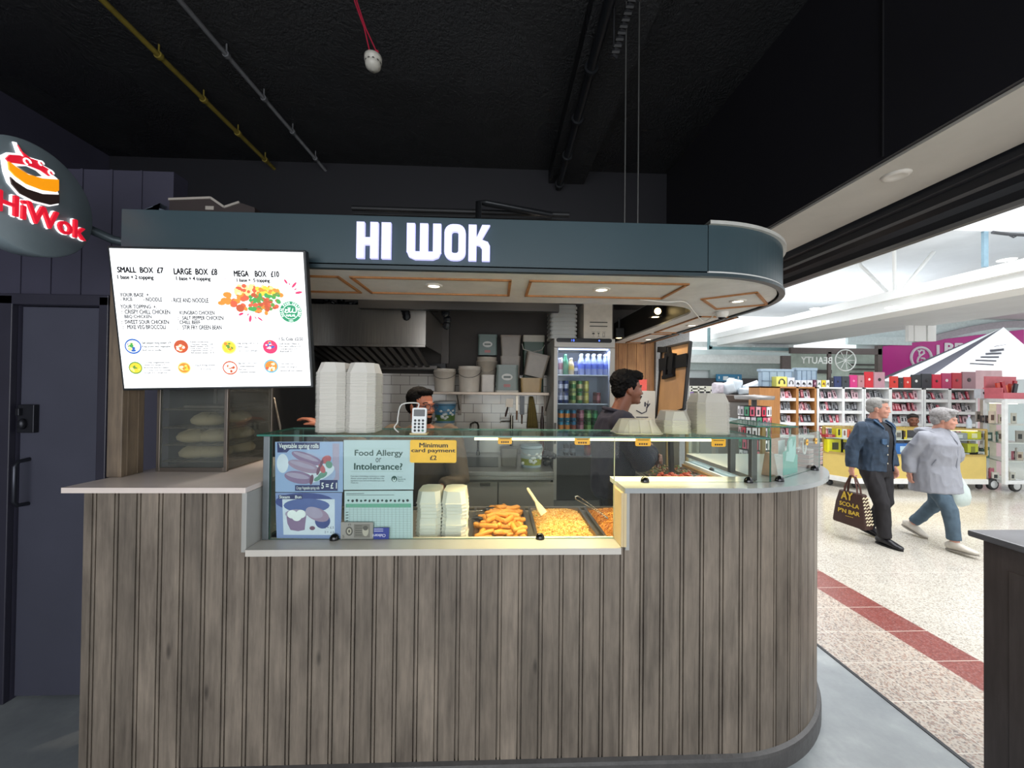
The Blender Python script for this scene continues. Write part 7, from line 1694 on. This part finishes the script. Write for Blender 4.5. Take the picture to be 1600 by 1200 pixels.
# striped stall canopy
yq = 9.3
ap = P(1568, 511, Y=yq+1.4); e0, e1, e2, e3 = P(1366, 595, Y=yq+2.2), P(1468, 598, Y=yq), P(1660, 590, Y=yq), P(1660, 590, Y=yq+2.2)
t = thing('stall_canopy', (e1.x, e1.y, 0), 'black and white striped peaked stall canopy in the mall', 'canopy')
q = MB(); FR4 = (0, .12, .45, .78, 1)
for k in range(4): a, b2 = e0.lerp(e1, FR4[k]), e0.lerp(e1, FR4[k+1]); q.add([ap, a, b2], [(0, 1, 2)], (k+1) % 2)
N = 8
for k in range(N): a, b2 = e1.lerp(e2, k/N), e1.lerp(e2, (k+1)/N); q.add([ap, a, b2], [(0, 1, 2)], 0)
q.add([ap, e2, e3], [(0, 1, 2)], 0)
o = q.build('roof_cloth', [M('#e9ecf0', .6), M('#4c4d57', .6)], t); so = o.modifiers.new('s', 'SOLIDIFY'); so.thickness = .02
q = MB()
for k in range(6):
    a = P(1516+k*9-k*k*.3, 568-k*5, Y=yq-.0+.05+k*.16); b2 = P(1552+k*4, 570-k*6, Y=yq+.1+k*.16); q.bar(a, b2, .02, .03+.008*k)
q.build('roof_stripe', M('#55565f', .6), t)
for e_ in (e0, e1, e2, e3): q = MB(); q.cyl((e_.x, e_.y, .0008), (e_.x, e_.y, e_.z), .025, n=8); q.build('leg', M('#c9cacc', .4, .4), t)
# ------------------------------------------------------------------ people
from mathutils import noise as NZ
SKIN = M('#a9654f', .5, 0, .06, 30); SKIN_OLD = M('#c08a76', .5, 0, .10, 40, .1, 90); SKIN_BR = M('#7a4a36', .5, 0, .06, 30)
def head_parts(q, c, R, s=1.0):
    """skull, jaw, nose, brow, lips and ears, fused later; face looks along +X of R"""
    def e(p, r, rot=None): q.ell(c+R @ (V(p)*s), tuple(k*s for k in r), R @ rot if rot else R, 18, 12)
    e((-.012, 0, .032), (.094, .074, .084)); e((.030, 0, -.02), (.062, .062, .078)); e((.030, 0, -.070), (.056, .048, .040)); e((.066, 0, -.092), (.022, .026, .018))
    e((.078, 0, .018), (.018, .048, .013)); e((.064, .032, -.030), (.024, .024, .022)); e((.064, -.032, -.030), (.024, .024, .022))
    e((.091, 0, -.010), (.010, .009, .025), MX.Rotation(-.28, 3, 'Y')); e((.099, 0, -.032), (.012, .012, .010)); e((.093, .011, -.036), (.009, .008, .007)); e((.093, -.011, -.036), (.009, .008, .007))
    e((.085, 0, -.060), (.012, .024, .006)); e((.082, 0, -.070), (.012, .021, .007))
    for t in (-1, 1):
        e((-.008, t*.073, -.012), (.022, .009, .032), MX.Rotation(-.15, 3, 'Y') @ MX.Rotation(t*.35, 3, 'Z')); e((.0, t*.070, -.040), (.010, .007, .010))
def hand(q, w, d, pn, side=1, curl=.5, s=1.0):
    """palm, four fingers and a thumb from wrist w along d; pn: direction the palm faces; side: +1 thumb along d x pn"""
    d, pn = V(d).normalized(), V(pn); pn = (pn-d*pn.dot(d)).normalized(); t = d.cross(pn)*side
    R = MX((d, t, pn)).transposed()
    q.ell(w+d*.045*s, (.050*s, .040*s, .017*s), R, 14, 10); q.tube([w-d*.03*s, w+d*.02*s], [(.027*s, .022*s), (.032*s, .02*s)], 10, flat=t)
    for i, (off, ln, r) in enumerate(((.028, .070, .0088), (.010, .080, .0092), (-.009, .074, .0088), (-.027, .058, .0078))):
        p = w+d*.080*s+t*off*s; pts = [p-d*.02*s, p]; a = .15
        for k, f in enumerate((.45, .32, .26)):
            a += curl*(.5, .9, .7)[k]+.05*i*curl; p = p+(d*cos(a)+pn*sin(a))*ln*f*s; pts.append(p)
        q.tube(pts, [r*1.05*s, r*1.05*s, r*s, r*.95*s, r*.75*s], 8)
        q.ell(pts[-1], r*.75*s, n=8, k=6)
    p = w+d*.022*s+t*.034*s; a = p+(d*.6+t*.65+pn*.25)*.035*s; b2 = a+(d*.85+t*.15+pn*.4*(1+curl))*.028*s
    q.tube([p-t*.012*s, p, a, b2], [.013*s, .0125*s, .0105*s, .008*s], 8); q.ell(b2, .008*s, n=8, k=6)
def folds(o, amp, fr, seed=0, stretch=(1, 1, .45), fine=.4):
    me = o.data; me.update()
    ns = [v.normal.copy() for v in me.vertices]
    for v, n in zip(me.vertices, ns):
        p = V((v.co.x*stretch[0], v.co.y*stretch[1], v.co.z*stretch[2]))*fr+V((seed, 0, 0))
        a = 1-abs(NZ.noise(p))*2
        v.co += n*(amp*a*a+amp*fine*NZ.noise(p*3.1))
def person(label, loc, rz, skin, pose, hs=1.0):
    t = thing('person', loc, label, 'person', None, rz)
    T = parent_matrix(t); q = MB(T); s = pose.get('s', 1.0)
    to = pose['torso']            # (x,z,halfwidth,halfdepth) rows, pelvis to neck base
    q.tube([(x, 0, z) for x, z, a, b2 in to], [(a, b2) for x, z, a, b2 in to], 20, flat=(0, 1, 0))
    hc = V(pose['head'][0]); R = MX.Rotation(radians(pose['head'][1]), 3, 'Z') @ MX.Rotation(radians(pose['head'][2]), 3, 'Y')
    nb = V((to[-1][0], 0, to[-1][1]))
    q.tube([nb-V((0, 0, .05)), nb, hc+R @ V((-.02, 0, -.06)), hc+R @ V((-.015, 0, -.01))], [.075, .06, .056, .055], 14)
    head_parts(q, hc, R, hs)
    for k in ('R', 'L'):
        sh, el, wr, hd, pn, sd, cu = pose['arm'+k]
        q.tube([V(sh)*1.0, V(sh).lerp(V(el), .5), V(el), V(el).lerp(V(wr), .4), V(wr)], [.05, .047, .040, .038, .027], 12); q.ell(sh, .056); hand(q, V(wr), hd, pn, sd, cu, .95)
        hp, kn, an, td = pose['leg'+k]
        q.tube([hp, V(hp).lerp(V(kn), .5), kn, V(kn).lerp(V(an), .35), an], [.088, .075, .055, .056, .038], 14); q.ell(hp, .09)
        td = V(td).normalized(); q.tube([V(an)-V((0, 0, .0)), V(an)+td*.04-V((0, 0, .04)), V(an)+td*.12-V((0, 0, .055))], [.038, .035, .028], 10)
    b = q.build('body', skin, t); remesh(b, .0055, 5)
    # eyes and brows
    def face(name, mats, fn): q = MB(T); fn(q, lambda p: hc+R @ (V(p)*hs), R); return q.build(name, mats, t)
    def eyes(q, f, R):
        for sd in (-1, 1): q.ell(f((.0705, sd*.031, .000)), (.011*hs, .013*hs, .0075*hs), R, 12, 8, 0); q.ell(f((.0795, sd*.0315, .000)), (.0035*hs, .006*hs, .0058*hs), R, 8, 6, 1)
    face('eyes', [M('#94897f', .3), M('#1b1411', .2)], eyes)
    def brows(q, f, R):
        for sd in (-1, 1): q.tube([f((.088, sd*.014, .020)), f((.085, sd*.032, .026)), f((.071, sd*.050, .021))], [.0045*hs, .005*hs, .003*hs], 6)
    face('eyebrows', M(pose.get('brow', '#1d1513'), .8), brows)
    t['_'] = 0; del t['_']
    return t, T, hc, R
def hairmesh(t, T, hc, R, blobs, mat, amp=.004, fr=55, hs=1.0, stretch=(1, 1, 1)):
    q = MB(T)
    for p, r in blobs: q.ell(hc+R @ (V(p)*hs), tuple(k*hs for k in r), R, 18, 12)
    o = q.build('hair', mat, t); remesh(o, .005, 3); folds(o, amp, fr, 3, stretch, .6); return o
def garment(name, t, T, mat, tubes, ells=(), voxel=.008, amp=.006, fr=9, sm=6, cut=None, seed=1, stretch=(1, 1, .5), thick=0):
    q = MB(T)
    for pts, rads, fl in tubes: q.tube(pts, rads, 20, flat=fl)
    for c, r in ells: q.ell(c, r)
    o = q.build(name, mat, t); remesh(o, voxel, sm); folds(o, amp, fr, seed, stretch)
    if cut:
        bm = bmesh.new(); bm.from_mesh(o.data)
        dl_ = [f for f in bm.faces if cut(f.calc_center_median())]; bmesh.ops.delete(bm, geom=dl_, context='FACES'); bm.to_mesh(o.data); bm.free()
    if thick: so = o.modifiers.new('s', 'SOLIDIFY'); so.thickness = thick; so.offset = -1
    return o
def shoe(t, T, an, td, mat, sole, L=.27, heel=0.0, toe_up=0.0):
    """shoe under ankle an pointing along td; pitch from heel lift"""
    an, td = V(an), V(td).normalized(); side = V((0, 0, 1)).cross(V((td.x, td.y, 0)).normalized()); up = td.cross(side)
    q = MB(T); f = lambda u, v, w: an+td*u+side*v+up*w
    q.tube([f(-.085, 0, -.035), f(-.06, 0, -.03), f(0, 0, -.022), f(.06, 0, -.035), f(.12, 0, -.048), f(.165, 0, -.054), f(.185, 0, -.058)], [(.02, .025), (.036, .043), (.040, .052), (.045, .040), (.047, .028), (.036, .020), (.012, .012)], 14, flat=side)
    q.tube([f(0, 0, -.03), f(-.012, 0, .025)], [(.045, .05), (.042, .048)], 14, flat=side)
    o = q.build('shoe', mat, t); remesh(o, .006, 3)
    q = MB(T); n = 16; out = [(-.092+.277*(.5-.5*cos(2*pi*i/n)), (.040+.008*(.5-.5*cos(2*pi*i/n)))*sin(2*pi*i/n)) for i in range(n)]
    lo = [f(u, v, -.082) for u, v in out]; hi = [f(u, v, -.066) for u, v in out]; q.add(lo+hi, [tuple(range(n-1, -1, -1)), tuple(range(n, 2*n))]+[(i, (i+1) % n, n+(i+1) % n, n+i) for i in range(n)]); q.build('sole', sole, o)
    return o
FL = (0, 1, 0)
# --- the man in the denim jacket
S_ = .985
pm = {'torso': [(0, .80, .15, .11), (0, .92, .165, .12), (.005, 1.06, .155, .115), (.01, 1.22, .175, .125), (.0, 1.325, .165, .10), (.0, 1.385, .075, .068)], 'head': ((.035, 0, 1.555), 26, 4), 'brow': '#8f8580',
      'armR': ((-.005, -.185, 1.325), (-.07, -.255, 1.07), (-.05, -.285, .84), (.05, -.02, -1), (.3, 1, 0), -1, 1.1), 'armL': ((-.005, .185, 1.325), (-.02, .215, 1.06), (.06, .20, .86), (.3, 0, -1), (0, -1, 0), 1, .5),
      'legR': ((.0, -.09, .84), (.13, -.09, .46), (.15, -.085, .083), (1, 0, 0)), 'legL': ((0, .09, .84), (.05, .09, .47), (-.14, .09, .115), (1, .1, -.18))}
man, T, hc, R = person('grey haired man in a blue denim jacket walking past with a brown tote bag', (4.49, 4.43, 0), radians(-80), SKIN_OLD, pm)
hairmesh(man, T, hc, R, [((-.026, 0, .052), (.092, .081, .076)), ((-.055, 0, .0), (.060, .074, .065)), ((.045, 0, .092), (.038, .062, .024)), ((-.01, .06, .03), (.05, .018, .035)), ((-.01, -.06, .03), (.05, .018, .035))], M('#8b8985', .8, 0, .25, 60), .003)
DEN = M('#2a3b4e', .75, 0, .4, 14, .35, 220)
garment('t_shirt', man, T, M('#17171c', .8), [([(0, 0, .86), (0, 0, .95), (.01, 0, 1.22), (.0, 0, 1.325), (.0, 0, 1.395)], [(.172, .125), (.174, .130), (.183, .136), (.178, .112), (.075, .07)], FL)], voxel=.009, amp=.004)
for sd, k in ((-1, 'R'), (1, 'L')): pass
jc = lambda p: p.x > .02 and abs(p.y-.03) < .052+.05*max(0, (1.15-p.z))+(.02 if p.z > 1.3 else 0) and p.z < 1.44
garment('denim_jacket', man, T, DEN, [([(0, 0, .83), (.0, 0, .90), (.005, 0, 1.06), (.01, 0, 1.23), (0, 0, 1.325), (-.01, 0, 1.395), (-.012, 0, 1.43)], [(.195, .145), (.190, .143), (.190, .145), (.200, .148), (.19, .122), (.09, .085), (.085, .08)], FL)]+
        [([pm['arm'+k][0], V(pm['arm'+k][0]).lerp(V(pm['arm'+k][1]), .5), pm['arm'+k][1], V(pm['arm'+k][1]).lerp(V(pm['arm'+k][2]), .55), V(pm['arm'+k][1]).lerp(V(pm['arm'+k][2]), .93)], [.074, .072, .066, .060, .052], None) for k in 'RL'], [(pm['armR'][0], .073), (pm['armL'][0], .073)], amp=.007, fr=12, cut=jc, thick=.009)
q = MB(T)
for sd in (-1, 1): q.tube([(.045, sd*.085+.01, 1.415), (.095, sd*.095+.015, 1.375), (.13, sd*.085+.03, 1.325)], [(.012, .03), (.010, .034), (.006, .012)], 10, flat=(0, .3, 1))
for z in (.93, 1.03, 1.13): q.ell((.158, -.045, z), (.006, .009, .009), n=8, k=6, m=1)
q.prism([(-.06, 1.21), (-.13, 1.21), (-.13, 1.16), (-.095, 1.145), (-.06, 1.16)][::-1], (.150, 0, 0), YA @ MX.Identity(3) if 0 else V((0, 1, 0)), ZA, XA, .012)
q.build('collar_and_pockets', [M('#35516e', .75, 0, .3, 20), M('#b9b4a6', .3, .6)], man)
TRO = M('#1d1b1f', .8, 0, .15, 12)
garment('trousers', man, T, TRO, [([(0, 0, .93), (0, 0, .84), (0, 0, .76)], [(.165, .125), (.175, .135), (.14, .12)], FL)]+[([pm['leg'+k][0], V(pm['leg'+k][0]).lerp(V(pm['leg'+k][1]), .5), pm['leg'+k][1], V(pm['leg'+k][1]).lerp(V(pm['leg'+k][2]), .5), V(pm['leg'+k][1]).lerp(V(pm['leg'+k][2]), .98)], [.098, .086, .070, .065, .062], None) for k in 'RL'], amp=.007, fr=9)
for k in 'RL': shoe(man, T, pm['leg'+k][2], pm['leg'+k][3], M('#15141a', .35), M('#0e0d10', .6))
# brown tote bag in his right hand
wp = T @ (V(pm['armR'][2])+V((.01, .0, -.085)))
bag = thing('tote_bag', (wp.x, wp.y, .17), 'brown tote bag with yellow lettering held by the man in denim', 'bag')
U = V((cos(radians(-72)), sin(radians(-72)), 0)); W = V((-U.y, U.x, 0)); C0 = V((wp.x, wp.y, 0))+U*.0
zb_, zt_ = .185, .56
q = MB(); vs = []
for z, hu, hw in ((zb_, .165, .075), (zb_+.02, .17, .08), (.42, .15, .06), (zt_, .125, .04)):
    for u, w_ in rrect(-hu, hu, -hw, hw, .02, 2): vs.append(C0+U*u+W*w_+V((0, 0, z+.01*sin(u*30))))
n = 12; fs = [(i*n+j, i*n+(j+1) % n, (i+1)*n+(j+1) % n, (i+1)*n+j) for i in range(3) for j in range(n)]
q.add(vs, fs, 0, True); q.add(vs[:n], [tuple(range(n-1, -1, -1))]); q.add(vs[-n:], [tuple(range(n))]); q.build('body', M('#3b231c', .6, 0, .15, 14), bag)
q = MB()
for w_ in (-.035, .035): q.tube([C0+U*-.07+W*w_+V((0, 0, zt_-.06)), C0+U*-.06+W*w_*.9+V((0, 0, zt_+.06)), wp+U*-.02+W*w_*.2+V((0, 0, .0)), wp+U*.02+W*w_*.2+V((0, 0, .0)), C0+U*.06+W*w_*.9+V((0, 0, zt_+.06)), C0+U*.07+W*w_+V((0, 0, zt_-.06))], [(.014, .004)]*6, 8)
q.build('handle', M('#4a2a22', .6), bag)
q = MB()
def bt(s, u0, u1, z0, z1):
    k0 = .083-.028*((z0+z1)/2-zb_)/(.42-zb_)*.8; o_ = C0+U*u0-W*(k0+.006)+V((0, 0, z0)); q = MB(); q.text(s, o_, U, (V((0, 0, 1))+W*.085).normalized(), u1-u0, z1-z0, 0, 0, .04); q.build('lettering', M('#c9a93a', .5), bag)
bt('AY', -.09, .03, .47, .565); bt('SCO-LA', -.10, .10, .395, .445); bt("P'N BAR", -.11, .11, .315, .365); bt('----', -.03, .05, .285, .29)
q = MB()
for k in range(9): z = zb_+.05+k*.036; hu = .172-.03*max(0, (z-.2))/.22; q.tube([C0+U*(hu+.004)+W*(w_*.01)+V((0, 0, z+.012*sin(w_*1.1))) for w_ in range(-6, 7, 2)], .0065, 5)
q.build('zebra_side', M('#d6c9a8', .6), bag)
# --- the woman in the grey coat
pw_ = {'torso': [(-.01, .76, .17, .13), (-.01, .86, .185, .145), (0, 1.0, .175, .14), (.03, 1.16, .18, .14), (.03, 1.24, .155, .105), (.04, 1.30, .075, .068)], 'head': ((.10, 0, 1.445), 22, 6), 'brow': '#a59c94',
       'armR': ((.02, -.165, 1.23), (-.10, -.215, 1.0), (-.09, -.225, .80), (.1, 0, -1), (.5, 1, 0), -1, .7), 'armL': ((.03, .19, 1.26), (.10, .25, 1.03), (.32, .20, .985), (1, -.1, -.15), (0, -.5, -1), -1, .9),
       'legR': ((0, -.09, .80), (.19, -.09, .46), (.235, -.085, .098), (1, 0, .12)), 'legL': ((-.01, .09, .80), (-.03, .09, .45), (-.26, .09, .135), (1, 0, -.30))}
Tw = (MX.Translation((5.07, 4.31, 0)) @ MX.Rotation(radians(-80), 4, 'Z')).inverted(); hw = Tw @ P(1488, 722, Y=4.34); ew = V((.06, .25, 1.02))
pw_['armL'] = ((.03, .17, 1.23), tuple(ew), tuple(hw), tuple((hw-ew).normalized()), (0, -.5, -1), -1, .9)
wo, T, hc, R = person('grey haired woman in a pale grey hooded coat and jeans striding past', (5.07, 4.31, 0), radians(-80), SKIN_OLD, pw_, .98)
hairmesh(wo, T, hc, R, [((-.024, 0, .052), (.104, .090, .082)), ((-.055, 0, -.005), (.062, .080, .075)), ((.035, .0, .095), (.062, .070, .030)), ((-.0, .066, .02), (.05, .018, .045)), ((-.0, -.066, .02), (.05, .018, .045)), ((.055, -.03, .075), (.035, .035, .022))], M('#8a8786', .8, 0, .35, 60), .0035, 60)
COAT = M('#8e9098', .7, 0, .06, 8, .15, 90)
garment('coat', wo, T, COAT, [([(.02, 0, .61), (.01, 0, .74), (-.0, 0, .93), (.015, 0, 1.06), (.035, 0, 1.17), (.03, 0, 1.25), (.035, 0, 1.31), (.03, 0, 1.335)], [(.226, .215), (.224, .205), (.216, .19), (.218, .19), (.212, .175), (.195, .135), (.10, .095), (.085, .085)], FL)]+
        [([pw_['arm'+k][0], V(pw_['arm'+k][0]).lerp(V(pw_['arm'+k][1]), .5), pw_['arm'+k][1], V(pw_['arm'+k][1]).lerp(V(pw_['arm'+k][2]), .55), V(pw_['arm'+k][1]).lerp(V(pw_['arm'+k][2]), .93)], [.080, .077, .070, .062, .054], None) for k in 'RL'], [(pw_['armR'][0], .08), (pw_['armL'][0], .08)], amp=.007, fr=9, stretch=(1, 1, .6))
q = MB(T); q.tube([(-.05, -.11, 1.32), (-.10, -.06, 1.30), (-.115, 0, 1.295), (-.10, .06, 1.30), (-.05, .11, 1.32), (.06, .10, 1.295), (.11, .03, 1.265)], [(.02, .03), (.038, .045), (.042, .05), (.038, .045), (.02, .03), (.014, .025), (.01, .02)], 12)
q.tube([(-.05, -.11, 1.32), (.06, -.10, 1.295), (.12, .0, 1.255)], [(.02, .03), (.014, .025), (.01, .02)], 10); o = q.build('hood', COAT, wo); remesh(o, .008, 4); folds(o, .004, 14)
q = MB(T); q.tube([(.13, .01, 1.30), (.205, .01, 1.19), (.205, .01, 1.06), (.195, .01, .93), (.172, .01, .64)], .006, 6); q.tube([(.10, -.19, .93), (.13, -.175, 1.0)], .006, 6); q.build('zip', M('#7d8089', .5), wo)
JEA = M('#4a5d6c', .8, 0, .25, 10, .2, 200)
garment('jeans', wo, T, JEA, [([(-.01, 0, .86), (-.01, 0, .78), (-.01, 0, .70)], [(.18, .14), (.185, .145), (.15, .13)], FL)]+[([pw_['leg'+k][0], V(pw_['leg'+k][0]).lerp(V(pw_['leg'+k][1]), .5), pw_['leg'+k][1], V(pw_['leg'+k][1]).lerp(V(pw_['leg'+k][2]), .5), V(pw_['leg'+k][1]).lerp(V(pw_['leg'+k][2]), .90)], [.100, .088, .068, .061, .056], None) for k in 'RL'], amp=.007, fr=10)
for k in 'RL': shoe(wo, T, pw_['leg'+k][2], pw_['leg'+k][3], M('#c9c2b6', .5, 0, .1, 20), M('#8d877e', .6))
hp = T @ (V(pw_['armL'][2])+V((.0, .07, -.03)))
q = MB(); prof = [(.012, .0), (.02, -.05), (.06, -.14), (.115, -.27), (.14, -.37), (.12, -.45), (.05, -.49), (0, -.495)]
q.lathe(prof, hp, 22); q.v = [V((hp.x+(p.x-hp.x)*.95, hp.y+(p.y-hp.y)*.8, p.z)) for p in q.v]
PB = M('#c3d0cb', .3, 0, .12, 10, .3, 14, alpha=.93); o = q.build('plastic_bag', PB); folds(o, .012, 9, 2); tag(o, 'full pale plastic carrier bag hanging from the hand of the woman in grey', 'bag')
# --- the young man behind the counter, arms crossed
c = P(962, 640, Y=2.72)
py_ = {'torso': [(-.02, .86, .15, .11), (-.02, .98, .16, .115), (-.02, 1.12, .155, .115), (.0, 1.28, .175, .12), (.01, 1.38, .17, .10), (.025, 1.445, .07, .065)], 'head': ((.085, 0, 1.60), 6, 0), 'brow': '#14100e',
       'armR': ((0, -.19, 1.375), (.13, -.23, 1.12), (.25, .0, 1.17), (.3, 1, .15), (-1, .2, 0), -1, .4), 'armL': ((0, .19, 1.375), (.15, .22, 1.10), (.27, -.03, 1.12), (.2, -1, .1), (-1, 0, 0), 1, .4),
       'legR': ((0, -.09, .88), (.02, -.09, .48), (0, -.09, .085), (1, 0, 0)), 'legL': ((0, .09, .88), (.02, .09, .48), (0, .09, .085), (1, 0, 0))}
yo, T, hc, R = person('young black haired man in a dark navy sweater, arms crossed behind the counter', (c.x, 2.72, .151), radians(-6), SKIN_BR, py_, .99)
hairmesh(yo, T, hc, R, [((-.028, 0, .058), (.096, .083, .080)), ((-.06, 0, .0), (.052, .073, .066)), ((.045, 0, .095), (.052, .066, .032)), ((-.01, .06, .03), (.045, .018, .038)), ((-.01, -.06, .03), (.045, .018, .038)), ((.07, .01, .085), (.03, .045, .018))], M('#080708', .7, 0, .3, 50, spec=.12), .009, 32)
q = MB(T)
for sd in (-1, 1): q.tube([hc+R @ V((.094, sd*.002, -.051)), hc+R @ V((.091, sd*.018, -.054)), hc+R @ V((.079, sd*.030, -.062))], [.004, .0045, .002], 6)
q.ell(hc+R @ V((.078, 0, -.094)), (.012, .016, .010), R, 10, 6); q.build('moustache', M('#1a1311', .8), yo)
NAV = M('#242331', .9, 0, .1, 14, .15, 120)
def sweater(t, T, p, mat, w=.0, amp=.010):
    rows = [(x, z, a+.032+w, b2+.032+w) for x, z, a, b2 in p['torso'][:-1]]+[(p['torso'][-1][0]-.005, p['torso'][-1][1]-.008, .085, .08)]
    return garment('sweater', t, T, mat, [([(x, 0, z) for x, z, a, b2 in rows], [(a, b2) for x, z, a, b2 in rows], FL)]+
        [([p['arm'+k][0], V(p['arm'+k][0]).lerp(V(p['arm'+k][1]), .5), p['arm'+k][1], V(p['arm'+k][1]).lerp(V(p['arm'+k][2]), .55), V(p['arm'+k][1]).lerp(V(p['arm'+k][2]), .95)], [.080, .076, .068, .058, .048], None) for k in 'RL'], [(p['armR'][0], .08), (p['armL'][0], .08)], amp=amp, fr=10)
sweater(yo, T, py_, NAV)
q = MB(T); q.tube([(.02+.085*cos(a)-.02, .09*sin(a), 1.445+.018*-cos(a)) for a in [2*pi*k/20 for k in range(21)]], .013, 8); q.build('collar', NAV, yo)
def trousers(t, T, p, mat): return garment('trousers', t, T, mat, [([(p['torso'][0][0], 0, p['torso'][1][1]-.02), (p['torso'][0][0], 0, p['torso'][0][1]-.02)], [(.172, .13), (.165, .13)], FL)]+[([p['leg'+k][0], p['leg'+k][1], V(p['leg'+k][1]).lerp(V(p['leg'+k][2]), .97)], [.105, .08, .068], None) for k in 'RL'], voxel=.011, amp=.005)
trousers(yo, T, py_, M('#22222a', .8))
for k in 'RL': shoe(yo, T, py_[ 'leg'+k][2], (1, 0, 0), M('#1b1b1f', .5), M('#111', .6) if 0 else M('#111113', .6))
# --- the second member of staff, half hidden by the card reader
c = P(660, 660, Y=2.70); rz2 = radians(-84)
Ti = (MX.Translation((c.x, 2.70, .151)) @ MX.Rotation(rz2, 4, 'Z')).inverted()
hR = Ti @ P(500, 664, Y=2.50); eR = Ti @ P(572, 706, Y=2.48); hL = Ti @ P(690, 762, Y=2.52)
p2 = {'torso': [(-.10, .80, .15, .11), (-.09, .92, .16, .12), (-.05, 1.06, .16, .12), (-.0, 1.19, .18, .125), (.03, 1.27, .17, .10), (.05, 1.33, .07, .065)], 'head': ((.115, .0, 1.475), 46, 2), 'brow': '#15100e',
      'armR': ((.02, -.19, 1.26), tuple(eR), tuple(hR), tuple((hR-eR).normalized()), (0, 0, -1), 1, .4), 'armL': ((.02, .19, 1.26), (.12, .26, .98), tuple(hL), (1, -.3, -.2), (0, 0, -1), -1, .5),
      'legR': ((-.10, -.09, .82), (-.02, -.09, .46), (-.08, -.09, .085), (1, 0, 0)), 'legL': ((-.10, .09, .82), (-.02, .09, .46), (-.08, .09, .085), (1, 0, 0))}
m2, T, hc, R = person('bearded man with glasses in a khaki sweater reaching left, half hidden by the card reader', (c.x, 2.70, .151), rz2, M('#a9674c', .5, 0, .06, 30), p2, .98)
hairmesh(m2, T, hc, R, [((-.024, 0, .052), (.092, .080, .074)), ((-.055, 0, .0), (.055, .073, .066)), ((.04, 0, .09), (.036, .060, .024)), ((-.01, .06, .02), (.04, .017, .04)), ((-.01, -.06, .02), (.04, .017, .04))], M('#0c0908', .75, 0, .2, 50, spec=.12), .003)
q = MB(T)
for p, r in (((.035, 0, -.080), (.055, .052, .036)), ((.07, 0, -.095), (.024, .030, .022)), ((.088, 0, -.052), (.010, .026, .006))): q.ell(hc+R @ V(p), r, R)
o = q.build('beard', M('#1b1310', .85, 0, .2, 60, spec=.1), m2); remesh(o, .005, 3)
q = MB(T)
for sd in (-1, 1):
    q.tube([hc+R @ V((.100, sd*.033+.024*cos(a), -.002+.019*sin(a))) for a in [2*pi*k/18 for k in range(19)]], .0022, 6); q.tube([hc+R @ V((.098, sd*.056, .002)), hc+R @ V((.0, sd*.078, .004))], .002, 6)
q.tube([hc+R @ V((.101, -.010, .0)), hc+R @ V((.101, .010, .0))], .002, 6); q.build('glasses', M('#3a3f55', .2, .4), m2)
sweater(m2, T, p2, M('#5f5142', .85, 0, .12, 14), 0, .008)
trousers(m2, T, p2, M('#2a2622', .8))
for k in 'RL': shoe(m2, T, p2['leg'+k][2], (1, 0, 0), M('#1b1b1f', .5), M('#111113', .6))
# --- the stall keeper sitting behind the glass counter
c = P(1430, 655, Y=7.25)
p3 = {'torso': [(-.02, .48, .16, .12), (-.02, .58, .165, .12), (-.01, .75, .155, .115), (0, .90, .175, .12), (0, 1.0, .165, .095), (.01, 1.06, .07, .065)], 'head': ((.04, 0, 1.20), 55, 4), 'brow': '#1a1412',
      'armR': ((0, -.19, .99), (.05, -.185, .74), (.22, -.12, .66), (1, .2, 0), (0, 0, -1), -1, .3), 'armL': ((0, .19, .99), (.05, .185, .74), (.22, .12, .66), (1, -.2, 0), (0, 0, -1), 1, .3),
      'legR': ((0, -.09, .50), (.40, -.10, .52), (.38, -.10, .085), (1, 0, 0)), 'legL': ((0, .09, .50), (.40, .10, .52), (.38, .10, .085), (1, 0, 0))}
m3, T, hc, R = person('dark haired stall keeper sitting behind the glass counter between the couple', (c.x, 7.25, 0), radians(180), SKIN_BR, p3)
hairmesh(m3, T, hc, R, [((-.026, 0, .054), (.096, .082, .078)), ((-.055, 0, .0), (.055, .073, .066)), ((.045, 0, .09), (.04, .062, .026))], M('#1a1513', .6, 0, .2, 50), .003)
sweater(m3, T, p3, M('#4a4a52', .8), -.016, .005); garment('trousers', m3, T, M('#2a2a30', .8), [([(-.02, 0, .56), (-.02, 0, .46)], [(.17, .13), (.165, .13)], FL)]+[([p3['leg'+k][0], p3['leg'+k][1], p3['leg'+k][2]], [.10, .085, .07], None) for k in 'RL'], voxel=.012, amp=.004)
for k in 'RL': shoe(m3, T, p3['leg'+k][2], (1, 0, 0), M('#1b1b1f', .5), M('#111113', .6))
q = MB(MX.Translation((c.x, 7.25, 0))); q.cyl((.0, .02, .40), (0, .02, .43), .17); q.cyl((0, .02, .02), (0, .02, .40), .03); q.cyl((0, .02, .0005), (0, .02, .02), .16)
o = q.build('stool', M('#3a3a3e', .5)); tag(o, 'dark round stool under the seated stall keeper', 'stool')
